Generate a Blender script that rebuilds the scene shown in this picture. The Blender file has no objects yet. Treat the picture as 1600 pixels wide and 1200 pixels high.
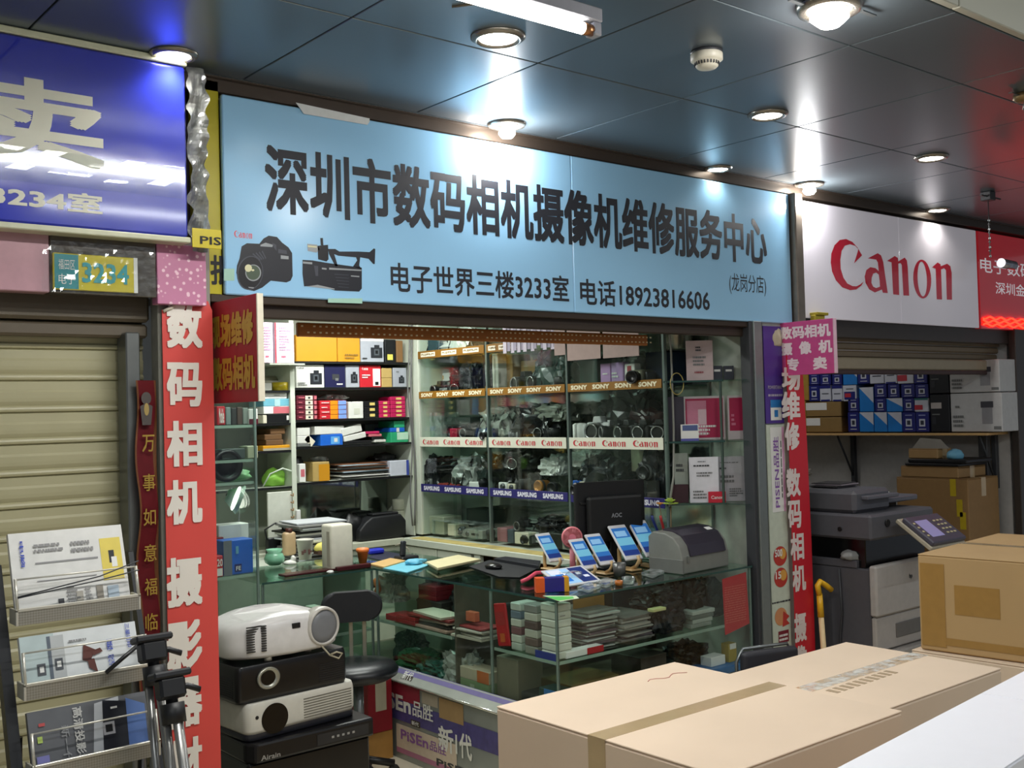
import bpy, bmesh, math, random
from mathutils import Vector, Matrix, noise
from mathutils.geometry import tessellate_polygon
random.seed(7)
PI = math.pi
SC = bpy.context.scene
COL = SC.collection
V3 = Vector

# ---------------------------------------------------------------- camera model (also used to measure places on real planes)
F, YAW, PITCH, ROLL = 1687.27, 0.691383, 0.0254536, -0.0263785
CAM = V3((0, -3.4, 1.7))
fw = V3((math.sin(YAW) * math.cos(PITCH), math.cos(YAW) * math.cos(PITCH), math.sin(PITCH)))
rt = V3((math.cos(YAW), -math.sin(YAW), 0))
up = rt.cross(fw)
RT = rt * math.cos(ROLL) + up * math.sin(ROLL)
UP = -rt * math.sin(ROLL) + up * math.cos(ROLL)
def at(px, py, x=None, y=None, z=None):
    d = RT * ((px - 800) / F) - UP * ((py - 600) / F) + fw
    t = (x - CAM.x) / d.x if x is not None else (y - CAM.y) / d.y if y is not None else (z - CAM.z) / d.z
    return CAM + d * t

cd = bpy.data.cameras.new('camera'); cam = bpy.data.objects.new('camera', cd); COL.objects.link(cam)
cd.sensor_fit = 'HORIZONTAL'; cd.sensor_width = 36; cd.lens = F * 36 / 1600; cd.clip_start = 0.05
mc = Matrix((RT, UP, -fw)).transposed().to_4x4(); mc.translation = CAM
cam.matrix_world = mc; SC.camera = cam

# ---------------------------------------------------------------- materials
def lin(c):
    if isinstance(c, str):
        c = tuple(int(c[i:i + 2], 16) / 255 for i in (0, 2, 4))
    return tuple(v / 12.92 if v <= .04045 else ((v + .055) / 1.055) ** 2.4 for v in c) + (1,)
MATS = {}
def M(hexc, rough=.5, metal=0, emit=0, var=.06, scale=30, bump=0, coat=0, name=None):
    key = (hexc, rough, metal, emit, var, scale, bump, coat)
    if key in MATS: return MATS[key]
    m = bpy.data.materials.new(name or 'surface_' + hexc); m.use_nodes = True
    nt = m.node_tree; b = nt.nodes['Principled BSDF']
    c = lin(hexc)
    b.inputs['Roughness'].default_value = rough; b.inputs['Metallic'].default_value = metal
    if coat: b.inputs['Coat Weight'].default_value = coat; b.inputs['Coat Roughness'].default_value = .06
    if emit:
        b.inputs['Emission Color'].default_value = c; b.inputs['Emission Strength'].default_value = emit
    if var:
        tc = nt.nodes.new('ShaderNodeTexCoord'); n = nt.nodes.new('ShaderNodeTexNoise'); n.inputs['Scale'].default_value = scale
        n.inputs['Detail'].default_value = 3
        r = nt.nodes.new('ShaderNodeMix'); r.data_type = 'RGBA'
        r.inputs[6].default_value = tuple(v * (1 - var * 2) for v in c[:3]) + (1,)
        r.inputs[7].default_value = tuple(min(1, v * (1 + var * 2)) for v in c[:3]) + (1,)
        nt.links.new(tc.outputs['Object'], n.inputs['Vector']); nt.links.new(n.outputs['Fac'], r.inputs[0])
        nt.links.new(r.outputs[2], b.inputs['Base Color'])
        if bump:
            bp = nt.nodes.new('ShaderNodeBump'); bp.inputs['Strength'].default_value = bump; bp.inputs['Distance'].default_value = .01
            nt.links.new(n.outputs['Fac'], bp.inputs['Height']); nt.links.new(bp.outputs['Normal'], b.inputs['Normal'])
    else:
        b.inputs['Base Color'].default_value = c
    MATS[key] = m
    return m
def glass(name, tint='dfeee6', refl=1.0, milky=0.0):
    if name in MATS: return MATS[name]
    m = bpy.data.materials.new(name); m.use_nodes = True; nt = m.node_tree; nt.nodes.clear()
    o = nt.nodes.new('ShaderNodeOutputMaterial'); t = nt.nodes.new('ShaderNodeBsdfTransparent'); t.inputs[0].default_value = lin(tint)
    g = nt.nodes.new('ShaderNodeBsdfGlossy'); g.inputs['Roughness'].default_value = .03; g.inputs[0].default_value = (1, 1, 1, 1)
    f = nt.nodes.new('ShaderNodeLayerWeight'); f.inputs[0].default_value = .5
    pw = nt.nodes.new('ShaderNodeMath'); pw.operation = 'POWER'; pw.inputs[1].default_value = 4; nt.links.new(f.outputs['Facing'], pw.inputs[0])
    mu = nt.nodes.new('ShaderNodeMath'); mu.operation = 'MULTIPLY_ADD'; mu.inputs[1].default_value = .6 * refl; mu.inputs[2].default_value = .03 * refl; mu.use_clamp = True
    mx = nt.nodes.new('ShaderNodeMixShader'); nt.links.new(pw.outputs[0], mu.inputs[0]); nt.links.new(mu.outputs[0], mx.inputs[0])
    nt.links.new(t.outputs[0], mx.inputs[1]); nt.links.new(g.outputs[0], mx.inputs[2])
    out = mx
    if milky:
        d = nt.nodes.new('ShaderNodeBsdfDiffuse'); d.inputs[0].default_value = lin('e6ecec')
        tc = nt.nodes.new('ShaderNodeTexCoord'); n = nt.nodes.new('ShaderNodeTexNoise'); n.inputs['Scale'].default_value = 25
        rp = nt.nodes.new('ShaderNodeMapRange'); rp.inputs[1].default_value = .35; rp.inputs[2].default_value = .65; rp.inputs[3].default_value = 0; rp.inputs[4].default_value = milky
        nt.links.new(tc.outputs['Object'], n.inputs['Vector']); nt.links.new(n.outputs['Fac'], rp.inputs[0])
        m2 = nt.nodes.new('ShaderNodeMixShader'); nt.links.new(rp.outputs[0], m2.inputs[0]); nt.links.new(mx.outputs[0], m2.inputs[1]); nt.links.new(d.outputs[0], m2.inputs[2]); out = m2
    nt.links.new(out.outputs[0], o.inputs[0]); MATS[name] = m
    return m
GLASS = glass('clear_glass', 'f8fcfa'); FILM = glass('plastic_film', 'f8fafa', 2.0, .22); EDGE = M('2c4a44', .15, 0, 0, 0, name='glass_edge')
CFILM = glass('thin_clear_film', 'fafcfc', 1.6, .04)
CLEAR = glass('clear_plastic', 'eef4f2', 1.5, .25)

BLK = M('101114', .4); BLKG = M('08090b', .18); WHT = M('dcdcd6', .5); INK = M('141418', .6, var=0); GREY = M('6a6c6c', .45)
SILV = M('b4b6b8', .3, .8); DGREY = M('34363a', .5); CREAM = M('d9d2be', .5); RED = M('b01820', .5); PAPER = M('e4e4e0', .7, var=.02)
CARD = M('b08a58', .75, var=.05, scale=8); STEEL = M('84898a', .35, .85); WOODL = M('c9a36c', .55)

# ---------------------------------------------------------------- mesh helpers
def nbm(): return bmesh.new()
def mark(bm, n0, mi):
    bm.faces.ensure_lookup_table()
    for f in bm.faces[n0:]: f.material_index = mi
def merge(bm, tb, mi=0, mat=None, smooth=False):
    tb.verts.index_update(); W = [bm.verts.new(mat @ v.co if mat is not None else v.co) for v in tb.verts]
    for f in tb.faces:
        g = bm.faces.new([W[v.index] for v in f.verts]); g.material_index = mi; g.smooth = smooth
    tb.free()
def box(bm, lo, hi, bev=0, mi=0, seg=1, mat=None, smooth=False):
    c = [(lo[i] + hi[i]) / 2 for i in range(3)]; s = [max(abs(hi[i] - lo[i]), 1e-5) for i in range(3)]
    tb = bmesh.new(); bmesh.ops.create_cube(tb, size=1)
    for v in tb.verts: v.co = V3((v.co.x * s[0] + c[0], v.co.y * s[1] + c[1], v.co.z * s[2] + c[2]))
    if bev: bmesh.ops.bevel(tb, geom=tb.edges[:], offset=min(bev, min(s) * .45), segments=seg, affect='EDGES', profile=.5)
    merge(bm, tb, mi, mat, smooth)
def frame_of(d):
    d = V3(d).normalized(); a = V3((0, 0, 1)) if abs(d.z) < .9 else V3((1, 0, 0))
    u = d.cross(a).normalized(); return u, d.cross(u).normalized(), d
def cyl(bm, p0, p1, r0, r1=None, seg=20, mi=0, cap=True):
    n0 = len(bm.faces); r1 = r0 if r1 is None else r1; p0, p1 = V3(p0), V3(p1); u, v, d = frame_of(p1 - p0)
    A = [bm.verts.new(p0 + (u * math.cos(2 * PI * i / seg) + v * math.sin(2 * PI * i / seg)) * r0) for i in range(seg)]
    B = [bm.verts.new(p1 + (u * math.cos(2 * PI * i / seg) + v * math.sin(2 * PI * i / seg)) * r1) for i in range(seg)]
    for i in range(seg):
        j = (i + 1) % seg; bm.faces.new((A[i], A[j], B[j], B[i])).smooth = True
    if cap: bm.faces.new(A[::-1]); bm.faces.new(B)
    mark(bm, n0, mi)
def lathe(bm, prof, org=(0, 0, 0), axis=(0, 0, 1), seg=24, mi=0, caps=True):
    n0 = len(bm.faces); org = V3(org); u, v, d = frame_of(axis); rings = []
    for r, h in prof:
        rings.append([bm.verts.new(org + d * h + (u * math.cos(2 * PI * i / seg) + v * math.sin(2 * PI * i / seg)) * max(r, 1e-4)) for i in range(seg)])
    for a, b in zip(rings, rings[1:]):
        for i in range(seg):
            j = (i + 1) % seg; bm.faces.new((a[i], a[j], b[j], b[i])).smooth = True
    if caps: bm.faces.new(rings[0][::-1]); bm.faces.new(rings[-1])
    mark(bm, n0, mi)
def tube(bm, pts, r, seg=6, mi=0):
    n0 = len(bm.faces); pts = [V3(p) for p in pts]; rings = []; pu = None
    for i, p in enumerate(pts):
        d = (pts[min(i + 1, len(pts) - 1)] - pts[max(i - 1, 0)]).normalized()
        if pu is None: pu = frame_of(d)[0]
        u = (pu - d * pu.dot(d)).normalized(); v = d.cross(u); pu = u
        rings.append([bm.verts.new(p + (u * math.cos(2 * PI * k / seg) + v * math.sin(2 * PI * k / seg)) * r) for k in range(seg)])
    for a, b in zip(rings, rings[1:]):
        for i in range(seg):
            j = (i + 1) % seg; bm.faces.new((a[i], a[j], b[j], b[i])).smooth = True
    bm.faces.new(rings[0][::-1]); bm.faces.new(rings[-1]); mark(bm, n0, mi)
def prism(bm, poly, o, u, v, depth, mi=0, bev=0, smooth=False):
    """outline POLY [(a, b)] in the plane o + a*u + b*v, pushed DEPTH along u x v"""
    tb = bmesh.new(); o, u, v = V3(o), V3(u), V3(v); n = u.cross(v).normalized() * depth
    A = [tb.verts.new(o + u * a + v * b) for a, b in poly]; B = [tb.verts.new(w.co + n) for w in A]; k = len(A)
    tb.faces.new(A[::-1]); tb.faces.new(B)
    for i in range(k):
        j = (i + 1) % k; tb.faces.new((A[i], A[j], B[j], B[i]))
    if bev: bmesh.ops.bevel(tb, geom=tb.edges[:], offset=bev, segments=2, affect='EDGES', profile=.5)
    bmesh.ops.recalc_face_normals(tb, faces=tb.faces[:])
    merge(bm, tb, mi, None, smooth)
def flat(bm, polys, o, u, v, mi=0):
    """filled outline(s) with holes: polys = [outer, hole...]"""
    n0 = len(bm.faces); o, u, v = V3(o), V3(u), V3(v)
    vs = [bm.verts.new(o + u * a + v * b) for p in polys for a, b in p]
    n = u.cross(v)
    for t in tessellate_polygon([[V3((a, b, 0)) for a, b in p] for p in polys]):
        if len(set(t)) < 3: continue
        a, b, c = (vs[i] for i in t)
        if (b.co - a.co).cross(c.co - a.co).dot(n) < 0: b, c = c, b
        try: bm.faces.new((a, b, c))
        except ValueError: pass
    mark(bm, n0, mi)
def quad(bm, p, mi=0):
    f = bm.faces.new([bm.verts.new(V3(q)) for q in p]); f.material_index = mi
def blob(bm, c, s, seed=0, amp=.25, freq=3, mi=0, sub=3, crease=0):
    tb = bmesh.new(); bmesh.ops.create_icosphere(tb, subdivisions=sub, radius=1); off = V3((seed * 7.3, seed * 1.7, 0))
    for v in tb.verts:
        d = v.co.normalized(); k = 1 + amp * noise.noise(d * freq * .6 + off)
        if crease: k += crease * (1 - 2 * abs(noise.noise(d * freq + off)) * 2) * .5 + crease * .5 * (.5 - abs(noise.noise(d * freq * 2.3 - off)) * 2)
        q = V3((math.copysign(abs(d.x) ** .7, d.x), math.copysign(abs(d.y) ** .7, d.y), math.copysign(abs(d.z) ** .8, d.z))) if crease else d
        z = max(q.z * k, -.55)
        v.co = V3((c[0] + q.x * k * s[0], c[1] + q.y * k * s[1], c[2] + (z + .55) * s[2]))
    merge(bm, tb, mi, None, not crease)
def ell(cx, cy, rx, ry, n=28, rot=0):
    return [(cx + math.cos(t) * rx * math.cos(rot) - math.sin(t) * ry * math.sin(rot), cy + math.cos(t) * rx * math.sin(rot) + math.sin(t) * ry * math.cos(rot)) for t in (2 * PI * i / n for i in range(n))]

# ---------------------------------------------------------------- object helpers
def mwof(o):
    m = o.matrix_basis.copy()
    while o.parent is not None:
        o = o.parent; m = o.matrix_basis @ m
    return m
def obj(name, bm, mats, parent=None, world=True, smooth=False):
    me = bpy.data.meshes.new(name)
    if parent is not None and world: bm.transform(mwof(parent).inverted())
    if smooth:
        for f in bm.faces: f.smooth = True
    bm.to_mesh(me); bm.free()
    for m in (mats if isinstance(mats, (list, tuple)) else [mats]): me.materials.append(m)
    o = bpy.data.objects.new(name, me); COL.objects.link(o); o.parent = parent
    return o
def props(o, label, cat, group=None, kind=None):
    if label: o['label'] = label
    if cat: o['category'] = cat
    if group: o['group'] = group
    if kind: o['kind'] = kind
    return o
def thing(name, label, cat, loc=(0, 0, 0), rotz=0, group=None):
    o = bpy.data.objects.new(name, None); COL.objects.link(o); o.empty_display_size = .05
    o.location = loc; o.rotation_euler = (0, 0, rotz); o.matrix_basis
    return props(o, label, cat, group)
def one(name, bm, mats, label, cat, group=None, kind=None, smooth=False):
    """a thing that is one mesh; its origin goes to the middle of its base"""
    xs = [v.co for v in bm.verts]
    c = V3(((min(v.x for v in xs) + max(v.x for v in xs)) / 2, (min(v.y for v in xs) + max(v.y for v in xs)) / 2, min(v.z for v in xs)))
    bm.transform(Matrix.Translation(-c)); o = obj(name, bm, mats, smooth=smooth); o.location = c
    return props(o, label, cat, group, kind)
def struct(name, bm, mats):
    return props(obj(name, bm, mats), None, None, None, 'structure')
def dup(root, loc=None, rotz=None, label=None, group=None, scale=None, mats=None, rot=None):
    def cp(o, par):
        c = o.copy(); COL.objects.link(c); c.parent = par
        if mats and o.type == 'MESH':
            c.data = c.data.copy()
            for i, m in enumerate(c.data.materials):
                if m in mats: c.data.materials[i] = mats[m]
        for ch in list(o.children): cp(ch, c)
        return c
    r = cp(root, None)
    if loc is not None: r.location = loc
    if rotz is not None: r.rotation_euler = (0, 0, rotz)
    if rot is not None: r.rotation_euler = rot
    if scale: r.scale = (scale,) * 3 if isinstance(scale, (int, float)) else scale
    if label: r['label'] = label
    if group: r['group'] = group
    return r
TXT = {}
def text_mesh(s):
    if s in TXT: return TXT[s]
    c = bpy.data.curves.new('t', 'FONT'); c.body = s; c.resolution_u = 2
    o = bpy.data.objects.new('t', c); COL.objects.link(o)
    dg = bpy.context.evaluated_depsgraph_get(); me = bpy.data.meshes.new_from_object(o.evaluated_get(dg))
    vs = [v.co.copy() for v in me.vertices]; fs = [tuple(p.vertices) for p in me.polygons]
    bpy.data.objects.remove(o); bpy.data.curves.remove(c); bpy.data.meshes.remove(me)
    x0, x1 = min(v.x for v in vs), max(v.x for v in vs); y0, y1 = min(v.y for v in vs), max(v.y for v in vs)
    TXT[s] = ([((v.x - x0) / (x1 - x0), (v.y - y0) / (y1 - y0)) for v in vs], fs, x1 - x0, y1 - y0)
    return TXT[s]
def put_text(bm, s, o, u, v, bold=.02, mi=0, depth=0):
    """the text fills the rectangle o, o+u, o+v; a bold face is the same glyphs laid a little beside each other"""
    vs, fs, W0, H0 = text_mesh(s); o, u, v = V3(o), V3(u), V3(v); n = u.cross(v).normalized(); n0 = len(bm.faces)
    bx, by = bold * .75 / W0, bold * .75 / H0
    offs = [(0, 0)] if bold < .005 else [(bx * i, by * j) for i, j in (((-1, -1), (1, -1), (-1, 1), (1, 1), (0, 0)) if bold < .026 else [(i, j) for i in (-1, 0, 1) for j in (-1, 0, 1)])]
    for k, (dx, dy) in enumerate(offs):
        W = [bm.verts.new(o + u * (bx + a * (1 - 2 * bx) + dx) + v * (by + b * (1 - 2 * by) + dy) + n * (depth + .00004 * k)) for a, b in vs]
        for f in fs:
            try: bm.faces.new([W[i] for i in f])
            except ValueError: pass
    mark(bm, n0, mi)
def text_px(bm, s, px0, py0, px1, py1, bold=.02, mi=0, **pl):
    """text on a plane, px0..px1 and py0 (top)..py1 (bottom) measured at the text's left and right edges"""
    a = at(px0, py1, **pl); b = at(px1, py1, **pl); c = at(px0, py0, **pl)
    put_text(bm, s, a, b - a, c - a, bold, mi)
CANON_C = [(635,345),(600,285),(560,240),(510,217),(460,225),(420,265),(395,330),(390,400),(400,470),(430,540),(480,595),(540,617),(590,612),(630,580),(648,550),(618,574),(590,587),(560,585),(520,565),(490,520),(468,450),(465,380),(475,310),(500,270),(540,258),(580,270),(605,295),(600,320),(572,408)]
CANON_A = [(680,368),(757,328),(783,345),(800,395),(815,500),(836,640),(797,637),(790,612),(735,635),(690,610),(662,560),(655,510),(668,460),(700,437),(740,445),(765,468),(758,400),(745,378)]
CANON_AH = [(710,520),(722,488),(745,480),(765,495),(772,540),(775,590),(745,600),(722,590),(708,560)]
CANON_N = [(830,388),(890,350),(915,365),(918,392),(968,362),(985,385),(992,440),(1003,660),(958,658),(945,420),(935,405),(918,410),(925,655),(878,650),(865,400)]
CANON_M = [(1182,438),(1225,400),(1248,415),(1250,430),(1300,410),(1325,430),(1335,480),(1338,692),(1297,690),(1290,460),(1275,445),(1252,455),(1260,690),(1218,688),(1210,450)]
def _cz(p): w = at(1220 + p[0] * .2, 330 + p[1] * .2, y=0); return (w.x, w.z)
CANON = [[list(map(_cz, q)) for q in g] for g in ([CANON_C], [CANON_A, CANON_AH], [CANON_N], [ell(1105, 530, 70, 152, 32, -.05), ell(1105, 530, 36, 136, 32, -.05)], [CANON_M])]
_cx = [p[0] for g in CANON for q in g for p in q]; _cy = [p[1] for g in CANON for q in g for p in q]
CB = (min(_cx), max(_cx), min(_cy), max(_cy))
def canon(bm, o, u, v, mi=0):
    for g in CANON:
        flat(bm, [[((p[0] - CB[0]) / (CB[1] - CB[0]), (p[1] - CB[2]) / (CB[3] - CB[2])) for p in q] for q in g], o, u, v, mi)
def bars(bm, o, u, v, rows, mi=0, seed=0, fill=.55, short=True):
    """illegibly small print: rows of thin dashes"""
    rnd = random.Random(seed); o, u, v = V3(o), V3(u), V3(v)
    for r in range(rows):
        a = 0
        end = rnd.uniform(.5, 1) if short else 1
        while a < end:
            w = rnd.uniform(.05, .16); y0 = 1 - (r + .2 + fill) / rows; y1 = 1 - (r + .2) / rows
            b = min(a + w, end)
            quad(bm, [o + u * a + v * y0, o + u * b + v * y0, o + u * b + v * y1, o + u * a + v * y1], mi)
            a = b + rnd.uniform(.01, .04)
def carton(name, label, cat, lo, hi, mat, face='-y', deco=(), texts=(), group=None, bev=.004, rotz=0, plan=None, extra=None):
    """a box with its print: deco (u0,u1,v0,v1,mat), texts (string,u0,u1,v0,v1,mat) on the given face, in 0..1"""
    c = V3(((lo[0] + hi[0]) / 2, (lo[1] + hi[1]) / 2, lo[2]))
    t = thing(name, label, cat, c, rotz, group); s = V3(hi) - V3(lo); h = s / 2
    bm = nbm(); box(bm, (-h.x, -h.y, 0), (h.x, h.y, s.z), bev); obj('box_body', bm, mat, t, False)
    E = .0012
    O, U = {'-y': (V3((-h.x, -h.y - E, 0)), V3((s.x, 0, 0))), '-x': (V3((-h.x - E, h.y, 0)), V3((0, -s.y, 0))), 'z': (V3((-h.x, -h.y, s.z + E)), V3((s.x, 0, 0)))}[face]
    Vv = V3((0, 0, s.z)) if face != 'z' else V3((0, s.y, 0)); N = U.cross(Vv).normalized()
    if deco:
        bm = nbm(); ms = []
        for i, (a, b, p, q, m) in enumerate(deco):
            if m not in ms: ms.append(m)
            oo = O + N * .0004 * i
            quad(bm, [oo + U * a + Vv * p, oo + U * b + Vv * p, oo + U * b + Vv * q, oo + U * a + Vv * q], ms.index(m))
        obj('printed_panel', bm, ms, t, False)
    if texts:
        bm = nbm(); ms = []
        for (sx, a, b, p, q, m) in texts:
            if m not in ms: ms.append(m)
            oo = O + U * a + Vv * p + N * .004
            if sx == 'CANON': canon(bm, oo, U * (b - a), Vv * (q - p), ms.index(m))
            elif sx.startswith('#'): bars(bm, oo, U * (b - a), Vv * (q - p), int(sx[1:]), ms.index(m), seed=len(label))
            else: put_text(bm, sx, oo, U * (b - a), Vv * (q - p), .02, ms.index(m))
        obj('lettering', bm, ms, t, False)
    return t
def light(name, typ, loc, power, color=(1, 1, 1), size=.1, rot=(0, 0, 0), **k):
    l = bpy.data.lights.new(name, typ); l.energy = power; l.color = color
    for a, b in k.items(): setattr(l, a, b)
    if typ == 'AREA': l.size = size
    if typ == 'POINT' or typ == 'SPOT': l.shadow_soft_size = size
    o = bpy.data.objects.new(name, l); COL.objects.link(o); o.location = loc; o.rotation_euler = rot
    return o
# ================================================================ THE SETTING
def brickmat(name, c1, mortar, w, h, rough=.35, msize=.004):
    m = bpy.data.materials.new(name); m.use_nodes = True; nt = m.node_tree; b = nt.nodes['Principled BSDF']; b.inputs['Roughness'].default_value = rough
    tc = nt.nodes.new('ShaderNodeTexCoord'); br = nt.nodes.new('ShaderNodeTexBrick'); br.offset = 0
    br.inputs['Color1'].default_value = lin(c1); br.inputs['Color2'].default_value = lin(c1); br.inputs['Mortar'].default_value = lin(mortar)
    br.inputs['Scale'].default_value = 1; br.inputs['Mortar Size'].default_value = msize; br.inputs['Brick Width'].default_value = w; br.inputs['Row Height'].default_value = h
    nt.links.new(tc.outputs['Object'], br.inputs['Vector']); nt.links.new(br.outputs['Color'], b.inputs['Base Color']); return m
bm = nbm(); box(bm, (-4, -8, -.1), (10, 3.4, 0)); struct('floor', bm, brickmat('floor_tiles', 'cfc6b0', '8c8474', .6, .6))
# low metal ceiling over the walkway: separate panels with dark joints
CEILM = M('6a757c', .28, .55, 0, .03, 2, name='brushed_ceiling_metal')
bm = nbm()
xs = [.925 + .7125 * k for k in range(-6, 12)]; ys = [.09, -.03, -.74, -1.45, -1.81]
for a, b in zip(xs, xs[1:]):
    for c, d in zip(ys[1:], ys[2:]): box(bm, (a + .003, d + .003, 2.85), (b - .003, c - .003, 2.87), .002)
box(bm, (xs[0], ys[-1] + .001, 2.875), (xs[-1], .1, 2.9), 0, 1); box(bm, (xs[0], -.027, 2.85), (xs[-1], .1, 2.87), 0, 0)
struct('ceiling', bm, [CEILM, BLKG])
bm = nbm(); 
for a, b in zip([-4, -1.6, .85, 3.03, 5.4, 8], [-1.6, .85, 3.03, 5.4, 8, 10]): box(bm, (a + .004, -1.84, 2.85), (b - .004, -1.812, 3.5), .003)
struct('trim_1', bm, M('a8a698', .45, 0, 0, .03, 3))
bm = nbm(); box(bm, (-4, -8, 3.45), (10, -1.83, 3.5)); struct('ceiling_upper', bm, M('9a9c98', .6))
# brown bracket trim between signs and ceiling
bm = nbm(); box(bm, (1.2, .0, 2.80), (7.9, .05, 2.85), .004); box(bm, (1.2, -.02, 2.845), (7.9, 0, 2.85)); struct('trim_2', bm, M('4a4038', .35, .5))
# walls of the two shops and the wall behind the signs
W1 = M('c9cdc4', .6, var=.03, scale=4)
bm = nbm(); box(bm, (-2, .06, 2.1), (10, .3, 2.9)); struct('wall_front_header', bm, M('33291f', .5))
bm = nbm(); box(bm, (1.335, -.012, 0), (1.515, .05, 2.3), .003); box(bm, (1.42, .05, 0), (1.515, .3, 2.3)); box(bm, (1.42, .3, 0), (1.515, 2.95, 2.9)); struct('wall_left', bm, M('8b8a80', .5))
bm = nbm(); box(bm, (1.5, 2.95, 0), (4.5, 3.05, 2.9)); struct('wall_back', bm, W1)
bm = nbm(); box(bm, (4.46, .0, 0), (4.80, 2.95, 2.12), .002); struct('wall_right', bm, M('c4c9bd', .5))
bm = nbm(); box(bm, (4.8, 3.0, 0), (7.9, 3.1, 2.9)); struct('wall_back_neighbour', bm, M('6e6b6c', .6))
bm = nbm(); box(bm, (7.16, .05, 0), (7.30, 3.0, 2.6), .003); struct('wall_right_neighbour', bm, M('b9b7b4', .6))
bm = nbm(); box(bm, (7.30, -.02, 0), (9.5, .3, 2.12)); struct('wall_far_right', bm, M('5c5552', .5))
bm = nbm(); box(bm, (1.515, .3, 2.55), (4.46, 2.95, 2.6)); box(bm, (4.8, .3, 2.55), (7.16, 3.0, 2.6)); struct('ceiling_shop', bm, M('b8b8b0', .6))
bm = nbm(); box(bm, (-4, .14, 0), (-.6, .3, 2.2)); struct('wall_far_left', bm, M('8b8a80', .5))

# aluminium frame of the shop opening
bm = nbm()
box(bm, (4.34, -.02, 0), (4.364, .04, 2.12), .002, 1); box(bm, (4.365, -.03, 0), (4.43, .03, 2.12), .003, 0); box(bm, (4.434, -.01, 0), (4.458, .03, 2.12), .001, 1)
struct('trim_3', bm, [M('8b9290', .35, .7), DGREY])
bm = nbm(); box(bm, (1.516, .02, 2.045), (4.46, .058, 2.12), .004); box(bm, (1.516, -.01, 2.09), (4.46, .02, 2.118), .003); struct('trim_4', bm, M('3a2f25', .4, .3))
bm = nbm(); box(bm, (4.8, .02, 2.06), (7.3, .058, 2.16), .004); box(bm, (7.12, -.03, 0), (7.30, .02, 2.16), .004); struct('trim_5', bm, M('403a36', .4, .3))

# ================================================================ THINGS ON THE FACADE
PL = dict(y=-.0206)
SIGNB = M('9acdf2', .22, 0, 0, .02, 2, coat=.4, name='sky_blue_vinyl')
SIGNB.node_tree.nodes['Principled BSDF'].inputs['Coat Weight'].default_value = .22; SIGNB.node_tree.nodes['Principled BSDF'].inputs['Coat Roughness'].default_value = .2
sx0, sx1, sz0, sz1 = 1.565, 4.70, 2.117, 2.793
t = thing('shop_sign', 'long sky blue shop sign with black Chinese lettering and pictures of two cameras', 'sign', ((sx0 + sx1) / 2, 0, sz0))
bm = nbm(); xm = at(893, 300, **PL).x
for a, b in ((sx0, xm - .0003), (xm + .0003, sx1)): box(bm, (a, -.02, sz0), (b, .0, sz1), .004)
obj('sign_panel', bm, SIGNB, t)
bm = nbm(); box(bm, (sx0 + .01, -.002, sz0 + .01), (sx1 - .01, .058, sz1 - .01)); obj('sign_frame', bm, M('5c5f60', .4, .6), t)
INKS = M('24262e', .5, var=0)
def ztext(bm, s, pxl, pxr, ytl, ybl, bold, mi=0, plane=-.0206):
    """row of writing: left/right px, and its top and bottom px measured at the left end"""
    a = at(pxl, ybl, y=plane); b = at(pxr, 600, y=plane); c = at(pxl, ytl, y=plane)
    put_text(bm, s, (a.x, plane, a.z), (b.x - a.x, 0, 0), (0, 0, c.z - a.z), bold, mi)
bm = nbm(); ztext(bm, '深圳市数码相机摄像机维修服务中心', 415, 1205, 223, 332, .034); obj('headline_lettering', bm, INKS, t)
bm = nbm(); ztext(bm, '电子世界三楼3233室', 611, 893, 409, 456, .02); obj('address_lettering', bm, INKS, t)
bm = nbm(); ztext(bm, '电话18923816606', 907, 1113, 435, 476, .02); obj('telephone_lettering', bm, INKS, t)
bm = nbm(); ztext(bm, '(龙岗分店)', 1140, 1202, 426, 459, .0); obj('branch_lettering', bm, INKS, t)
bm = nbm(); a = at(366, 371, **PL); b = at(394, 371, **PL); c = at(366, 360, **PL); canon(bm, a, (b.x - a.x, 0, 0), (0, 0, c.z - a.z)); obj('red_lettering', bm, M('e05a62', .5, var=0), t)
def trace(bm, polys, x0, y0, s, mi=0, plane=-.0206, off=0):
    pp = [[(lambda w: (w.x, w.z))(at(x0 + p[0] * s, y0 + p[1] * s, y=plane)) for p in q] for q in polys]
    flat(bm, pp, (0, plane - off, 0), (1, 0, 0), (0, 0, 1), mi)
pm = [M('22242c', .4, var=0), M('15161b', .35, var=0), M('9aa0a4', .4, var=0), M('4a5a48', .4, var=0), M('d8d6ae', .4, var=0), M('454852', .4, var=0), M('b4d8b6', .5, var=0)]
bm = nbm(); tr = lambda q, mi, k: trace(bm, q, 350, 350, .1625, mi, off=.0004 * k)
tr([[(160,270),(170,215),(220,185),(340,190),(380,140),(430,112),(510,125),(560,180),(620,225),(655,280),(660,500),(640,545),(600,562),(450,545),(370,610),(290,645),(220,630),(150,560),(118,470),(125,400),(150,330)]], 0, 0)
tr([[(350,200),(400,180),(470,200),(465,222),(350,215)]], 2, 1); tr([ell(250, 470, 125, 165, rot=.15)], 1, 1); tr([ell(250, 470, 125, 165, rot=.15), ell(252, 470, 115, 155, rot=.15)], 5, 2)
tr([ell(280, 470, 76, 80)], 2, 3); tr([ell(278, 468, 66, 70)], 3, 4); tr([ell(232, 425, 34, 36)], 4, 5); tr([ell(275, 445, 14, 10)], 4, 6)
tr([[(520,240),(600,255),(605,290),(520,280)]], 5, 2); tr([[(545,300),(620,310),(620,340),(545,335)]], 2, 2); tr([[(460,180),(500,200),(505,260),(480,230)]], 5, 3)
for k in range(4): tr([[(270 + 30 * k, 290 - 8 * k), (280 + 30 * k, 280 - 8 * k), (350 + 18 * k, 340 - 5 * k), (345 + 18 * k, 355 - 5 * k)]], 5, 3)
tr([[(230, 605), (290, 610), (280, 620), (240, 615)]], 2, 3)
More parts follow.
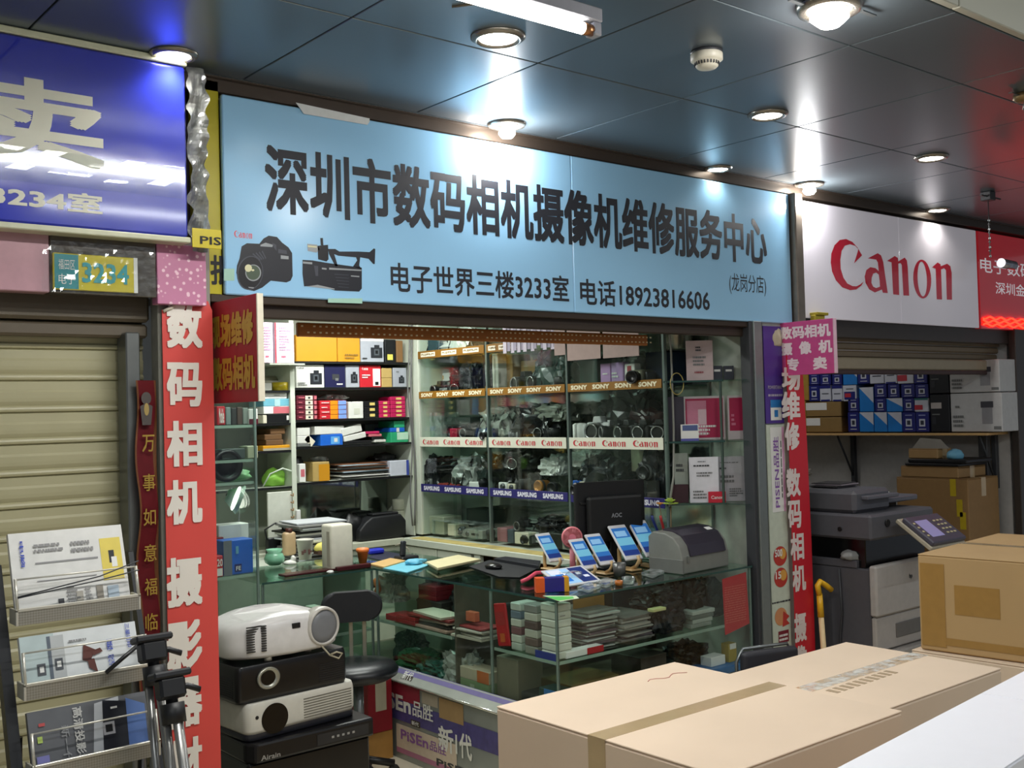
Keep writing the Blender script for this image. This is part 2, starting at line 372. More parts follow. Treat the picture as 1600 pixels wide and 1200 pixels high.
obj('camera_picture', bm, pm, t)
bm = nbm()
tr([[(755,345),(850,350),(1000,375),(1325,420),(1325,620),(1300,650),(1070,640),(900,590),(770,600),(755,480)]], 0, 0)
tr([[(1000,240),(1070,240),(1110,265),(1290,265),(1400,270),(1440,235),(1455,240),(1450,385),(1435,385),(1390,335),(1310,320),(1300,400),(1320,430),(1240,410),(1280,350),(1270,320),(1100,305),(1060,290),(1095,405),(1070,405),(1010,290)]], 0, 0)
tr([[(900,210),(1000,200),(1005,340),(985,360),(905,340)]], 1, 1); tr([[(800,190),(895,200),(920,240),(890,275),(805,260)]], 2, 1); tr([[(925,135),(950,135),(955,205),(930,205)]], 1, 1)
tr([[(805,205),(890,215),(890,228),(805,222)]], 4, 2); tr([[(758,360),(848,368),(848,388),(758,380)]], 2, 1); tr([[(865,400),(905,405),(905,500),(880,500)]], 5, 1); tr([[(940,420),(985,425),(985,440),(940,435)]], 2, 2)
tr([[(1010,420),(1320,440),(1320,452),(1010,438)]], 2, 2)
for k in range(5): tr([[(1060 + 10 * k, 480 + 30 * k), (1200, 490 + 30 * k), (1200, 494 + 30 * k), (1060 + 10 * k, 486 + 30 * k)]], 5, 2)
tr([[(1220,495),(1300,500),(1300,512),(1220,505)]], 2, 2); tr([[(790,600),(900,585),(1065,622),(1060,630)]], 2, 1)
obj('camcorder_picture', bm, pm, t)
bm = nbm(); tr([[(0,430),(100,430),(100,545),(0,545)]], 0, 0); tr([[(1000,715),(1330,715),(1330,765),(1000,755)]], 0, 0); obj('green_tape_print', bm, M('a4cdbb', .4, var=0), t)

# white glossy sign of the neighbour
t = thing('lightbox_sign', 'glossy white sign with large red brand lettering, right of the sky blue sign', 'sign', (5.72, 0, 2.152))
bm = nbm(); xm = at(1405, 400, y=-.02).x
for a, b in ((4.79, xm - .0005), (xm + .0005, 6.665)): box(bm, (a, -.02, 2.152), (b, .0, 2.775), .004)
obj('sign_panel', bm, M('d4d0da', .05, 0, 0.2, .0, coat=1, name='gloss_white_acrylic'), t)  # faint glow added to brighten a panel that is mostly unlit
bm = nbm(); box(bm, (4.80, -.001, 2.16), (6.66, .058, 2.77)); obj('sign_frame', bm, M('5c5f60', .4, .6), t)
bm = nbm()
for g in ([CANON_C], [CANON_A, CANON_AH], [CANON_N], [ell(1105, 530, 70, 152, 32, -.05), ell(1105, 530, 36, 136, 32, -.05)], [CANON_M]): trace(bm, g, 1220, 330, .2, 0)
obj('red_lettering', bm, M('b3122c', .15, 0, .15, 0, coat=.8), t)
t = thing('lightbox_sign', 'bright red sign with small white Chinese lettering at the far right', 'sign', (7.4, 0, 2.15))
bm = nbm(); box(bm, (6.685, -.02, 2.15), (8.4, .05, 2.775), .004); obj('sign_panel', bm, M('b5081a', .12, 0, .25, .05, 6, coat=.8), t)
bm = nbm(); ztext(bm, '电子数码讯', 1532, 1640, 402, 425, .01); ztext(bm, '深圳金弘', 1556, 1622, 440, 459, .01); obj('lettering', bm, M('e8e4ea', .4, 0, .3, 0), t)
bm = nbm(); 
for k in range(3): tube(bm, [(6.70 + i * .03, -.03, 2.175 + .022 * k + .008 * math.sin(i * 1.3 + k * 2)) for i in range(50)], .006, 6)
obj('light_tube', bm, M('ff2a18', .4, 0, 5, 0), t)
# column cover between the two signs
bm = nbm(); box(bm, (4.712, -.05, 2.1), (4.778, .05, 2.80), .006)
one('metal_strip', bm, M('8d8378', .3, .7, 0, .15, 12), 'dull metal cover strip standing between the sky blue sign and the white sign', 'cover strip')
bm = nbm(); box(bm, (4.84, -.06, 2.10), (4.93, -.03, 2.165), .003, mat=Matrix.Rotation(0, 4, 'Y')); box(bm, (4.85, -.07, 2.165), (4.95, -.02, 2.18), .002)
one('yellow_bracket', bm, M('a89a2a', .5), 'small yellow taped bracket under the left end of the white sign', 'bracket')

# blue sign on the left
LB = -.12
t = thing('shop_sign', 'deep blue sign with large cream Chinese lettering under clear film, top left', 'sign', (.3, LB, 2.27))
zb, zt = at(290, 370, y=LB).z, at(290, 105, y=LB).z
bm = nbm(); box(bm, (-1.2, LB, zb), (at(291, 200, y=LB).x, LB + .10, zt), .006); obj('sign_panel', bm, M('2733b4', .16, 0, 0, .12, 3, bump=.25, coat=1), t)
bm = nbm(); box(bm, (-1.2, LB - .008, zb - .02), (1.402, LB + .1, zb - .002), .003); box(bm, (-1.2, LB - .004, zt + .002), (1.402, LB + .1, 2.848), .003); obj('sign_border', bm, M('c7c9ae', .4), t)
CRM = M('dcdccc', .5, var=0)
bm = nbm(); P2 = LB - .002
a = at(0, 345, y=P2); zc0 = at(80, 275, y=P2).z; zc1 = at(80, 117, y=P2).z; xr = at(163, 200, y=P2).x
put_text(bm, '卖', (xr - .40, P2, at(160, 266, y=P2).z), (.40, 0, 0), (0, 0, at(60, 124, y=P2).z - at(160, 266, y=P2).z), .03)
put_text(bm, '专', (xr - .86, P2, at(160, 266, y=P2).z), (.38, 0, 0), (0, 0, at(60, 124, y=P2).z - at(160, 266, y=P2).z), .03)
ztext(bm, '3234室', -18, 165, 286, 318, .035, plane=P2)
obj('cream_lettering', bm, CRM, t)
def crumple(x0, x1, z0, z1, y, amp, nx, nz, seed):
    bm = nbm(); g = []
    for i in range(nx + 1):
        r = []
        for j in range(nz + 1):
            x = x0 + (x1 - x0) * i / nx; z = z0 + (z1 - z0) * j / nz; n = noise.noise(V3((x * 30, z * 22, seed)))
            n2 = noise.noise(V3((x * 9, z * 25, seed + 5)))
            r.append(bm.verts.new((x + (n2 * .015 if i in (0, nx) else 0), y + amp * n, z)))
        g.append(r)
    for i in range(nx):
        for j in range(nz): bm.faces.new((g[i][j], g[i + 1][j], g[i + 1][j + 1], g[i][j + 1]))
    bmesh.ops.solidify(bm, geom=bm.faces[:], thickness=.0015); return bm
bm = crumple(1.412, 1.475, 2.24, 2.84, -.10, .03, 8, 50, 3)
one('hanging_film', bm, M('c6c9c8', .12, .35, 0, .3, 40), 'crumpled silvery film hanging between the deep blue sign and the yellow board', 'film')
bm = crumple(.2, 1.38, 2.40, 2.50, LB - .008, .003, 20, 3, 9)
one('hanging_film', bm, CFILM, 'wrinkled clear film lying across the cream lettering of the deep blue sign', 'film')
t = thing('yellow_board', 'narrow yellow advertising board behind the left end of the sky blue sign', 'board', (1.54, .03, 2.12))
bm = nbm(); box(bm, (1.478, .0, 2.115), (1.5635, .055, 2.84), .003); obj('board_panel', bm, M('b8ac14', .35, 0, 0, .12, 6), t)
bm = nbm(); put_text(bm, '批', (1.522, -.001, at(335, 445, y=0).z), (.08, 0, 0), (0, 0, .10), .03); obj('lettering', bm, INK, t)
t = thing('hanging_tape', 'yellow tape patch with black letters below the crumpled film', 'tape', (1.46, -.13, 2.27))
bm = nbm(); a = at(301, 386, y=-.135); b = at(346, 358, y=-.135); box(bm, (a.x, -.134, a.z), (b.x, -.131, b.z - .004), .001); obj('tape_strip', bm, M('c9b81c', .3), t)
bm = nbm(); put_text(bm, 'PIS', (a.x + .025, -.1355, a.z + .012), (b.x - a.x - .027, 0, 0), (.0, 0, .026), .02); obj('lettering', bm, INK, t)

# header boards over the left shutter
HY = -.06
def hb(name, label, cat, x0, x1, y0, y1, mat, thick=.05, bev=.002):
    a = at(x0, y1, y=HY); b = at(x1, y0, y=HY); bm = nbm(); box(bm, (a.x, HY, a.z), (b.x, HY + thick, b.z), bev); return one(name, bm, mat, label, cat)
zA, zB = at(100, 458, y=HY).z, at(100, 358, y=HY).z
bm = nbm(); box(bm, (-.9, HY, zA), (at(77, 400, y=HY).x, 0, zB), .003); one('sign_board', bm, M('b58a94', .35, coat=.3), 'plain mauve pink board above the left roller shutter', 'board')
bm = nbm(); box(bm, (at(78, 400, y=HY).x, HY, zA), (at(244, 400, y=HY).x, 0, zB), .003); one('sign_board', bm, M('463e36', .2, coat=.6, bump=.3, scale=20), 'dark brown shiny board carrying the yellow room number plate', 'board')
t = thing('number_sign', 'teal and yellow room number plate taped on the dark brown board', 'number plate', (1.0, HY, 2.1))
a = at(82, 452, y=HY - .004); b = at(213, 404, y=HY - .004); bm = nbm(); box(bm, (a.x, HY - .012, a.z), (b.x, HY - .0015, b.z), .002); obj('yellow_plate', bm, M('cdbb16', .3, coat=.5), t)
bm = nbm(); w = b.x - a.x; h = b.z - a.z; E_ = HY - .013; quad(bm, [(a.x + .004, E_, a.z + .003), (a.x + w * .29, E_, a.z + .003), (a.x + w * .29, E_, b.z - .003), (a.x + .004, E_, b.z - .003)]); quad(bm, [(b.x - .012, E_, a.z), (b.x, E_, a.z), (b.x, E_, b.z), (b.x - .012, E_, b.z)], 1); obj('teal_panel', bm, [M('2b8a92', .3), PAPER], t)
bm = nbm(); put_text(bm, '3234', (a.x + w * .33, E_ - .001, a.z + h * .22), (w * .56, 0, 0), (0, 0, h * .56), .03)
for k, s in enumerate(('福田区', '电子')): put_text(bm, s, (a.x + w * .06, E_ - .001, a.z + h * (.55 - k * .4)), (w * .19, 0, 0), (0, 0, h * .28), .0, 1)
obj('number_lettering', bm, [M('2d9aa0', .4, var=0), PAPER], t)
bm = crumple(a.x - .03, b.x + .06, a.z - .01, b.z + .02, HY - .02, .008, 30, 10, 4); one('hanging_film', bm, CFILM, 'wrinkled clear film taped over the yellow room number plate', 'film')
# pink flower paper on the pillar head
def petals():
    m = bpy.data.materials.new('blossom_paper'); m.use_nodes = True; nt = m.node_tree; b = nt.nodes['Principled BSDF']
    tc = nt.nodes.new('ShaderNodeTexCoord'); v = nt.nodes.new('ShaderNodeTexVoronoi'); v.inputs['Scale'].default_value = 55; r = nt.nodes.new('ShaderNodeValToRGB')
    r.color_ramp.elements[0].color = lin('e9c4d2'); r.color_ramp.elements[0].position = .25; r.color_ramp.elements[1].color = lin('c07a9c'); r.color_ramp.elements[1].position = .35
    nt.links.new(tc.outputs['Object'], v.inputs['Vector']); nt.links.new(v.outputs['Distance'], r.inputs[0]); nt.links.new(r.outputs[0], b.inputs['Base Color']); b.inputs['Roughness'].default_value = .4
    return m
bm = nbm(); box(bm, (at(245, 400, y=HY).x, HY, at(280, 476, y=HY).z), (at(320, 400, y=HY).x + .004, -.013, at(300, 384, y=HY).z), .002)
one('sign_board', bm, petals(), 'pink blossom patterned board over the tall coral banner', 'board')

# tall coral banner with white characters
t = thing('vertical_banner', 'tall coral red banner with white Chinese characters on the left pillar', 'banner', (1.43, -.03, 0))
bm = nbm(); BY = -.03
prism(bm, [(1.342, .02), (1.512, .02), (1.512, 2.06), (1.498, 2.09), (1.40, 2.095), (1.368, 2.06), (1.342, 2.055)], (0, BY + .003, 0), (1, 0, 0), (0, 0, 1), .003)
obj('banner_sheet', bm, M('d24a44', .4, 0, 0, .05, 3), t)
bm = nbm(); tube(bm, [(1.345, BY - .004, 2.05), (1.37, BY - .008, 2.062), (1.395, BY - .004, 2.088)], .006); obj('curled_corner', bm, M('c9c2b0', .6), t)
bm = nbm()
for ch, py, hh in zip('数码相机摄影器材', (507, 601, 694, 786, 912, 1012, 1103, 1196), (74, 70, 72, 70, 78, 76, 78, 72)):
    a = at(261, py + hh / 2, y=BY - .004); b = at(316, py, y=BY - .004); c = at(261, py - hh / 2, y=BY - .004)
    put_text(bm, ch, (a.x, BY - .0045, a.z), (b.x - a.x, 0, 0), (0, 0, c.z - a.z), .045)
obj('white_lettering', bm, M('e2dcd2', .5, var=0), t)

# red blade sign projecting towards the walkway
def blade(label, x, y0, y1, z0, z1, mat, matedge, rows, tm, fnt=.05):
    t = thing('projecting_sign', label, 'sign', (x, (y0 + y1) / 2, z0))
    bm = nbm(); box(bm, (x, y1, z0), (x + .012, y0, z1), .001); box(bm, (x - .001, y1 - .004, z0), (x + .02, y1 + .004, z1), .001, 1); obj('sign_sheet', bm, [mat, matedge], t)
    bm = nbm()
    for s, a0, a1, b0, b1 in rows:
        put_text(bm, s, (x - .0015, y0 + (y1 - y0) * a0, z0 + (z1 - z0) * b0), (0, (y1 - y0) * (a1 - a0), 0), (0, 0, (z1 - z0) * (b1 - b0)), fnt)
    obj('lettering', bm, tm, t)
q0 = at(331, 466, x=1.53); q1 = at(401, 458, x=1.53); q2 = at(405, 627, x=1.53)
blade('dark red plate with gold Chinese characters projecting beside the tall coral banner', 1.53, q0.y + .05, q1.y, q2.z, q1.z, M('9c1c28', .5), CREAM,
      [('现场维修', .10, .93, .54, .87), ('数码相机', .12, .95, .12, .45)], M('b8942e', .4, .2, var=0))
q0 = at(1214, 505, x=4.62); q1 = at(1302, 497, x=4.62); q2 = at(1303, 583, x=4.62)
blade('pink plate with white Chinese characters projecting above the narrow red strip', 4.62, q0.y, q1.y, q2.z, q1.z, M('c64a86', .5), M('d8b4c4', .5),
      [('数码相机', .05, .95, .68, .92), ('摄', .06, .27, .38, .62), ('像', .39, .61, .38, .62), ('机', .73, .97, .38, .62), ('专', .15, .38, .08, .32), ('卖', .63, .87, .08, .32)], M('ecd9de', .5, var=0))
bm = nbm(); blob(bm, (4.58, .0, 2.0), (.05, .02, .06), 3, .4); one('paper_wad', bm, M('b4ac94', .7), 'crumpled beige paper wad stuck under the sky blue sign beside the pink plate', 'paper')

# red couplet in the recess, left of the banner
t = thing('hanging_scroll', 'narrow dark red paper scroll with gold characters in the shutter recess', 'scroll', (1.29, 0, .7))
bm = nbm(); g = []
for j in range(41):
    z = .66 + (1.83 - .66) * j / 40; w = .006 * math.sin(j * .55); g.append([bm.verts.new((1.262 + w, -.005 + .006 * math.sin(j * .4), z)), bm.verts.new((1.268 + w, -.005 + .006 * math.sin(j * .4), z)), bm.verts.new((1.322 + w, .0 + .006 * math.sin(j * .4), z)), bm.verts.new((1.329 + w * .3, .0, z))])
for a, b in zip(g, g[1:]):
    for k in range(3): f = bm.faces.new((a[k], a[k + 1], b[k + 1], b[k])); f.material_index = 0 if k == 1 else 1
bmesh.ops.solidify(bm, geom=bm.faces[:], thickness=.001); obj('paper_sheet', bm, [M('7e1420', .5), M('8f5a34', .5)], t)
bm = nbm()
for ch, py in zip('万事如意福临', (692, 752, 805, 860, 912, 966)):
    c = at(228, py, y=.06); put_text(bm, ch, (1.276, -.0155, c.z - .027), (.04, 0, 0), (0, 0, .054), .01)
obj('gold_lettering', bm, M('a98a3a', .4, .3, var=0), t)
bm = nbm(); c = at(227, 640, y=.06)
flat(bm, [ell(1.292, c.z + .035, .016, .02)], (0, -.0145, 0), (1, 0, 0), (0, 0, 1)); flat(bm, [[(1.278, c.z - .05), (1.306, c.z - .05), (1.312, c.z + .01), (1.29, c.z + .02), (1.272, c.z + .01)]], (0, -.0145, 0), (1, 0, 0), (0, 0, 1)); flat(bm, [ell(1.292, c.z, .008, .02)], (0, -.0155, 0), (1, 0, 0), (0, 0, 1), 1)
obj('figure_print', bm, [M('4a4340', .5, var=0), M('a08a50', .5, var=0)], t)

# left roller shutter
t = thing('roller_shutter', 'closed cream roller shutter behind the brochure rack', 'shutter', (.2, .13, 0))
SH = M('aba684', .42, 0, 0, .05, 5, name='cream_shutter_paint')
prof = []
z = 0
zref = at(100, 546, y=.12).z
zs = zref - .0985 * round(zref / .0985)
prof = [(.13, 0)]
k = 0
while zs + k * .0985 < 2.12:
    b = zs + k * .0985
    for dy, dz in ((.010, 0), (.0, .0035), (-.002, .010), (.0, .016), (.007, .021), (.004, .027), (.001, .034), (.0, .045), (.0, .062), (.005, .070), (.006, .095)):
        if b + dz > .005: prof.append((.12 + dy, b + dz))
    k += 1
bm = nbm()
A = [bm.verts.new((-.9, y, z)) for y, z in prof]; B = [bm.verts.new((1.335, y, z)) for y, z in prof]
for i in range(len(prof) - 1): bm.faces.new((A[i], B[i], B[i + 1], A[i + 1]))
bmesh.ops.recalc_face_normals(bm, faces=bm.faces[:])
obj('slat_curtain', bm, SH, t)
bm = nbm(); a = at(196, 600, y=.03).x; box(bm, (a, .02, 0), (a + .045, .1, 1.985), .004); obj('guide_rail', bm, M('6f7270', .35, .6), t)
bm = nbm(); box(bm, (-.9, .04, 2.02), (1.33, .11, 2.11), .01); box(bm, (-.9, .06, 1.97), (1.33, .11, 2.015), .008); obj('shutter_housing', bm, M('5a5040', .5), t)

# raised shutter of the right-hand shop
t = thing('roller_shutter', 'raised brown roller shutter under the glossy white sign', 'shutter', (6, .1, 1.9))
bm = nbm(); 
for k in range(3): box(bm, (4.81, .07 + .01 * k, 2.045 - .045 * k), (7.11, .11, 2.085 - .045 * k), .008)
box(bm, (4.81, .10, 1.955), (7.11, .12, 1.975), 0)
obj('slat_curtain', bm, M('6a5c48', .5), t)
bm = nbm(); zz = at(1500, 520, y=.08).z; box(bm, (4.81, .06, 1.885), (7.11, .1, 1.955), .008); obj('bottom_rail', bm, M('8f8570', .45), t)
bm = nbm(); box(bm, (4.81, .058, 1.86), (7.11, .105, 1.885), .004); obj('rubber_edge', bm, M('3c2a2a', .6), t)
# perforated bar of the shop's own shutter
t = thing('shutter_rail', 'orange brown perforated bottom bar of the shop shutter hanging in the opening', 'shutter bar', (2.9, .13, 2.0))
za, zb2 = at(560, 528, y=.13).z, at(560, 507, y=.13).z
bm = nbm(); box(bm, (at(466, 510, y=.13).x, .13, za), (at(1012, 525, y=.13).x, .15, zb2), .003); obj('bar', bm, M('9a5a14', .35, .2, 0, .1, 5), t)
bm = nbm(); x0 = at(470, 510, y=.13).x
for i in range(74):
    for zq in (.3, .75):
        if (i * 7 + int(zq * 10)) % 11 in (3,): continue
        x = x0 + i * .0254; box(bm, (x, .128, za + (zb2 - za) * zq - .003), (x + .009, .131, za + (zb2 - za) * zq + .003))
obj('hole_print', bm, M('d8c49a', .5, 0, .0, 0), t)

# sticker covered pillar right of the opening
t = thing('pillar_poster', 'narrow purple and white sticker poster on the pillar right of the opening', 'poster', (4.53, -.01, .3))
PQ = -.012
def pz(py, px=1200): return at(px, py, y=PQ).z
bm = nbm(); box(bm, (4.462, PQ, pz(662)), (4.612, -.001, 2.10), .001); box(bm, (4.462, PQ, .1), (4.612, -.001, pz(664)), .001, 1); obj('poster_sheet', bm, [M('4a2f86', .35, var=.1, scale=4), M('c6cfbe', .4)], t)
bm = nbm(); Q = PQ - .0015
quad(bm, [(4.49, Q, pz(802)), (4.585, Q, pz(802)), (4.585, Q, pz(668)), (4.49, Q, pz(668))]); quad(bm, [(4.585, Q, pz(802)), (4.603, Q, pz(802)), (4.603, Q, pz(668)), (4.585, Q, pz(668))], 1)
quad(bm, [(4.50, Q, pz(657)), (4.59, Q, pz(657)), (4.59, Q, pz(625)), (4.50, Q, pz(625))]); quad(bm, [(4.50, Q - .001, pz(637)), (4.59, Q - .001, pz(637)), (4.59, Q - .001, pz(625)), (4.50, Q - .001, pz(625))], 2)
quad(bm, [(4.53, Q - .001, pz(652)), (4.56, Q - .001, pz(652)), (4.56, Q - .001, pz(641)), (4.53, Q - .001, pz(641))], 2)
obj('white_stickers', bm, [PAPER, M('dba4c6', .4), M('2876b8', .4)], t)
bm = nbm(); w = lambda p: pz(p)
put_text(bm, 'PISEN品胜', (4.555, Q - .001, w(795)), (0, 0, w(683) - w(795)), (-.045, 0, 0), .02); bars(bm, (4.58, Q - .001, w(780)), (0, 0, w(690) - w(780)), (-.012, 0, 0), 1, 1, 3, short=False)
obj('purple_lettering', bm, [M('8a5ca8', .4, var=0), DGREY], t)
bm = nbm(); put_text(bm, 'POWERTANK', (4.485, Q, w(608)), (.115, 0, 0), (0, 0, .018), .02); bars(bm, (4.485, Q, w(621)), (.12, 0, 0), (0, 0, .02), 1, 0, 2, short=False); obj('grey_lettering', bm, [M('a8a0b4', .5, var=0)], t)
bm = nbm()
for py, r in ((872, .055), (906, .055)): flat(bm, [ell(4.54, pz(py), r, r * .9)], (0, Q, 0), (1, 0, 0), (0, 0, 1)); flat(bm, [ell(4.56, pz(py) + .01, r * .5, r * .5)], (0, Q - .0008, 0), (1, 0, 0), (0, 0, 1), 1)
obj('red_sticker', bm, [M('b8372c', .4), M('d8a04a', .4)], t); bm = nbm(); flat(bm, [ell(4.53, pz(968), .05, .045)], (0, Q, 0), (1, 0, 0), (0, 0, 1), 2); flat(bm, [[(4.55, pz(960)), (4.60, pz(970)), (4.575, pz(975)), (4.60, pz(982)), (4.54, pz(985))]], (0, Q - .0005, 0), (1, 0, 0), (0, 0, 1), 0)
quad(bm, [(4.505, Q, pz(1010)), (4.59, Q, pz(1010)), (4.59, Q, pz(991)), (4.505, Q, pz(991))], 3); bars(bm, (4.462, Q, pz(947)), (.15, 0, 0), (0, 0, .015), 1, 4, 3, short=False)
obj('sticker_print', bm, [M('b8372c', .4), M('d8a04a', .4), M('c98a5c', .4), M('7a1a2a', .4), DGREY], t)
bm = nbm()
for s, py in (('500', 868), ('15', 903)): put_text(bm, s, (4.495, Q - .002, pz(py) - .015), (.06 if s == '500' else .045, 0, 0), (0, 0, .038), .03)
bars(bm, (4.51, Q - .001, pz(1008)), (.07, 0, 0), (0, 0, .04), 2, 0, 3, short=False); obj('white_lettering', bm, PAPER, t)

# narrow red strip with white characters
t = thing('banner_sign', 'narrow red strip with white Chinese characters below the pink plate', 'banner', (4.7, -.035, .3))
RB = -.035; bm = nbm(); xa, xb = at(1218, 640, y=RB).x, at(1258, 900, y=RB).x
prism(bm, [(4.612, .25), (4.778, .25), (4.775, 1.0), (4.765, 1.5), (4.745, 1.95), (4.612, 1.95)], (0, RB, 0), (1, 0, 0), (0, 0, 1), .003); obj('banner_sheet', bm, M('c41c2c', .4, 0, 0, .04, 3), t)
bm = nbm()
for ch, px, py, ww, hh in (('场', 1236, 592, 28, 36), ('维', 1236, 634, 28, 44), ('修', 1238, 682, 22, 44), ('数', 1240, 755, 21, 45), ('码', 1242, 805, 20, 44), ('相', 1246, 855, 20, 44), ('机', 1249, 905, 20, 42), ('摄', 1251, 982, 18, 46), ('像', 1253, 1032, 18, 44)):
    a = at(px - ww / 2, py + hh / 2, y=RB - .004); b = at(px + ww / 2, py, y=RB - .004); c = at(px - ww / 2, py - hh / 2, y=RB - .004)
    put_text(bm, ch, (a.x, RB - .0045, a.z), (b.x - a.x, 0, 0), (0, 0, c.z - a.z), .04)
obj('white_lettering', bm, M('e0d4d0', .5, var=0), t)
# yellow handled stick leaning on it
t = thing('hooked_stick', 'cream stick with yellow hooked handle leaning against the narrow red strip', 'stick', (4.80, -.09, 0))
sx, sy = 4.79, -.10
zt_ = at(1283, 930, y=-.1).z
bm = nbm(); cyl(bm, (sx, sy, .02), (sx + .0, sy + .03, zt_ - .10), .016, .014); obj('shaft', bm, M('e6cc9c', .5), t)
bm = nbm(); cyl(bm, (sx, sy + .03, zt_ - .12), (sx, sy + .035, zt_), .017, .015); tube(bm, [(sx, sy + .035, zt_ - .01), (sx - .02, sy + .03, zt_ + .045), (sx + .0, sy + .03, zt_ + .062), (sx + .05, sy + .025, zt_ + .035), (sx + .085, sy + .02, zt_ + .01)], .015, 10); obj('hook_handle', bm, M('e8b424', .35), t)

# ================================================================ CEILING FITTINGS
WARM = (1, .95, .87)
RING = M('8a857c', .25, .8); LENS = M('fff8ea', .4, 0, 14, 0)
def downlight_mesh(t, r, lit=True, lens=None):
    bm = nbm(); lathe(bm, [(r * .72, .0), (r * .72, -.012), (r * .86, -.014), (r, -.004), (r, 0)], (0, 0, 0), (0, 0, 1), 32); obj('trim_ring', bm, RING, t, False)
    bm = nbm(); lathe(bm, [(r * .68, -.001), (r * .68, -.008), (r * .4, -.0125), (0, -.014)], (0, 0, 0), (0, 0, 1), 28); obj('lens', bm, lens or LENS, t, False)
DL = [(1.347, -.152, 'round recessed downlight above the deep blue sign', .075, 12), (2.081, -.862, 'large recessed downlight beside the tube light', .085, 14), (3.508, -.793, 'recessed downlight between the smoke detector and the sky blue sign', .08, 12),
      (4.781, -.772, 'recessed downlight out over the walkway in front of the white sign', .08, 12), (4.10, -.05, 'dim small recessed downlight close above the right half of the sky blue sign', .07, 4), (6.128, -.06, 'recessed downlight close above the white sign', .075, 12)]
first = None
for x, y, lab, r, pw in DL:
    if first is None:
        first = t = thing('downlight', lab, 'ceiling light', (x, y, 2.85), 0, 'round ceiling downlights'); downlight_mesh(t, .08)
    else: t = dup(first, (x, y, 2.85), label=lab, group='round ceiling downlights')
    t.scale = (r / .08,) * 3
    light('downlight_lamp', 'SPOT', (x, y, 2.83), pw, WARM, .05, (0, 0, 0), spot_size=2.5, spot_blend=.6)
BULB = M('fffaf0', .3, 0, 60, 0)
for x, y, lab in ((2.74, -.10, 'glaring bare bulb downlight over the middle of the sky blue sign'), (4.80, -.08, 'glaring bare bulb downlight over the joint of the two signs')):
    t = thing('bulb_downlight', lab, 'ceiling light', (x, y, 2.85), 0, 'glaring bulb downlights')
    bm = nbm(); lathe(bm, [(.05, -.001), (.052, -.01), (.072, -.012), (.078, -.003), (.078, 0)], (0, 0, 0), (0, 0, 1), 28); obj('trim_ring', bm, RING, t, False)
    bm = nbm(); lathe(bm, [(.016, -.002), (.018, -.012), (.032, -.028), (.034, -.042), (.022, -.056), (0, -.061)], (0, 0, 0), (0, 0, 1), 20); obj('bulb', bm, BULB, t, False)
    light('bulb_lamp', 'POINT', (x, y + .0, 2.755), 13, (1, .98, .96), .03)
t = thing('bulb_downlight', 'large glaring ceiling lamp with loose spring clips at the top edge of the picture', 'ceiling light', (2.70, -1.62, 2.85))
bm = nbm(); lathe(bm, [(.06, -.001), (.062, -.02), (.088, -.022), (.095, -.004), (.095, 0)], (0, 0, 0), (0, 0, 1), 28); obj('trim_ring', bm, RING, t, False)
bm = nbm(); lathe(bm, [(.03, -.002), (.055, -.02), (.055, -.04), (.03, -.062), (0, -.068)], (0, 0, 0), (0, 0, 1), 24); obj('bulb', bm, M('fff8ee', .3, 0, 30, 0), t, False)
bm = nbm(); box(bm, (-.15, .02, -.012), (-.085, .035, -.008)); box(bm, (.08, -.06, -.018), (.15, -.045, -.014)); obj('spring_clips', bm, STEEL, t, False)
light('bulb_lamp', 'POINT', (2.70, -1.62, 2.75), 7, (1, .97, .93), .05)
t = thing('broken_downlight', 'unlit dangling downlight socket with bent clips at the right edge', 'ceiling light', (4.10, -1.53, 2.85))
bm = nbm(); lathe(bm, [(.04, -.001), (.042, -.02), (.03, -.03), (0, -.03)], (0, 0, 0), (0, 0, 1), 20); obj('socket', bm, M('8a7048', .4, .6), t, False)
bm = nbm(); box(bm, (-.10, .0, -.014), (-.02, .015, -.010)); tube(bm, [(.0, .0, -.03), (.03, .02, -.05), (.07, .01, -.04)], .004); obj('bent_clips', bm, STEEL, t, False)
# tube light
t = thing('tube_light', 'bright white fluorescent tube light hanging at the top of the picture', 'tube light', (1.45, -1.26, 2.76))
bm = nbm(); box(bm, (.90, -1.285, 2.775), (2.115, -1.235, 2.815), .004); box(bm, (2.085, -1.28, 2.738), (2.115, -1.24, 2.776), .004); obj('batten', bm, M('b9bac4', .4), t)
bm = nbm(); cyl(bm, (.93, -1.262, 2.753), (2.055, -1.262, 2.753), .0165, seg=20); obj('tube', bm, M('fffdf4', .4, 0, 22, 0), t)
bm = nbm(); cyl(bm, (2.055, -1.262, 2.753), (2.09, -1.262, 2.753), .0168, seg=20); obj('tube_cap', bm, M('b07a50', .3, .8), t)
bm = nbm(); tube(bm, [(1.3, -1.26, 2.815), (1.3, -1.26, 2.85)], .004); tube(bm, [(2.0, -1.26, 2.815), (2.0, -1.26, 2.85)], .004); tube(bm, [(2.03, -1.26, 2.80), (2.0, -1.2, 2.845), (1.9, -1.1, 2.846), (1.82, -.98, 2.848)], .004); obj('hanging_wire', bm, M('5a5040', .5), t)
light('tube_lamp', 'AREA', (1.5, -1.262, 2.73), 22, (1, .99, .95), 1.1, shape='RECTANGLE', size_y=.04)
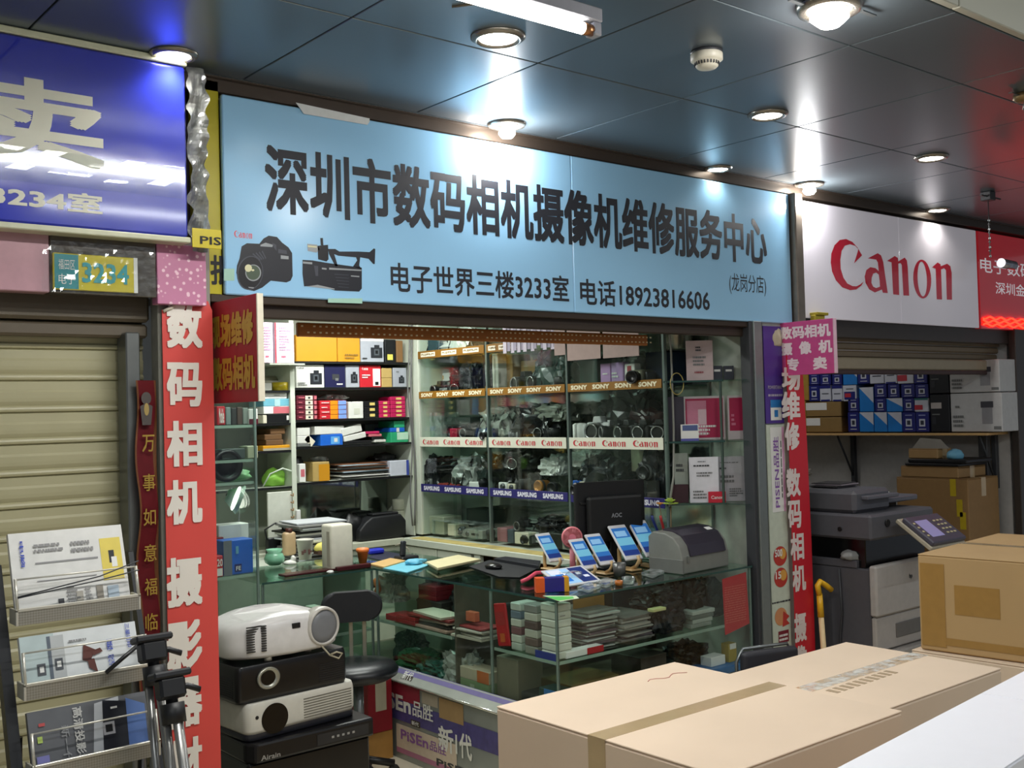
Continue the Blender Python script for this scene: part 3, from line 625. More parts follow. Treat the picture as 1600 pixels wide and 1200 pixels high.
# smoke detector
t = thing('smoke_detector', 'round cream smoke detector on the metal ceiling', 'smoke detector', (2.72, -1.146, 2.85))
bm = nbm(); lathe(bm, [(.052, 0), (.052, -.008), (.05, -.01)], (0, 0, 0), (0, 0, 1), 32); obj('base_ring', bm, DGREY, t, False)
bm = nbm(); lathe(bm, [(.05, -.008), (.052, -.012), (.052, -.03), (.046, -.034), (.04, -.036), (.036, -.05), (.03, -.056), (0, -.058)], (0, 0, 0), (0, 0, 1), 32); obj('housing', bm, M('d8d4c4', .4), t, False)
bm = nbm()
for k in range(24):
    a = 2 * PI * k / 24; box(bm, (.0365, -.002, -.048), (.0405, .002, -.038), mat=Matrix.Rotation(a, 4, 'Z'))
obj('vent_slots', bm, DGREY, t, False)
# hanging little spotlight before the red sign
t = thing('hanging_lamp', 'small silver cylinder lamp hanging on a chain before the red sign', 'lamp', (6.42, -.5, 2.2))
c = at(1572, 412, y=-.5); tz = at(1545, 343, y=-.5)
bm = nbm(); cyl(bm, (c.x - .06, -.5, c.z), (c.x + .09, -.5, c.z - .005), .026, seg=20); cyl(bm, (c.x + .085, -.5, c.z - .005), (c.x + .10, -.5, c.z - .005), .024, .02); obj('lamp_body', bm, M('a8a8b0', .2, .9), t)
bm = nbm()
for k in range(9): lathe(bm, [(.006, 0), (.008, .004), (.006, .008)], (tz.x, -.5, c.z + .03 + k * .025), (0, 0, 1) if k % 2 else (1, 0, 0), 8)
tube(bm, [(tz.x, -.5, c.z + .02), (tz.x, -.5, 2.80)], .003); obj('chain', bm, STEEL, t)
bm = nbm(); box(bm, (tz.x - .03, -.53, 2.80), (tz.x + .03, -.47, 2.85), .004); box(bm, (tz.x - .09, -.51, 2.818), (tz.x + .13, -.50, 2.826)); obj('ceiling_bracket', bm, DGREY, t)
# white paper strip tucked in the trim over the sky blue sign
bm = nbm(); a = at(463, 160, y=-.03); b = at(578, 186, y=-.03); prism(bm, [(a.x, a.z), (a.x + .03, a.z - .035), (b.x - .01, a.z - .035), (b.x, a.z - .022), (b.x, a.z - .01)], (0, -.026, 0), (1, 0, 0), (0, 0, 1), .002)
one('hanging_paper_strip', bm, M('d8dcdc', .5), 'white folded paper strip tucked along the top edge of the sky blue sign', 'paper')
# ================================================================ SHOP FURNITURE
FWH = M('c9cfc0', .5, var=.02); FIN = M('a8ada0', .6, var=.02); MIR = M('a8b4ae', .06, .92, 0, 0, name='mirror_silver')
# glass-fronted wall cabinet along the right wall (front plane x = 4.1)
XC = 4.1; ZS = [1.217, 1.52, 1.812, 2.092]; YM = [.34, 1.07, 1.795, 2.53]
t = thing('display_cabinet', 'tall glass fronted wall cabinet full of cameras along the right shop wall', 'display cabinet', (4.28, 1.45, 0))
bm = nbm(); box(bm, (4.435, .34, .909), (4.455, 2.94, 2.54)); obj('back_panel', bm, M('aab4ae', .10, .75, 0, 0, name='cabinet_mirror'), t)
bm = nbm(); box(bm, (XC, 2.53, .9), (4.435, 2.60, 2.54), .002); obj('side_panel', bm, FWH, t)
bm = nbm(); box(bm, (XC, .34, 2.46), (4.435, 2.53, 2.50)); obj('top_panel', bm, FWH, t)
for z in ZS:
    bm = nbm(); box(bm, (XC + .012, .345, z - .004), (4.434, 2.528, z + .004), 0); obj('glass_shelf', bm, glass('shelf_glass', 'e2f0ea', .8), t)
for y in YM[:-1]:
    bm = nbm(); box(bm, (XC - .004, y - .008, .909), (XC + .018, y + .008, 2.46), .002); obj('mullion', bm, M('70807a', .3, .5), t)
for a, b in zip(YM, YM[1:]):
    m_ = (a + b) / 2
    for k, (c, d) in enumerate(((a + .01, m_ + .012), (m_ - .012, b - .01))):
        bm = nbm(); xx = XC + .003 + .006 * k; box(bm, (xx, c, .91), (xx + .004, d, 2.455)); obj('glass_door', bm, GLASS, t)
def strips(z, h, col, tcol, word, n, label=None, logo=None, top=False, segs=None):
    for a, b in (segs or zip(YM, YM[1:])):
        bm = nbm(); box(bm, (XC - .008, a + .012, z - h / 2), (XC - .003, b - .012, z + h / 2), .001); s = obj('brand_strip', bm, M(col, .45, var=.05, scale=6), t)
        bm = nbm(); L = (b - a) - .04; w = L / n
        for k in range(n):
            o = (XC - .0095, b - .02 - k * w - w * .12, z - h * .28); U = (0, -w * (.76 if word != 'FUJIFILM' else .7), 0); V = (0, 0, h * .56)
            if logo == 'plaque':
                quad(bm, [V3(o), V3(o) + V3(U), V3(o) + V3(U) + V3(V), V3(o) + V3(V)], 1); o = V3(o) + V3((-.001, -.01, h * .12)); put_text(bm, word, o, V3(U) * .86, V3(V) * .55, .03)
            elif logo: canon(bm, o, U, V)
            else: put_text(bm, word, o, U, V, .06)
        obj('lettering', bm, [M(tcol, .4, var=0), CREAM], s)
strips(1.823, .046, '8a6018', 'e8e0c0', 'SONY', 4)
strips(1.515, .062, 'd6d8c6', 'c0303c', 'Canon', 3, logo=True)
strips(1.212, .052, '2b2868', 'd8d8e4', 'SAMSUNG', 3)
strips(2.088, .05, '7a5414', '6a5418', 'FUJIFILM', 3, logo='plaque', segs=[(1.45, 1.795), (1.795, 2.53)])
# base cabinet
t = thing('base_cabinet', 'low white base cabinet with a yellowed ledge under the glass fronted cabinet', 'cabinet', (4.25, 1.5, 0))
bm = nbm(); box(bm, (3.99, .77, .84), (4.455, 2.595, .885), .004); obj('ledge', bm, FWH, t)
bm = nbm(); box(bm, (4.0, .80, .885), (4.10, 2.53, .888)); obj('worn_paper', bm, M('b8a868', .7, var=.3, scale=8), t)
bm = nbm(); box(bm, (4.42, .78, .02), (4.455, 2.59, .84)); box(bm, (4.03, .775, .02), (4.42, .79, .84)); box(bm, (4.03, 1.66, .0), (4.42, 1.69, .84)); box(bm, (4.03, .77, .02), (4.42, 2.59, .05)); obj('carcass', bm, M('6a4c30', .6), t)
for a, b in ((1.87, 2.22), (2.23, 2.58)):
    d = nbm(); box(d, (4.0, a, .06), (4.03, b, .835), .003); obj('door', d, M('bfc4b4', .5), t)
bm = nbm(); box(bm, (4.0, 1.78, .0), (4.03, 1.84, .84), .002); obj('door_post', bm, FWH, t)
bm = nbm(); box(bm, (4.03, .78, .45), (4.42, 1.65, .47)); obj('shelf', bm, M('8a6438', .6), t)

# shelf unit on the back wall
YB = 2.6
t = thing('shelf_unit', 'white open shelf unit with black edges along the back wall of the shop', 'shelf unit', (3.5, 2.78, 0))
bm = nbm(); box(bm, (2.42, 2.93, 0), (4.1, 2.948, 2.54)); obj('back_panel', bm, FIN, t)
for a, b in ((3.19, 3.223), (4.085, 4.099), (2.42, 2.45)):
    bm = nbm(); box(bm, (a, YB, .885 if a < 4 else .89), (b, 2.93, 2.54), .002); obj('upright_panel', bm, FWH, t)
for z in (2.045, 1.88, 1.68, 1.513, 1.292):
    for a, b, dz in ((3.224, 4.084, 0), (2.451, 3.189, -.015)):
        if a < 3 and z > 2: continue
        bm = nbm(); box(bm, (a, YB + .004, z - .012 + dz), (b, 2.93, z + dz), 0); box(bm, (a, YB, z - .013 + dz), (b, YB + .005, z + .001 + dz), 0, 1); obj('shelf_board', bm, [FIN, BLK], t)
bm = nbm(); box(bm, (3.23, 2.915, .90), (4.08, 2.929, 1.275)); obj('mirror', bm, MIR, t)
bm = nbm(); box(bm, (2.42, YB - .02, .845), (4.0, 2.93, .885), .003); obj('bench_top', bm, M('c6c8b4', .5), t)
for a, b in ((2.42, 2.9), (2.91, 3.4), (3.41, 3.97)):
    bm = nbm(); box(bm, (a, YB, .05), (b, YB + .02, .84), .003); obj('door', bm, M('b4b9aa', .5), t)
# white work desk between back counter and shelf unit
t = thing('work_desk', 'white work desk crowded with papers behind the back glass counter', 'desk', (3.0, 2.2, 0))
bm = nbm(); box(bm, (2.42, 1.96, .83), (3.35, 2.57, .865), .004); obj('desk_top', bm, FWH, t)
for x in (2.44, 3.30):
    bm = nbm(); box(bm, (x, 2.0, 0), (x + .03, 2.55, .83), .002); obj('side_panel', bm, FWH, t)

# glass cases
def gcase(name, label, cat, x0, x1, y0, y1, z0, z1, faces, posts, shelves=(), base=None, top=True, edge=('f', )):
    t = thing(name, label, cat, ((x0 + x1) / 2, (y0 + y1) / 2, 0))
    if top:
        bm = nbm(); box(bm, (x0, y0, z1 - .008), (x1, y1, z1)); obj('glass_top', bm, glass('top_glass', 'dcece6', 1.1), t)
        bm = nbm()
        if 'f' in edge: box(bm, (x0, y0 - .0015, z1 - .009), (x1, y0, z1 + .0005))
        if 'l' in edge: box(bm, (x0 - .0015, y0, z1 - .009), (x0, y1, z1 + .0005))
        obj('glass_edge', bm, EDGE, t)
    for a in faces:
        bm = nbm()
        if a == 'f': box(bm, (x0 + .004, y0 + .002, z0), (x1 - .004, y0 + .008, z1 - .010))
        if a == 'l': box(bm, (x0 + .002, y0 + .010, z0), (x0 + .008, y1 - .004, z1 - .010))
        if a == 'r': box(bm, (x1 - .008, y0 + .010, z0), (x1 - .002, y1 - .004, z1 - .010))
        if a == 'b': box(bm, (x0 + .004, y1 - .008, z0), (x1 - .004, y1 - .002, z1 - .010))
        obj('glass_panel', bm, GLASS, t)
    for x, y in posts:
        bm = nbm(); box(bm, (x - .006, y - .006, z0), (x + .006, y + .006, z1 - .009), .002); obj('corner_post', bm, M('7d918a', .25, .3), t)
    for z, a0, a1, b0, b1 in shelves:
        bm = nbm(); box(bm, (a0, b0, z - .008), (a1, b1, z)); box(bm, (a0, b0 - .001, z - .014), (a1, b0 + .004, z - .0005), 0, 1); box(bm, (a0 - .001, b0, z - .014), (a0 + .003, b1, z - .0005), 0, 1); obj('glass_shelf', bm, [glass('shelf_glass', 'e2f0ea', .8), M('8fa698', .4)], t)
    return t
# front counter
t = gcase('glass_counter', 'front glass display counter facing the walkway with phones and a printer on top', 'counter', 3.02, 4.33, 0, .75, .40, .905, 'fl', [(3.03, .008), (3.03, .452), (4.32, .012)], [(.642, 3.035, 4.31, .014, .44)], edge='fl')
bm = nbm(); box(bm, (3.03, .012, .37), (4.32, .74, .40)); obj('base_board', bm, M('6f6a58', .6), t)
bm = nbm(); box(bm, (3.06, .03, 0), (4.32, .72, .37), .003); obj('plinth', bm, M('b9bab0', .5), t)
bm = nbm(); box(bm, (3.04, .735, .40), (4.32, .745, .89)); obj('rear_panel', bm, M('5a564a', .6), t)
# side counter
t = gcase('glass_counter', 'side glass display counter running into the shop with a printed kick panel', 'counter', 3.02, 3.5, .752, 1.95, .40, .905, 'l', [(3.03, 1.40)], [(.642, 3.035, 3.48, .765, 1.93)], edge='l')
bm = nbm(); box(bm, (3.03, .755, .37), (3.5, 1.94, .40)); obj('base_board', bm, M('6f6a58', .6), t)
bm = nbm(); box(bm, (3.06, .755, 0), (3.5, 1.94, .37), .003); obj('plinth', bm, M('b9bab0', .5), t)
bm = nbm(); box(bm, (3.485, .76, .40), (3.495, 1.94, .89)); obj('rear_panel', bm, M('98a091', .6), t)
# printed kick panel with slanting ledge
def pisen(bm, o, u, v, mi=0, bold=.02, rest=True):
    put_text(bm, 'PiSEn', o, V3(u) * (.62 if rest else 1), v, bold + .02, mi)
    if rest: put_text(bm, '品胜', V3(o) + V3(u) * .65, V3(u) * .35, V3(v) * .95, bold, mi)
t = thing('kick_panel', 'silver and purple printed kick panel below the side glass counter', 'kick panel', (2.99, .7, 0))
bm = nbm(); box(bm, (2.972, .0, .0), (2.978, 1.40, .375)); obj('panel_sheet', bm, M('8f9490', .3, .4, 0, .15, 5), t)
bm = nbm(); prism(bm, [(.0, .0), (.004, -.006), (.054, .052), (.05, .058)], (2.962, 0, .378), (1, 0, 0), (0, 0, 1), -1.40); 
obj('slanted_ledge', bm, M('c4c8c0', .25, .35, 0, .12, 6), t); bm = nbm(); quad(bm, [(2.992, 1.40, .4135), (2.992, 0, .4135), (3.0135, 0, .4375), (3.0135, 1.40, .4375)]); obj('purple_band', bm, M('8078a8', .3), t)
bm = nbm(); tube(bm, [(2.963, .0, .379), (2.963, 1.40, .379)], .006, 8); obj('ledge_lip', bm, M('e4e4da', .15, .8), t)
def kq(bm, y0, y1, z0, z1, mi=0, e=.0): quad(bm, [(2.9705 - e, y0, z0), (2.9705 - e, y1, z0), (2.9705 - e, y1, z1), (2.9705 - e, y0, z1)], mi)
bm = nbm(); kq(bm, 1.385, .95, .29, .37, 0); kq(bm, 1.38, .0, .19, .29, 1, .0003); kq(bm, 1.16, .66, .05, .17, 2, .0005); kq(bm, 1.16, .66, .03, .055, 3, .0008); kq(bm, .93, .80, .31, .365, 4); kq(bm, .79, .60, .27, .365, 5, .0006)
obj('printed_fields', bm, [M('8a1f34', .4), M('4a4478', .35, var=.2), M('c9b8a4', .4), M('a86a86', .4), M('a49a88', .5), M('9a7e56', .6)], t)
def ky(y0, y1, z0, z1): return (2.9688, y0, z0), (0, y1 - y0, 0), (0, 0, z1 - z0)
bm = nbm(); pisen(bm, *ky(1.33, .84, .235, .315), bold=.02); obj('brand_lettering', bm, M('d8d8d0', .4, var=0), t); bm = nbm(); put_text(bm, '新', *ky(.80, .68, .12, .235), .03); put_text(bm, '1代', *ky(.665, .54, .12, .235), .03); obj('white_lettering', bm, M('d8d8d0', .4, var=0), t)
bm = nbm(); pisen(bm, *ky(1.12, .74, .10, .15), bold=.01); obj('purple_lettering', bm, M('8a5a9a', .4, var=0), t)
bm = nbm(); pisen(bm, *ky(.82, .56, .04, .075), bold=.01, rest=False); obj('black_lettering', bm, DGREY, t)
bm = nbm(); kq(bm, 1.03, .95, .185, .215, 0, .001); obj('square_badge', bm, M('4a4238', .5), t); bm = nbm(); quad(bm, [(2.976, 1.12, .395), (2.976, 1.03, .395), (3.008, 1.03, .431), (3.008, 1.12, .431)], 0); obj('round_badge', bm, M('4a4238', .5), t)
bm = nbm(); put_text(bm, '新代', (2.9675, 1.02, .19), (0, -.06, 0), (0, 0, .02), .02); put_text(bm, '新代', (2.974, 1.115, .3965), (0, -.08, 0), (.030, 0, .034), .02); obj('badge_lettering', bm, PAPER, t)
# back counter and left case
t = gcase('glass_counter', 'back glass counter holding cups, a vase and a dark red tray', 'counter', 2.385, 3.015, 1.41, 1.95, .30, .905, 'fr', [(2.392, 1.418), (3.008, 1.418)], [(.60, 2.395, 3.0, 1.42, 1.93)])
bm = nbm(); box(bm, (2.39, 1.42, .05), (3.01, 1.94, .30), .003); obj('plinth', bm, M('9ca090', .5), t)
bm = nbm(); box(bm, (2.395, 1.93, .30), (3.01, 1.94, .89)); obj('rear_panel', bm, M('a9b0a2', .6), t)
t = gcase('glass_case', 'tall glass case with dark shelves behind the tall coral banner', 'display cabinet', 1.53, 2.375, 1.41, 1.85, .30, 2.2, 'fr', [(2.368, 1.418), (1.54, 1.418)], [(z, 1.545, 2.36, 1.425, 1.84) for z in (.955, 1.398, 1.505, 1.67)])
bm = nbm(); box(bm, (1.54, 1.42, 0), (2.37, 1.84, .30), .003); obj('plinth', bm, M('9ca090', .5), t)
# corner shelves with certificates
def atd(px, py, off=0):
    n = V3((.696, .718, 0)); p0 = V3((4.1, .34, 0)) + n * off; d = at(px, py, z=0) - CAM; return CAM + d * ((p0 - CAM).dot(n) / d.dot(n))
t = thing('corner_shelves', 'corner glass shelves carrying certificates beside the aluminium frame post', 'shelf unit', (4.3, .25, 0))
for z in (1.832, 1.525, 1.21):
    bm = nbm(); prism(bm, [(4.095, .335), (4.30, .13), (4.305, .005), (4.45, .005), (4.45, .335)], (0, 0, z - .006), (1, 0, 0), (0, 1, 0), .006); 
    box(bm, (-.15, -.0012, -.0075), (.15, .0012, .0015), 0, 1, mat=Matrix.Translation((4.1985, .2315, z)) @ Matrix.Rotation(-PI / 4, 4, 'Z')); obj('glass_shelf', bm, [glass('shelf_glass', 'e2f0ea', .8), EDGE], t)
for x, y in ((4.10, .325), (4.30, .14)):
    bm = nbm(); box(bm, (x - .006, y - .004, 1.205), (x + .006, y + .008, 1.83), .002); obj('shelf_post', bm, M('4f5f58', .3, .4), t)

# ================================================================ GOODS: helpers
def ybox(name, label, cat, px0, px1, z0, h, mat, y=YB + .02, d=.2, pm_=None, deco=(), texts=(), group=None, pyc=None, rotz=0):
    """a box standing on a shelf that runs along x"""
    py = pyc or 650; a = at(px0, py, y=y); b = at(px1, py, y=y)
    return carton(name, label, cat, (a.x, y, z0), (b.x, y + d, z0 + h), mat, '-y', deco, texts, group, .003, rotz)
def zof(py, px, y=YB + .02): return at(px, py, y=y).z
K_ = {'gr': M('9fa3ac', .4), 'nv': M('1b1c44', .4), 'rd': M('c02430', .4), 'yl': M('c68a1c', .45, 0, 0, .05, 6), 'wh': M('d6d6d0', .45), 'be': M('b59a5e', .5), 'mr': M('5c1428', .45), 'bl': M('1c62c8', .4), 'lb': M('6fb0c4', .45), 'pk': M('c86a74', .45), 'gn': M('2aa070', .45), 'mg': M('b81c54', .45), 'or': M('e08a18', .45), 'bk': BLK, 'cr': CREAM, 'bn': M('7c5a34', .6)}
def dslr_pic(cx, cz, w, h):
    """little camera picture as deco rows"""
    return [(cx - w / 2, cx + w / 2, cz - h / 2, cz + h * .3, M('23262c', .4, var=0)), (cx - w * .2, cx + w * .25, cz + h * .3, cz + h / 2, M('23262c', .4, var=0)), (cx - w * .22, cx + w * .22, cz - h * .3, cz + h * .18, M('50565c', .3, var=0)), (cx - w * .12, cx + w * .12, cz - h * .18, cz + h * .08, M('101216', .3, var=0))]
Z1, Z2, Z3, Z4, Z5 = 2.0475, 1.8825, 1.6825, 1.5155, 1.2945
# row 1
ybox('cardboard_box', 'wide yellow orange box on the top shelf of the white shelf unit', 'box', 465, 529, Z1, .165, K_['yl'])
ybox('cardboard_box', 'narrower yellow box beside the wide one on the top shelf', 'box', 530, 565, Z1, .155, K_['yl'], texts=[('#2', .3, .9, .1, .35, M('8a6a28', .5, var=0))])
ybox('camera_box', 'white camera box next to the yellow boxes on the top shelf', 'box', 566, 602, Z1, .155, K_['gr'], deco=[(0, 1, .88, 1, K_['wh'])] + dslr_pic(.68, .45, .5, .55), texts=[('#1', .05, .3, .1, .2, INK)])
ybox('lens_box', 'black box with a yellow sticker on the top shelf', 'box', 604, 621, Z1, .15, BLK, deco=[(.2, .7, .1, .35, M('d8c85a', .5))])
ybox('lens_box', 'thin brown box at the right end of the top shelf', 'box', 622, 632, Z1, .145, K_['bn'])
for k, (a, b) in enumerate(((411, 429), (432, 462))):
    t = ybox('certificate_folder', ('narrower open pale pink certificate folder at the left end of the top shelf', 'wider pale pink certificate folder with a red spine at the left of the top shelf')[k], 'certificate', a, b, 1.868 + .16, .245, M('d6c4d2', .5), y=2.5, d=.05, deco=[(0, .07, 0, 1, M('b03040', .5)), (.1, .96, .04, .97, M('e2d2e0', .5))], texts=[('#9', .2, .85, .3, .9, M('b88aa8', .5, var=0)), ('#1', .3, .7, .12, .2, M('c85a70', .5, var=0))])
bm = nbm(); box(bm, (3.0, 2.49, 2.018), (3.235, 2.6, 2.027)); box(bm, (3.0, 2.6, 2.018), (3.19, 2.93, 2.027)); one('shelf_board', bm, FIN, 'plain white board carrying the two pale pink certificate folders', 'board')
# row 2
ybox('camera_box', 'large white camera box with red brand print on the second shelf', 'box', 464, 508, Z2, .144, K_['wh'], deco=dslr_pic(.7, .45, .42, .62), texts=[('CANON', .04, .26, .82, .92, DGREY), ('#2', .05, .4, .08, .25, GREY)])
ybox('camera_box', 'dark navy camera box on the second shelf', 'box', 509, 541, Z2, .142, K_['nv'], deco=[(.35, .7, .35, .6, DGREY), (.5, .65, .3, .42, GREY)], texts=[('#1', .55, .95, .1, .2, PAPER)])
ybox('camera_box', 'grey camera box between the navy and the red box', 'box', 542, 563, Z2, .143, K_['gr'], deco=dslr_pic(.6, .45, .5, .5))
ybox('camera_box', 'red camera box with a white side panel on the second shelf', 'box', 564, 597, Z2, .143, K_['rd'], deco=[(.6, .95, .06, .85, PAPER), (.7, .86, .1, .25, BLK)], texts=[('CANON', .08, .35, .78, .9, PAPER), ('#2', .08, .55, .4, .6, PAPER)])
ybox('carton_box', 'small beige box, lower of two at the second shelf', 'box', 598, 614, Z2, .06, K_['be'])
ybox('carton_box', 'small beige box, upper of two at the second shelf', 'box', 598, 614, Z2 + .0605, .065, K_['be'])
ybox('camera_box', 'small white camera box at the right end of the second shelf', 'box', 616, 637, Z2, .128, K_['gr'], deco=dslr_pic(.6, .4, .4, .4), texts=[('#1', .2, .5, .75, .85, GREY)])
# row 3
for k in range(5):
    ybox('slim_box', ('lowest', 'second lowest', 'middle', 'second highest', 'topmost')[k] + ' maroon and cream slim box on the third shelf', 'box', 464, 496, Z3 + .0305 * k, .030, K_['mr'], group='maroon and cream slim boxes', deco=[(.42, .78, .08, .92, CREAM), (.85, .97, .15, .85, K_['pk']), (.55, .66, .3, .7, DGREY)], texts=[('#1', .08, .36, .3, .75, K_['pk'])])
for k in range(4):
    ybox('slim_box', ('lowest', 'second lowest', 'second highest', 'topmost')[k] + ' red, orange and blue slim box on the third shelf', 'box', 500, 542, Z3 + .0295 * k, .029, K_['rd'], group='red, orange and blue slim boxes', deco=[(.38, .66, .03, .97, K_['or']), (.68, .98, .05, .95, M('7a9ad8', .45))], texts=[('#1', .05, .34, .35, .7, PAPER)])
bm = nbm(); c = at(522, 628, y=2.70); blob(bm, (c.x, 2.72, Z3 + .119), (.10, .07, .028), 2, .5, 4); one('plastic_bag', bm, FILM, 'crumpled clear plastic bag on the red, orange and blue boxes', 'bag')
ybox('white_box', 'upright white box in the middle of the third shelf', 'box', 545, 568, Z3, .108, K_['wh'], deco=[(.35, .75, .25, .6, M('c4c6b8', .5))])
i = 0
for a, b, rows, kind in ((570, 592, 3, 'black'), (593, 610, 4, 'crimson'), (611, 634, 5, 'crimson')):
    for k in range(rows):
        h = .027 if rows > 3 else .036
        ybox('film_box', '%s and yellow box, %s in the %s stack on the third shelf' % (kind, ('bottom', 'second', 'third', 'fourth', 'fifth')[k], ('black', 'middle crimson', 'tallest crimson')[i]), 'box', a, b, Z3 + (h + .0005) * k, h, BLK if kind == 'black' else K_['mg'], group='black and crimson battery boxes', deco=[(.35, .72, .25, .75, M('d8c070', .5))], d=.15)
    i += 1
# row 4
ybox('white_box', 'lower white box at the left end of the fourth shelf', 'box', 464, 484, Z4 + .02, .048, K_['wh']); ybox('white_box', 'upper white box at the left end of the fourth shelf', 'box', 464, 484, Z4 + .0685, .05, K_['wh'])
ybox('tray', 'flat grey tray under the two white boxes on the fourth shelf', 'tray', 464, 485, Z4, .0195, GREY)
ybox('product_box', 'bright blue box with pale print on the fourth shelf', 'box', 500, 535, Z4, .07, K_['bl'], deco=[(.45, .85, .12, .8, M('5aa0e0', .4)), (.6, .75, .3, .65, K_['wh'])])
t = ybox('white_box', 'long white box lying on the bright blue box', 'box', 490, 537, Z4 + .071, .052, K_['wh'], rotz=.04)
t = ybox('white_box', 'white box leaning steeply against the bright blue box', 'box', 484, 494, Z4 + .012, .07, K_['cr']); t.rotation_euler = (0, -.85, 0)
t = ybox('white_box', 'tilted white box, lower of two right of the blue box', 'box', 537, 572, Z4 + .030, .036, K_['wh']); t.rotation_euler = (0, -.16, 0)
t = ybox('white_box', 'tilted white box, upper of two right of the blue box', 'box', 534, 566, Z4 + .069, .048, K_['wh']); t.rotation_euler = (0, -.2, 0)
ybox('black_case', 'flat black case under the tilted white boxes', 'case', 536, 580, Z4, .022, BLK)
for k, (c_, n_) in enumerate((('mg', 'magenta'), ('pk', 'pale pink'), ('bk', 'black'), ('wh', 'white'))):
    t = ybox('packet', n_ + ' flat packet in the small messy pile on the fourth shelf', 'packet', 574 + 2 * k, 594 + 2 * k, Z4 + .062 - .0185 * k + .0, .017, K_[c_], rotz=.1 * (k - 1))
ybox('grey_box', 'dark grey box at the back of the fourth shelf', 'box', 570, 604, Z4, .125, M('55585a', .5), y=2.82, d=.08)
ybox('product_box', 'green and white box at the right end of the fourth shelf', 'box', 610, 637, Z4, .068, K_['gn'], deco=[(.35, 1, .25, .95, M('b8dcc4', .5))])
ybox('product_box', 'small blue box on the green and white box', 'box', 610, 632, Z4 + .0685, .028, K_['bl'], deco=[(.4, .6, 0, 1, K_['wh'])]); ybox('product_box', 'small green box on top of the small blue box', 'box', 616, 632, Z4 + .097, .045, K_['gn'])
# row 5
t = ybox('tube_box', 'white and red tube standing at the left end of the fifth shelf', 'tube', 466, 476, Z5, .115, PAPER, deco=[(.2, .8, .3, .7, K_['pk'])], d=.04)
bm = nbm(); c = at(467, 745, y=2.70); lathe(bm, [(.035, 0), (.04, .01), (.04, .13), (.03, .14), (.03, .155), (0, .16)], (c.x + .0, 2.72, Z5)); one('black_jar', bm, BLK, 'tall black jar at the left end of the fifth shelf', 'jar')
t = ybox('open_carton', 'yellow carton with plastic wrapped flaps on the fifth shelf', 'box', 487, 513, Z5, .12, K_['be'], deco=[(.35, 1, 0, .88, K_['yl'])])
bm = nbm(); c = at(500, 725, y=2.7); blob(bm, (c.x, 2.72, Z5 + .1215), (.06, .05, .02), 4, .5, 4); one('plastic_bag', bm, FILM, 'clear plastic bag on the yellow carton', 'bag')
def papers(label, x0, x1, y0, y1, z, n, dz, cols, seed=1, name='paper_pile', cat='papers', wob=.03, rise=0, kind='stuff'):
    rnd = random.Random(seed); bm = nbm(); mats = [M(c, .7, var=.03) for c in cols]
    for k in range(n):
        a = rnd.uniform(-.12, .12); cx, cy = (x0 + x1) / 2 + rnd.uniform(-wob, wob), (y0 + y1) / 2 + rnd.uniform(-wob, wob); sx, sy = (x1 - x0) / 2 * rnd.uniform(.8, 1), (y1 - y0) / 2 * rnd.uniform(.8, 1)
        box(bm, (-sx, -sy, .0), (sx, sy, dz * rnd.uniform(.5, .95)), 0, rnd.randrange(len(mats)), mat=Matrix.Translation((cx, cy, z + dz * k)) @ Matrix.Rotation(a, 4, 'Z') @ Matrix.Rotation(rise, 4, 'Y'))
    return one(name, bm, mats, label, cat, None, kind)
a, b = at(520, 740, y=2.7).x, at(600, 740, y=2.7).x
papers('messy pile of folders and papers on the fifth shelf', a, b, 2.62, 2.86, Z5 + .001, 14, .007, ['d8d8d4', '8a5a3c', 'e4e0d4', 'b8ccd8', '30302c'], 3, wob=.02)
ybox('binder', 'white binder with a blue edge standing at the right end of the fifth shelf', 'binder', 608, 637, Z5, .10, M('c8ccd8', .5), deco=[(.86, 1, 0, 1, M('3a4aa0', .5))])
bm = nbm(); c = at(600, 712, y=2.75); blob(bm, (c.x, 2.77, Z5 + .103), (.10, .05, .03), 6, .6, 3); one('black_pouch', bm, BLK, 'crumpled black pouch on the papers of the fifth shelf', 'pouch')

# left column of the shelf unit
XL = dict(y=YB - .05)
def lbox(name, label, cat, px0, px1, z0, h, mat, **k): return ybox(name, label, cat, px0, px1, z0, h, mat, **k)
L1, L2, L3, L4 = 1.8675, 1.6675, 1.5005, 1.2795
lbox('white_box', 'tiny white box on the upper left shelf of the shelf unit', 'box', 415, 426, L1, .045, PAPER, d=.05)
bm = nbm(); c = at(438, 605, y=2.66); lathe(bm, [(.035, 0), (.05, 0), (.052, .05), (.035, .05)], (c.x, 2.66, L1), seg=24); one('tape_roll', bm, M('b8a420', .35), 'yellow tape roll beside the tiny white box', 'tape')
bm = nbm(); c = at(425, 588, y=2.78); cyl(bm, (c.x - .06, 2.80, L1 + .048), (c.x + .06, 2.80, L1 + .048), .048, seg=24); one('paper_roll', bm, M('b8b4a4', .6), 'pale roll lying behind the yellow tape roll', 'roll')
lbox('carton_box', 'low black box at the bottom of the pile on the second left shelf', 'box', 418, 455, L2, .056, BLK, deco=[(.8, .9, .3, .8, PAPER)]); lbox('carton_box', 'small cream box left of the low black box', 'box', 411, 417, L2, .05, K_['cr'])
lbox('slim_box', 'white and pink box in the pile on the second left shelf', 'box', 412, 455, L2 + .0565, .046, PAPER, deco=[(.35, 1, .05, .95, K_['pk'])]); lbox('slim_box', 'light blue box in the pile on the second left shelf', 'box', 412, 455, L2 + .103, .045, K_['lb'], deco=[(.4, .6, 0, 1, M('a8ccd0', .5))]); lbox('slim_box', 'white box topping the pile on the second left shelf', 'box', 414, 449, L2 + .1485, .042, PAPER, texts=[('#1', .4, .8, .45, .6, GREY)])
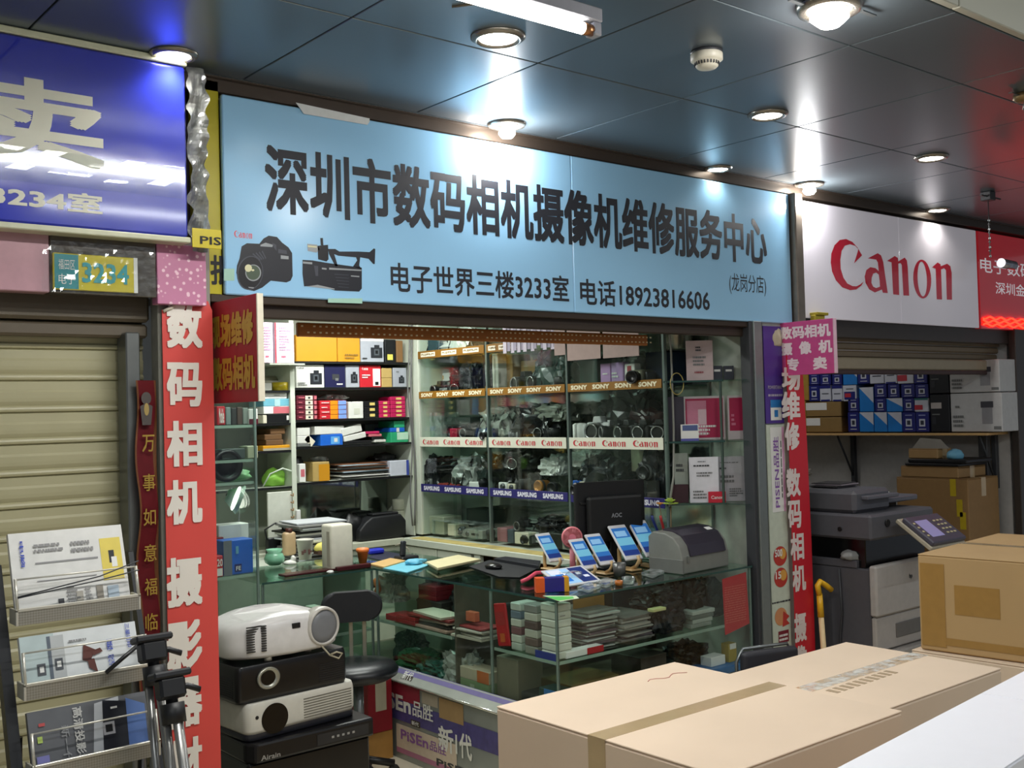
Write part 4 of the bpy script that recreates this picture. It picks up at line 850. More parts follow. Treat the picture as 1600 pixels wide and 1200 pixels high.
for k in range(3): lbox('carton_box', ('lowest', 'middle', 'topmost')[k] + ' brown carton stacked on the yellow tray', 'box', (415, 413, 422)[k], (442, 440, 445)[k], L3 + .032 + .0335 * k, .033, M('6a4a2a', .6), group='brown cartons on the yellow tray')
t = lbox('tray', 'shallow yellow tray on the third left shelf', 'tray', 410, 453, L3, .031, M('d8981c', .4), deco=[(0, 1, 0, .45, M('a09a8a', .5))])
bm = nbm(); c = at(430, 742, y=2.7); blob(bm, (c.x, 2.72, L4), (.08, .06, .065), 8, .35, 3); one('cloth_bundle', bm, M('8ac44a', .6), 'bright green cloth bundle on the lowest left shelf', 'cloth')
bm = nbm(); tube(bm, [(c.x - .12, 2.63, L4 + .004), (c.x - .08, 2.61, L4 + .08), (c.x, 2.6, L4 + .11), (c.x + .09, 2.61, L4 + .08), (c.x + .12, 2.63, L4 + .004)], .005); one('cable', bm, M('c8d4c4', .5), 'pale cable looped over the bright green bundle', 'cable')
# hanging white board, cable rack and adaptor under them
bm = nbm(); a, b = at(418, 800, y=2.58), at(456, 800, y=2.58); box(bm, (a.x, 2.575, .886), (b.x, 2.59, 1.25), .003); one('pegboard', bm, M('d0d2c6', .5), 'plain white panel under the left column of the shelf unit', 'panel')
bm = nbm(); a = at(419, 845, y=2.45); box(bm, (a.x, 2.45, .866), (a.x + .085, 2.49, .99), .005); tube(bm, [(a.x + .0, 2.47, .98), (a.x - .01, 2.47, 1.04), (a.x + .06, 2.47, 1.075), (a.x + .1, 2.47, 1.06), (a.x + .12, 2.47, 1.0)], .005); one('power_adaptor', bm, BLK, 'black power adaptor with an arching cable on the work desk', 'adaptor')
bm = nbm(); 
for k in range(7):
    z = 1.23 - .045 * k; tube(bm, [(3.16, 2.585, z), (3.175, 2.56, z - .01), (3.17, 2.55, z + .006)], .004)
box(bm, (3.155, 2.585, .95), (3.175, 2.594, 1.25)); one('hook_strip', bm, M('b08a60', .5), 'strip of small hooks on the divider of the shelf unit', 'hooks')
bm = nbm(); box(bm, (3.205, 2.58, 1.05), (3.235, 2.598, 1.13), .004); one('wall_switch', bm, PAPER, 'small white switch on the divider of the shelf unit', 'switch')

# pile of papers on the desk
a, b = at(466, 860, z=.865), at(540, 850, z=.865)
papers('tall messy pile of folders and papers on the work desk', 3.0, 3.33, 2.2, 2.5, .866, 17, .013, ['d4d8dc', '2c2a28', 'dcdcd4', '8a8a88', 'c8ccd0'], 5, wob=.03)
# black bag printer on the bench
bm = nbm(); a, b = at(557, 835, y=2.65), at(638, 830, y=2.65)
prism(bm, [(0, 0), (.0, .07), (.05, .12), (.10, .15), (b.x - a.x - .08, .155), (b.x - a.x - .04, .11), (b.x - a.x - .04, .0)], (a.x, 2.61, .888), (1, 0, 0), (0, 0, 1), -.24, 0, .012, True); box(bm, (a.x + .12, 2.64, 1.04), (b.x - .08, 2.72, 1.056), .005)
one('camera_bag', bm, M('15161a', .55), 'bulky black camera bag on the bench of the shelf unit', 'bag')
bm = nbm(); blob(bm, (a.x + .0, 2.72, .886), (.07, .07, .12), 5, .4); one('black_pouch', bm, BLK, 'slack black pouch leaning on the bulky camera bag', 'pouch')
# stack of round white containers
for k, zz in enumerate((1.055, 1.13, 1.205)):
    c = at(629, 790, y=2.72); bm = nbm(); lathe(bm, [(.045, 0), (.047, .005), (.047, .06), (.044, .072), (0, .073)], (c.x + .0, 2.76, zz - .15)); one('disc_tub', bm, M('c8ccb8', .5), ('lowest', 'middle', 'topmost')[k] + ' round white tub stacked in the right corner of the bench', 'tub', 'stacked round white tubs')
bm = nbm(); c = at(590, 810, y=2.85)
for k in range(3): tube(bm, [(3.85 + .06 * math.cos(q * .45 + k), 2.84 + .02 * math.sin(q * .9), .95 + .055 * math.sin(q * .45 + k) + .008 * k) for q in range(15)], .006)
one('coiled_cable', bm, M('b8bc6a', .5), 'yellow green coiled cable behind the bulky camera bag', 'cable')
# wires on the corner
bm = nbm(); tube(bm, [(4.05 + .012 * math.sin(k * .7), 2.565, 2.4 - k * .08) for k in range(19)], .005); tube(bm, [(4.075 + .01 * math.sin(k * .5 + 1), 2.57, 2.4 - k * .08) for k in range(19)], .006)
one('wall_wires', bm, M('6c6c6c', .5), 'two grey wires running down the corner between shelf unit and glass cabinet', 'cable')
bm = nbm(); tube(bm, [(3.90, 2.55, .845), (3.92, 2.52, .86), (3.97, 2.5, .82), (3.98, 2.5, .74), (3.95, 2.52, .70), (3.92, 2.54, .76), (3.91, 2.55, .6), (3.91, 2.56, .3)], .007); one('hanging_cable', bm, M('a8a494', .5), 'cream cable looped over the front edge of the bench corner', 'cable')

# left glass case contents
YG = 1.45
def gb(name, label, cat, a, b, z, h, mat, **k): return ybox(name, label, cat, a, b, z, h, mat, y=k.pop('y', YG), d=k.pop('d', .1), **k)
gb('product_box', 'bright blue product box with white lettering in the glass case', 'box', 345, 391, .9555, .165, K_['bl'], deco=[(0, .28, 0, 1, M('6a7078', .5)), (.36, .6, .08, .3, M('1a2a6a', .4))], texts=[('#1', .4, .5, .5, .9, K_['lb']), ('FE', .4, .56, .12, .24, PAPER)])
gb('white_box', 'white box behind the bright blue product box', 'box', 338, 385, .9555, .225, PAPER, y=1.60); gb('product_box', 'dark red box at the left of the glass case shelf', 'box', 334, 346, .9555, .17, M('8a1220', .5), y=1.58); gb('product_box', 'small red and white box in front of the dark red box', 'box', 333, 344, .9555, .10, M('c0303c', .5), y=1.44, d=.06, deco=[(.1, .9, .05, .4, PAPER)], texts=[('20', .1, .9, .5, .85, PAPER)])
bm = nbm(); c = at(349, 726, y=1.5); lathe(bm, [(.07, 0), (.078, .01), (.078, .05), (.06, .06), (.058, .012), (0, .012)], (c.x, 1.5, 1.399 + .078), (0, -1, 0), 32); one('round_reflector', bm, BLK, 'black round lens hood standing on edge in the glass case', 'lens hood')
gb('product_box', 'red box with white upright lettering on the upper glass case shelf', 'box', 339, 352, 1.671, .09, K_['rd'], texts=[('Mobile', .2, .8, .1, .9, PAPER)])
for k in range(4): gb('disc_case', ('first', 'second', 'third', 'fourth')[k] + ' grey disc case right of the red lettered box', 'disc case', 353 + k * 9, 361 + k * 9, 1.671, .085 - .004 * (k % 2), M(('7a8886', '3c3c3c', '5a4a44', '8a928c')[k], .4), group='disc cases on the upper glass shelf', y=1.46)
gb('label_box', 'white box with a maroon foot at the right end of the upper glass case shelf', 'box', 389, 403, 1.671, .075, PAPER, deco=[(0, 1, 0, .35, K_['mr'])])
gb('card_reader', 'flat grey gadget box on the middle glass case shelf', 'gadget', 345, 382, 1.506, .05, M('4c5654', .4)); gb('small_box', 'small pale yellow box on the middle glass case shelf', 'box', 386, 402, 1.506, .06, M('b8bca0', .5))
bm = nbm(); c = at(385, 752, y=1.6); blob(bm, (c.x - .08, 1.62, 1.399), (.11, .08, .035), 3, .3); one('green_cloth', bm, M('8ac48a', .6), 'pale green cloth beside the black lens hood', 'cloth')
t = thing('lamp_reflection', 'white and green lamp shape standing in for a reflection in the glass case', 'lamp', (2.25, 1.68, .956))  # lamp model added in place of a white and green reflection
c = at(372, 782, y=1.65)
bm = nbm(); lathe(bm, [(.03, 0), (.035, .01), (.075, .07), (.07, .07), (.03, .015)], (c.x - .06, 1.65, c.z + .03), (.85, -.3, -.35), 24); obj('reflected_shade', bm, M('bfe0cc', .4), t)
bm = nbm(); lathe(bm, [(.02, 0), (.06, .03), (.062, .035), (0, .04)], (c.x - .05, 1.64, c.z + .025), (.85, -.3, -.35), 20); obj('bulb', bm, M('fffff0', .3, 0, 5, 0), t)  # glowing disc added as the bright white of that reflection
bm = nbm(); tube(bm, [(c.x - .06, 1.65, c.z + .03), (c.x - .02, 1.68, c.z + .06), (c.x + .03, 1.70, c.z - .02), (c.x + .02, 1.71, 1.0), (c.x + .02, 1.71, .965)], .006); lathe(bm, [(.05, 0), (.05, .01), (.01, .02)], (c.x + .02, 1.71, .957)); obj('reflected_arm', bm, GREY, t)
for k, (a, b, z, h) in enumerate(((336, 358, .31, .12), (360, 380, .31, .14), (382, 400, .31, .11), (340, 366, .44, .10), (370, 398, .46, .10))):
    z = (z if z > .4 else .301)
    gb('clear_tub', ('squat', 'tall', 'small', 'wide upper', 'narrow upper')[k] + ' clear plastic tub at the bottom of the glass case', 'tub', a, b, .301 if k < 3 else .445, h, CLEAR, group=None, y=1.48 + .0 * k)

# back counter goods
def on(px, py, z=.905): return at(px, py, z=z)
p = on(429, 883); bm = nbm(); lathe(bm, [(.03, 0), (.05, .015), (.056, .035), (.045, .06), (.035, .068), (.045, .085), (.04, .085), (.03, .07), (0, .068)], (p.x, p.y, .906), seg=32); one('vase', bm, M('7fb898', .25), 'small celadon green vase on the back glass counter', 'vase')
p = on(452, 868); t = thing('lotion_bottle', 'beige bottle with a dark brown cap on the back glass counter', 'bottle', (p.x, p.y, .906))
bm = nbm(); box(bm, (-.038, -.024, 0), (.038, .024, .135), .016, seg=3, smooth=True); obj('bottle_body', bm, M('c8aa84', .4), t, False); bm = nbm(); cyl(bm, (0, 0, .13), (0, 0, .155), .02); obj('cap', bm, M('4a2018', .4), t, False)
p = on(453, 882); bm = nbm(); blob(bm, (p.x, p.y, .906), (.035, .03, .016), 4, .3, 2); blob(bm, (p.x + .02, p.y, .918), (.016, .015, .022), 6, .2, 2); one('white_figurine', bm, M('dcdcd4', .3), 'small white swan shaped ornament in front of the beige bottle', 'ornament')
p = on(477, 874); t = thing('paper_cup', 'white printed paper cup on the back glass counter', 'cup', (p.x, p.y, .906)); bm = nbm(); lathe(bm, [(.034, 0), (.047, .105), (.05, .108), (.05, .112), (.044, .11), (.032, .01), (0, .01)], seg=28); obj('cup_body', bm, M('cfccc0', .5), t, False)
bm = nbm(); 
for k in range(5): a = -2.4 + k * .3; box(bm, (.0405, -.006, .03 + .01 * (k % 3)), (.044, .006, .05 + .008 * (k % 2)), mat=Matrix.Rotation(a, 4, 'Z'))
obj('cup_print', bm, M('6a4a44', .5), t, False)
p = on(503, 866); bm = nbm(); blob(bm, (p.x, p.y, .906 + .02), (.05, .035, .03), 3, .2, 2); box(bm, (p.x - .04, p.y - .03, .906), (p.x + .04, p.y + .03, .93), .004, 1); one('yellow_sponge', bm, [M('d8cc6a', .8), M('4a3228', .5)], 'yellow sponge on a small brown block', 'sponge')
p, q = on(519, 893), on(556, 889); t = thing('router_box', 'upright white device with rounded top on the back glass counter', 'device', ((p.x + q.x) / 2, p.y + .05, .906)); w = q.x - p.x
bm = nbm(); box(bm, (-w / 2, -.05, 0), (w / 2, .06, .235), .014, seg=3, smooth=True); obj('casing', bm, M('d4d0c0', .4), t, False); bm = nbm(); box(bm, (-w / 2 - .0006, -.03, .02), (-w / 2 + .001, .0, .20)); obj('label_strip', bm, M('a8a090', .5), t, False)
p = on(567, 880); bm = nbm(); lathe(bm, [(.02, 0), (.03, .06), (.034, .06), (.036, .075), (.03, .08), (.026, .06), (0, .05)], (p.x, p.y, .906), seg=24); one('orange_cup', bm, M('e07a3a', .35), 'small orange cup beside the upright white device', 'cup')
p, q = on(432, 893), on(545, 880); t = thing('tray', 'long dark red lacquer tray lying across the back glass counter', 'tray', ((p.x + q.x) / 2, 1.52, .906)); 
bm = nbm(); box(bm, (-.28, -.04, 0), (.17, .035, .012), .003); obj('tray_board', bm, M('3a1014', .25), t, False); bm = nbm(); box(bm, (.0, -.075, 0), (.2, -.045, .022), .003); obj('tray_block', bm, M('42141a', .3), t, False)
p = on(500, 905); bm = nbm(); blob(bm, (2.78, 1.445, .906), (.02, .012, .008), 2, .3); one('white_scrap', bm, PAPER, 'tiny white scrap at the edge of the back glass counter', 'scrap')
# under the back counter
for k, (px0, px1, z, h, m_) in enumerate(((420, 452, .601, .12, M('7c6a4a', .6)), (455, 482, .601, .1, CARD), (500, 515, .601, .11, FWH))): ybox('carton_box', ('dull brown', 'light brown', 'plain white')[k] + ' box on the shelf under the back glass counter', 'box', px0, px1, z, h, m_, y=1.5, d=.2)
# ================================================================ CAMERAS AND SUCH
def make_dslr():
    t = thing('camera', 'prototype', 'camera')
    bm = nbm(); box(bm, (-.066, -.02, 0), (.066, .028, .082), .012, seg=3, smooth=True); prism(bm, [(-.026, .078), (.026, .078), (.018, .108), (-.018, .108)], (0, -.026, 0), (1, 0, 0), (0, 0, 1), -.052, 0, .005); cyl(bm, (.05, .005, .08), (.05, .005, .09), .011); obj('camera_body', bm, M('17181b', .45), t, False)
    bm = nbm(); box(bm, (-.07, -.045, .004), (-.044, .01, .076), .012, seg=2, smooth=True); obj('hand_grip', bm, M('0f0f11', .7), t, False)
    bm = nbm(); lathe(bm, [(.034, .0), (.036, .01), (.035, .03), (.037, .032), (.037, .06), (.034, .066), (.029, .066), (.027, .056), (0, .052)], (.008, -.02, .042), (0, -1, 0), 28); l = obj('lens_barrel', bm, M('141518', .35), t, False)
    bm = nbm(); lathe(bm, [(.031, .064), (.035, .067), (.033, .069), (.029, .066)], (.008, -.02, .042), (0, -1, 0), 28, caps=False); obj('lens_ring', bm, M('b8b8b8', .25, .8), l, False)
    bm = nbm(); cyl(bm, (.008, -.078, .042), (.008, -.0795, .042), .0275, seg=24); obj('lens_glass', bm, M('050608', .5, var=0), l, False)
    return t
def make_compact():
    t = thing('compact_camera', 'prototype', 'camera')
    bm = nbm(); box(bm, (-.05, -.011, 0), (.05, .011, .06), .006, seg=2, smooth=True); obj('camera_body', bm, M('9a9c9e', .3, .6), t, False)
    bm = nbm(); lathe(bm, [(.024, 0), (.024, .008), (.019, .010), (.018, .02), (.014, .02), (0, .016)], (.01, -.01, .03), (0, -1, 0), 24); obj('lens_barrel', bm, M('5a5c5e', .3, .6), t, False)
    return t
def make_lens():
    t = thing('camera_lens', 'prototype', 'lens')
    bm = nbm(); lathe(bm, [(.03, 0), (.033, .006), (.033, .03), (.036, .034), (.036, .07), (.033, .075), (.028, .075), (.026, .068), (0, .066)], seg=28); obj('lens_barrel', bm, M('151619', .35), t, False)
    bm = nbm(); lathe(bm, [(.0365, .045), (.037, .046), (.037, .062), (.0365, .063)], seg=28, caps=False); obj('focus_ring', bm, M('2c2e32', .7), t, False)
    return t
def make_camcorder():
    t = thing('camcorder', 'prototype', 'camcorder')
    bm = nbm(); box(bm, (-.035, -.06, 0), (.035, .08, .07), .015, seg=3, smooth=True); obj('camera_body', bm, M('26282c', .4), t, False)
    bm = nbm(); lathe(bm, [(.026, 0), (.028, .03), (.03, .04), (.025, .042), (.022, .03), (0, .028)], (0, -.058, .038), (0, -1, 0), 24); obj('lens_barrel', bm, M('121316', .35), t, False)
    bm = nbm(); box(bm, (.034, -.04, .012), (.046, .05, .06), .004, seg=2); obj('screen_flap', bm, M('6c6e70', .35, .4), t, False)
    return t
P_ = {'dslr': make_dslr(), 'compact': make_compact(), 'lens': make_lens(), 'camcorder': make_camcorder()}
used = set()
def put(kind, label, x, y, z, rz=0, scale=1, mats=None, group=None, rot=None):
    r = P_[kind]
    if kind == 'dslr': x = max(x, XC + .025 + .093 * scale)
    if kind == 'lens' and rot: x = max(x, XC + .02 + .08 * scale)
    if kind not in used and mats is None:
        used.add(kind); r.location = (x, y, z); r.rotation_euler = rot or (0, 0, rz); r.scale = (scale,) * 3; r['label'] = label
        if group: r['group'] = group
        return r
    return dup(r, (x, y, z), rz, label, group, scale, mats, rot)
SIL = {M('17181b', .45): M('a8aaac', .3, .5), M('0f0f11', .7): M('6a6c70', .5)}
WHC = {M('17181b', .45): M('d8d8d8', .35), M('0f0f11', .7): M('c8c8c8', .5), M('141518', .35): M('1a1a1c', .3)}
def cx(px, py=690, x=XC + .1): return at(px, py, x=x)
R0, R1, R2, R3, R4 = .9065, 1.2225, 1.5255, 1.8175, 2.0975
# faces of goods in the wall cabinet look to -x : rz = -90 deg
RZ = -PI / 2
# bottom row (px 660..900)
def wbox(name, label, cat, px0, px1, z, h, mat, x=XC + .05, d=.15, deco=(), texts=(), group=None):
    a = at(px0, 700, x=x).y; b = at(px1, 700, x=x).y
    return carton(name, label, cat, (x, b, z), (x + d, a, z + h), mat, '-x', deco, texts, group, .004)
def bundle(label, px, z, s, col, seed, x=XC + .15, name='wrapped_bundle', film=False, amp=.35, rough=.3):
    c = at(px, 700, x=x); bm = nbm(); blob(bm, (x, c.y, z), s, seed, amp, 3, sub=4, crease=.28)
    if s[1] > .1 and not film:
        for k in range(3): yy = c.y + s[1] * (k - 1) * .5; tube(bm, [(x - s[0] * .7 + .01 * k, yy - .05, z + .004), (x - s[0] * .95, yy - .03, z + s[2] * .9), (x - s[0] * .5, yy, z + s[2] * 1.5), (x - s[0] * .9, yy + .04, z + s[2] * .8), (x - s[0] * 1.05, yy + .06, z + .006)], .005, 5, 1)
    top = min([q for q in ZS + [2.44] if q > z + .01]) - .008
    for v in bm.verts:
        if s[1] > .05: v.co.y = c.y + max(-s[1], min(s[1], v.co.y - c.y))
    for v in bm.verts: v.co.z = min(v.co.z, top); v.co.x = min(max(v.co.x, XC + .022), 4.43); v.co.y = min(max(v.co.y, .36), 2.52)
    return one(name, bm, [FILM if film else M(col, rough), BLK], label, 'bundle')
wbox('product_box', 'grey white upright device at the back end of the lowest cabinet row', 'device', 668, 690, R0, .115, M('a8ac98', .4))
wbox('product_box', 'beige boxed gadget beside the grey white upright device', 'box', 696, 708, R0, .075, CREAM); put('compact', 'silver compact camera on the lowest cabinet row near the back end', XC + .1, cx(716).y, R0, RZ)
wbox('product_box', 'dark green black equipment case on the lowest cabinet row', 'case', 726, 760, R0 + .05, .12, M('1c2826', .5), x=XC + .16); t = wbox('product_box', 'grey tape machine with a dark slot on the lowest cabinet row', 'device', 722, 750, R0, .055, M('8a9088', .4), deco=[(.4, .8, .35, .6, BLK)])
bm = nbm(); box(bm, (XC + .03, 1.98, R0 + .088), (XC + .15, 2.46, R0 + .094)) ; 
for y in (1.99, 2.45): box(bm, (XC + .03, y - .003, R0), (XC + .15, y + .003, R0 + .088))
bmx = bm; one('acrylic_riser', bmx, CLEAR, 'low clear riser at the back end of the lowest cabinet row', 'riser')
wbox('product_box', 'dusty pink box on the lowest cabinet row', 'box', 773, 788, R0, .085, M('9c6a70', .5)); wbox('product_box', 'slate blue box beside the dusty pink one', 'box', 789, 798, R0, .08, M('46505a', .5)); put('lens', 'small lens standing beside the dusty pink box', XC + .08, cx(767).y, R0, 0, .8)
wbox('product_box', 'cream box with a camera window on the lowest cabinet row', 'box', 800, 822, R0, .07, CREAM, deco=[(.55, .85, .2, .8, DGREY)]); put('dslr', 'black camera on the cream box with a camera window', XC + .12, cx(812).y, R0 + .0715, RZ, .8)
wbox('product_box', 'long black case at the near end of the lowest cabinet row', 'case', 838, 876, R0, .085, M('15191a', .5)); bundle('black folded bag on the long black case', 866, R0 + .0865, (.08, .11, .05), '17181a', 3)
put('camcorder', 'black camcorder beside the long black case', XC + .1, cx(828).y, R0, RZ, .8)
papers('stack of silvery wrapped sheets at the back of the lowest cabinet row', 4.21, 4.36, 1.0, 1.68, R0 + .001, 12, .012, ['8a9690', 'a8b4ac', '5c6862', 'b4bcb8'], 8, 'sheet_stack', 'sheets', .03)
# Samsung to Canon row
bundle('dark camera bag at the back end of the row under the red lettered strips', 684, R1, (.12, .10, .12), '14181a', 5); bundle('shiny silver wrapped bundle under the red lettered strips', 738, R1, (.10, .13, .12), '9aa09c', 7, film=False, rough=.15)
put('dslr', 'black camera in front of the silver wrapped bundle', XC + .1, cx(722).y, R1, RZ - .2); wbox('product_box', 'low white box in front of the silver wrapped bundle', 'box', 731, 752, R1, .04, PAPER)
for k, px in enumerate((682, 700)): wbox('product_box', ('farther', 'nearer')[k] + ' flat red box on the row above the blue strips', 'box', px, px + 14, R1, .02, M('8a2a20', .5), x=XC + .03, d=.08)
bundle('black camera bag, largest on the row above the blue strips', 808, R1, (.13, .17, .14), '14161a', 9, x=XC + .2); bundle('rumpled dark pouch right of the second mullion', 774, R1, (.09, .09, .13), '24302e', 11)
put('dslr', 'black camera on top of the largest black bag', XC + .12, cx(803).y, R1 + .12, RZ + .4); put('lens', 'lens with an amber ring on the row above the blue strips', XC + .07, cx(853).y, R1 + .036, 0, 1.05, {M('151619', .35): M('a8702c', .3, .3)}, rot=(0, -PI / 2, 0))
put('lens', 'black lens lying beside the amber ringed lens', XC + .07, cx(870).y, R1 + .033, 0, .9, rot=(0, -PI / 2, .3)); put('compact', 'white compact camera in front of the largest black bag', XC + .05, cx(795).y, R1, RZ, .8, {M('9a9c9e', .3, .6): PAPER}); put('compact', 'small pale camera right of the white compact camera', XC + .05, cx(808).y, R1, RZ, .7, {M('9a9c9e', .3, .6): CREAM})
bundle('glaring white plastic wrapped bundle above the amber ringed lens', 872, R1 + .10, (.09, .09, .07), 'c8ccc6', 13, rough=.15)
wbox('product_box', 'blue box right of the third mullion', 'box', 893, 902, R1, .08, K_['bl']); wbox('product_box', 'cream box right of the blue one by the third mullion', 'box', 903, 914, R1, .075, CREAM, deco=[(.3, .7, .2, .6, M('8a7a5a', .5))])
bundle('dark strap bundle above the black monitor', 945, R1, (.10, .16, .13), '1c2226', 15); wbox('product_box', 'cream canister shaped box above the black monitor', 'box', 985, 1010, R1 + .13, .14, M('c4c0a4', .5), x=XC + .2); bundle('glossy white plastic bundle behind the dark strap bundle', 918, R1 + .15, (.06, .09, .06), 'c0c4be', 16, x=XC + .2, rough=.15)
put('lens', 'black lens with a bright front ring beside the black monitor', XC + .08, cx(1018).y, R1 + .14, 0, 1.1, {M('2c2e32', .7): M('9aa0a0', .3, .6)}, rot=(0, -PI / 2, 0)); bundle('charcoal round pouch near the front end above the blue strips', 1030, R1, (.09, .09, .15), '1f2226', 17)
wbox('product_box', 'black carton carrying the bright ringed lens', 'box', 1008, 1028, R1, .10, BLK)
# Canon to Sony row
wbox('plastic_case', 'clear plastic case at the back end of the row under the brown lettered strips', 'case', 672, 690, R2, .18, CLEAR); wbox('product_box', 'red box on the row above the red lettered strips', 'box', 703, 714, R2, .075, M('9c1c38', .4)); put('dslr', 'black camera with an olive base beside the red box', XC + .1, cx(735).y, R2, RZ)
put('camcorder', 'grey camcorder behind the red box', XC + .22, cx(705).y, R2 + .001, RZ, 1.3); wbox('product_box', 'grey machine with ribbed front above the red box', 'device', 694, 735, R2 + .095, .05, M('56605c', .4), x=XC + .18)
wbox('carton_box', 'plain carton supporting the grey ribbed machine', 'box', 722, 742, R2, .093, M('6a6458', .6), x=XC + .2, d=.12)
bundle('silvery crumpled bag lying above the middle red lettered strip', 790, R2, (.12, .16, .12), '7c847c', 21, rough=.2); put('camcorder', 'small camcorder with a bright lens in front of the silvery bag', XC + .06, cx(776).y, R2, RZ, .8); bundle('large black bag right of the silvery bag', 848, R2, (.11, .20, .13), '15171b', 23); bundle('clear crumpled bag on the large black bag', 868, R2 + .11, (.08, .16, .07), '7c8278', 24, rough=.2)
put('dslr', 'black camera with gold badge in front of the large black bag', XC + .05, cx(850).y, R2, RZ + .1)
put('dslr', 'white camera with a black lens on the row under the brown strips', XC + .09, cx(930).y, R2, RZ + .2, 1.25, WHC); t = one('white_canister', (lambda b: (lathe(b, [(.04, 0), (.042, .005), (.042, .09), (.03, .098), (0, .1)], (XC + .1, cx(907).y, R2)), b)[1])(nbm()), PAPER, 'small white canister left of the white camera', 'canister')
for k, (px, lab) in enumerate(((958, 'just right of the white camera'), (980, 'third from the near end of its row'), (1005, 'next to last at the near end of its row'), (1028, 'last at the near end of its row'))):
    put('dslr', 'black camera under the brown strips, ' + lab, XC + .1, cx(px).y, R2, RZ + .3 * (k - 1.5), 1.05)
bundle('tangled black straps piled behind the row of four black cameras', 985, R2 + .05, (.07, .18, .14), '131416', 27, x=XC + .24, amp=.5); bundle('reddish black strap heap near the front end of the row', 1022, R2, (.06, .13, .10), '2a1418', 28, amp=.5, x=XC + .2)
# Sony to top row
put('dslr', 'dark green camera body at the back end of the top camera row', XC + .08, cx(690).y, R3, RZ, .9); wbox('product_box', 'white box with a yellow patch on the dark green camera row', 'box', 683, 705, R3 + .10, .055, PAPER, x=XC + .2, deco=[(.3, .6, .2, .7, M('c89830', .5))])
wbox('carton_box', 'dull box carrying the white box with a yellow patch', 'box', 680, 706, R3, .099, M('5a605a', .5), x=XC + .22, d=.1)
put('dslr', 'black camera beside the box with a yellow patch', XC + .08, cx(716).y, R3, RZ + .5, .9); bundle('black strap heap beside the tall black box', 738, R3, (.08, .14, .12), '15181a', 31)
wbox('lens_box', 'tall black box with pale upright lettering in the wall cabinet', 'box', 757, 771, R3, .24, BLK, deco=[(.3, .8, .06, .18, M('c8963c', .4))], texts=[('YONGNUO', .35, .7, .3, .75, PAPER)]); wbox('lens_box', 'tall white box right of the tall black one', 'box', 772, 781, R3, .24, M('b4b8ac', .5))
wbox('carton_box', 'tall brown carton in the upper wall cabinet', 'box', 782, 804, R3, .235, M('8a6a34', .6), x=XC + .12); wbox('carton_box', 'short brown carton behind the two cameras with bright rings', 'box', 817, 841, R3, .19, M('8a6a34', .6), x=XC + .17)
for k, px in enumerate((819, 845)): put('dslr', ('black camera with a bright lens ring, farther', 'black camera with a bright lens ring, nearer')[k] + ' of the pair above the brown strips', XC + .09, cx(px).y, R3, RZ - .15, 1.15)
bundle('dark teal folded cloth right of the bright ringed pair', 878, R3, (.10, .16, .14), '1e3c3a', 33); wbox('product_box', 'dark teal glass fronted box above the brown strips', 'box', 893, 937, R3, .18, M('24423c', .3), x=XC + .16)
wbox('product_box', 'lilac box, left of two side by side above the brown strips', 'box', 941, 957, R3, .13, M('b890c4', .4), x=XC + .03, d=.05, texts=[('#1', .3, .9, .5, .62, PAPER)]); wbox('product_box', 'lilac box, right of two side by side above the brown strips', 'box', 958, 977, R3, .132, M('b894c8', .4), x=XC + .03, d=.05, texts=[('#2', .1, .8, .35, .62, PAPER)])
wbox('product_box', 'white card box with a red and yellow print beside the lilac boxes', 'box', 979, 995, R3, .12, PAPER, x=XC + .03, d=.05, deco=[(.3, .7, .45, .9, M('a83a44', .5)), (.4, .95, .05, .35, M('c8c040', .5))])
put('camcorder', 'silver camcorder with a dark lens right of the white card box', XC + .08, cx(1012).y, R3, RZ + .2, 1.2, {M('26282c', .4): M('a4a08c', .35, .4)}); bundle('grey plastic bag at the near end above the brown strips', 1008, R3 + .09, (.07, .12, .06), '8a9088', 35, x=XC + .2)
bm = nbm(); lathe(bm, [(.07, 0), (.085, .01), (.09, .085), (.093, .09), (.085, .09), (.08, .015), (0, .01)], (XC + .22, .45, R3 + .18)); one('metal_pot', bm, M('9a9a92', .25, .8), 'shiny metal pot at the near end of the upper wall cabinet', 'pot'); wbox('product_box', 'dark navy box under the shiny metal pot', 'box', 1012, 1040, R3, .178, M('20304a', .5), x=XC + .13, d=.18)
# very top row + hanging papers
bundle('white plastic wrapped bundle on the topmost cabinet shelf', 715, R4, (.10, .24, .10), 'a8aaa4', 41, rough=.2); wbox('product_box', 'dark teal box at the back end of the topmost shelf', 'box', 672, 690, R4, .14, M('24404a', .5))
wbox('product_box', 'teal and blue carton at the near end of the topmost shelf', 'box', 1003, 1022, R4 - .0, .11, M('2f7c98', .5)); wbox('carton_box', 'brown carton on the topmost cabinet shelf', 'box', 905, 940, R4, .15, M('8a7458', .6))
t = thing('hanging_papers', 'thick fringe of white price sheets hanging above the middle of the wall cabinet', 'papers', (4.07, 1.35, 2.1)); t['kind'] = 'stuff'
bm = nbm()
for k in range(16):
    y = at(788 + 5.2 * k, 540, x=4.06).y; zb_ = 2.045 + (.03 if k > 9 else 0) - (.03 if k > 10 else 0); box(bm, (4.05 + .004 * (k % 3), y - .03, zb_ + .012 * (k % 2)), (4.052 + .004 * (k % 3), y, 2.30), 0, k % 2, mat=Matrix.Rotation(0, 4, 'X'))
obj('sheet_fringe', bm, [M('c4bccb', .6), M('9a92a4', .6)], t)
bm = nbm(); tube(bm, [(4.055, .9, 2.30), (4.055, 1.8, 2.30)], .006); obj('rail', bm, STEEL, t)
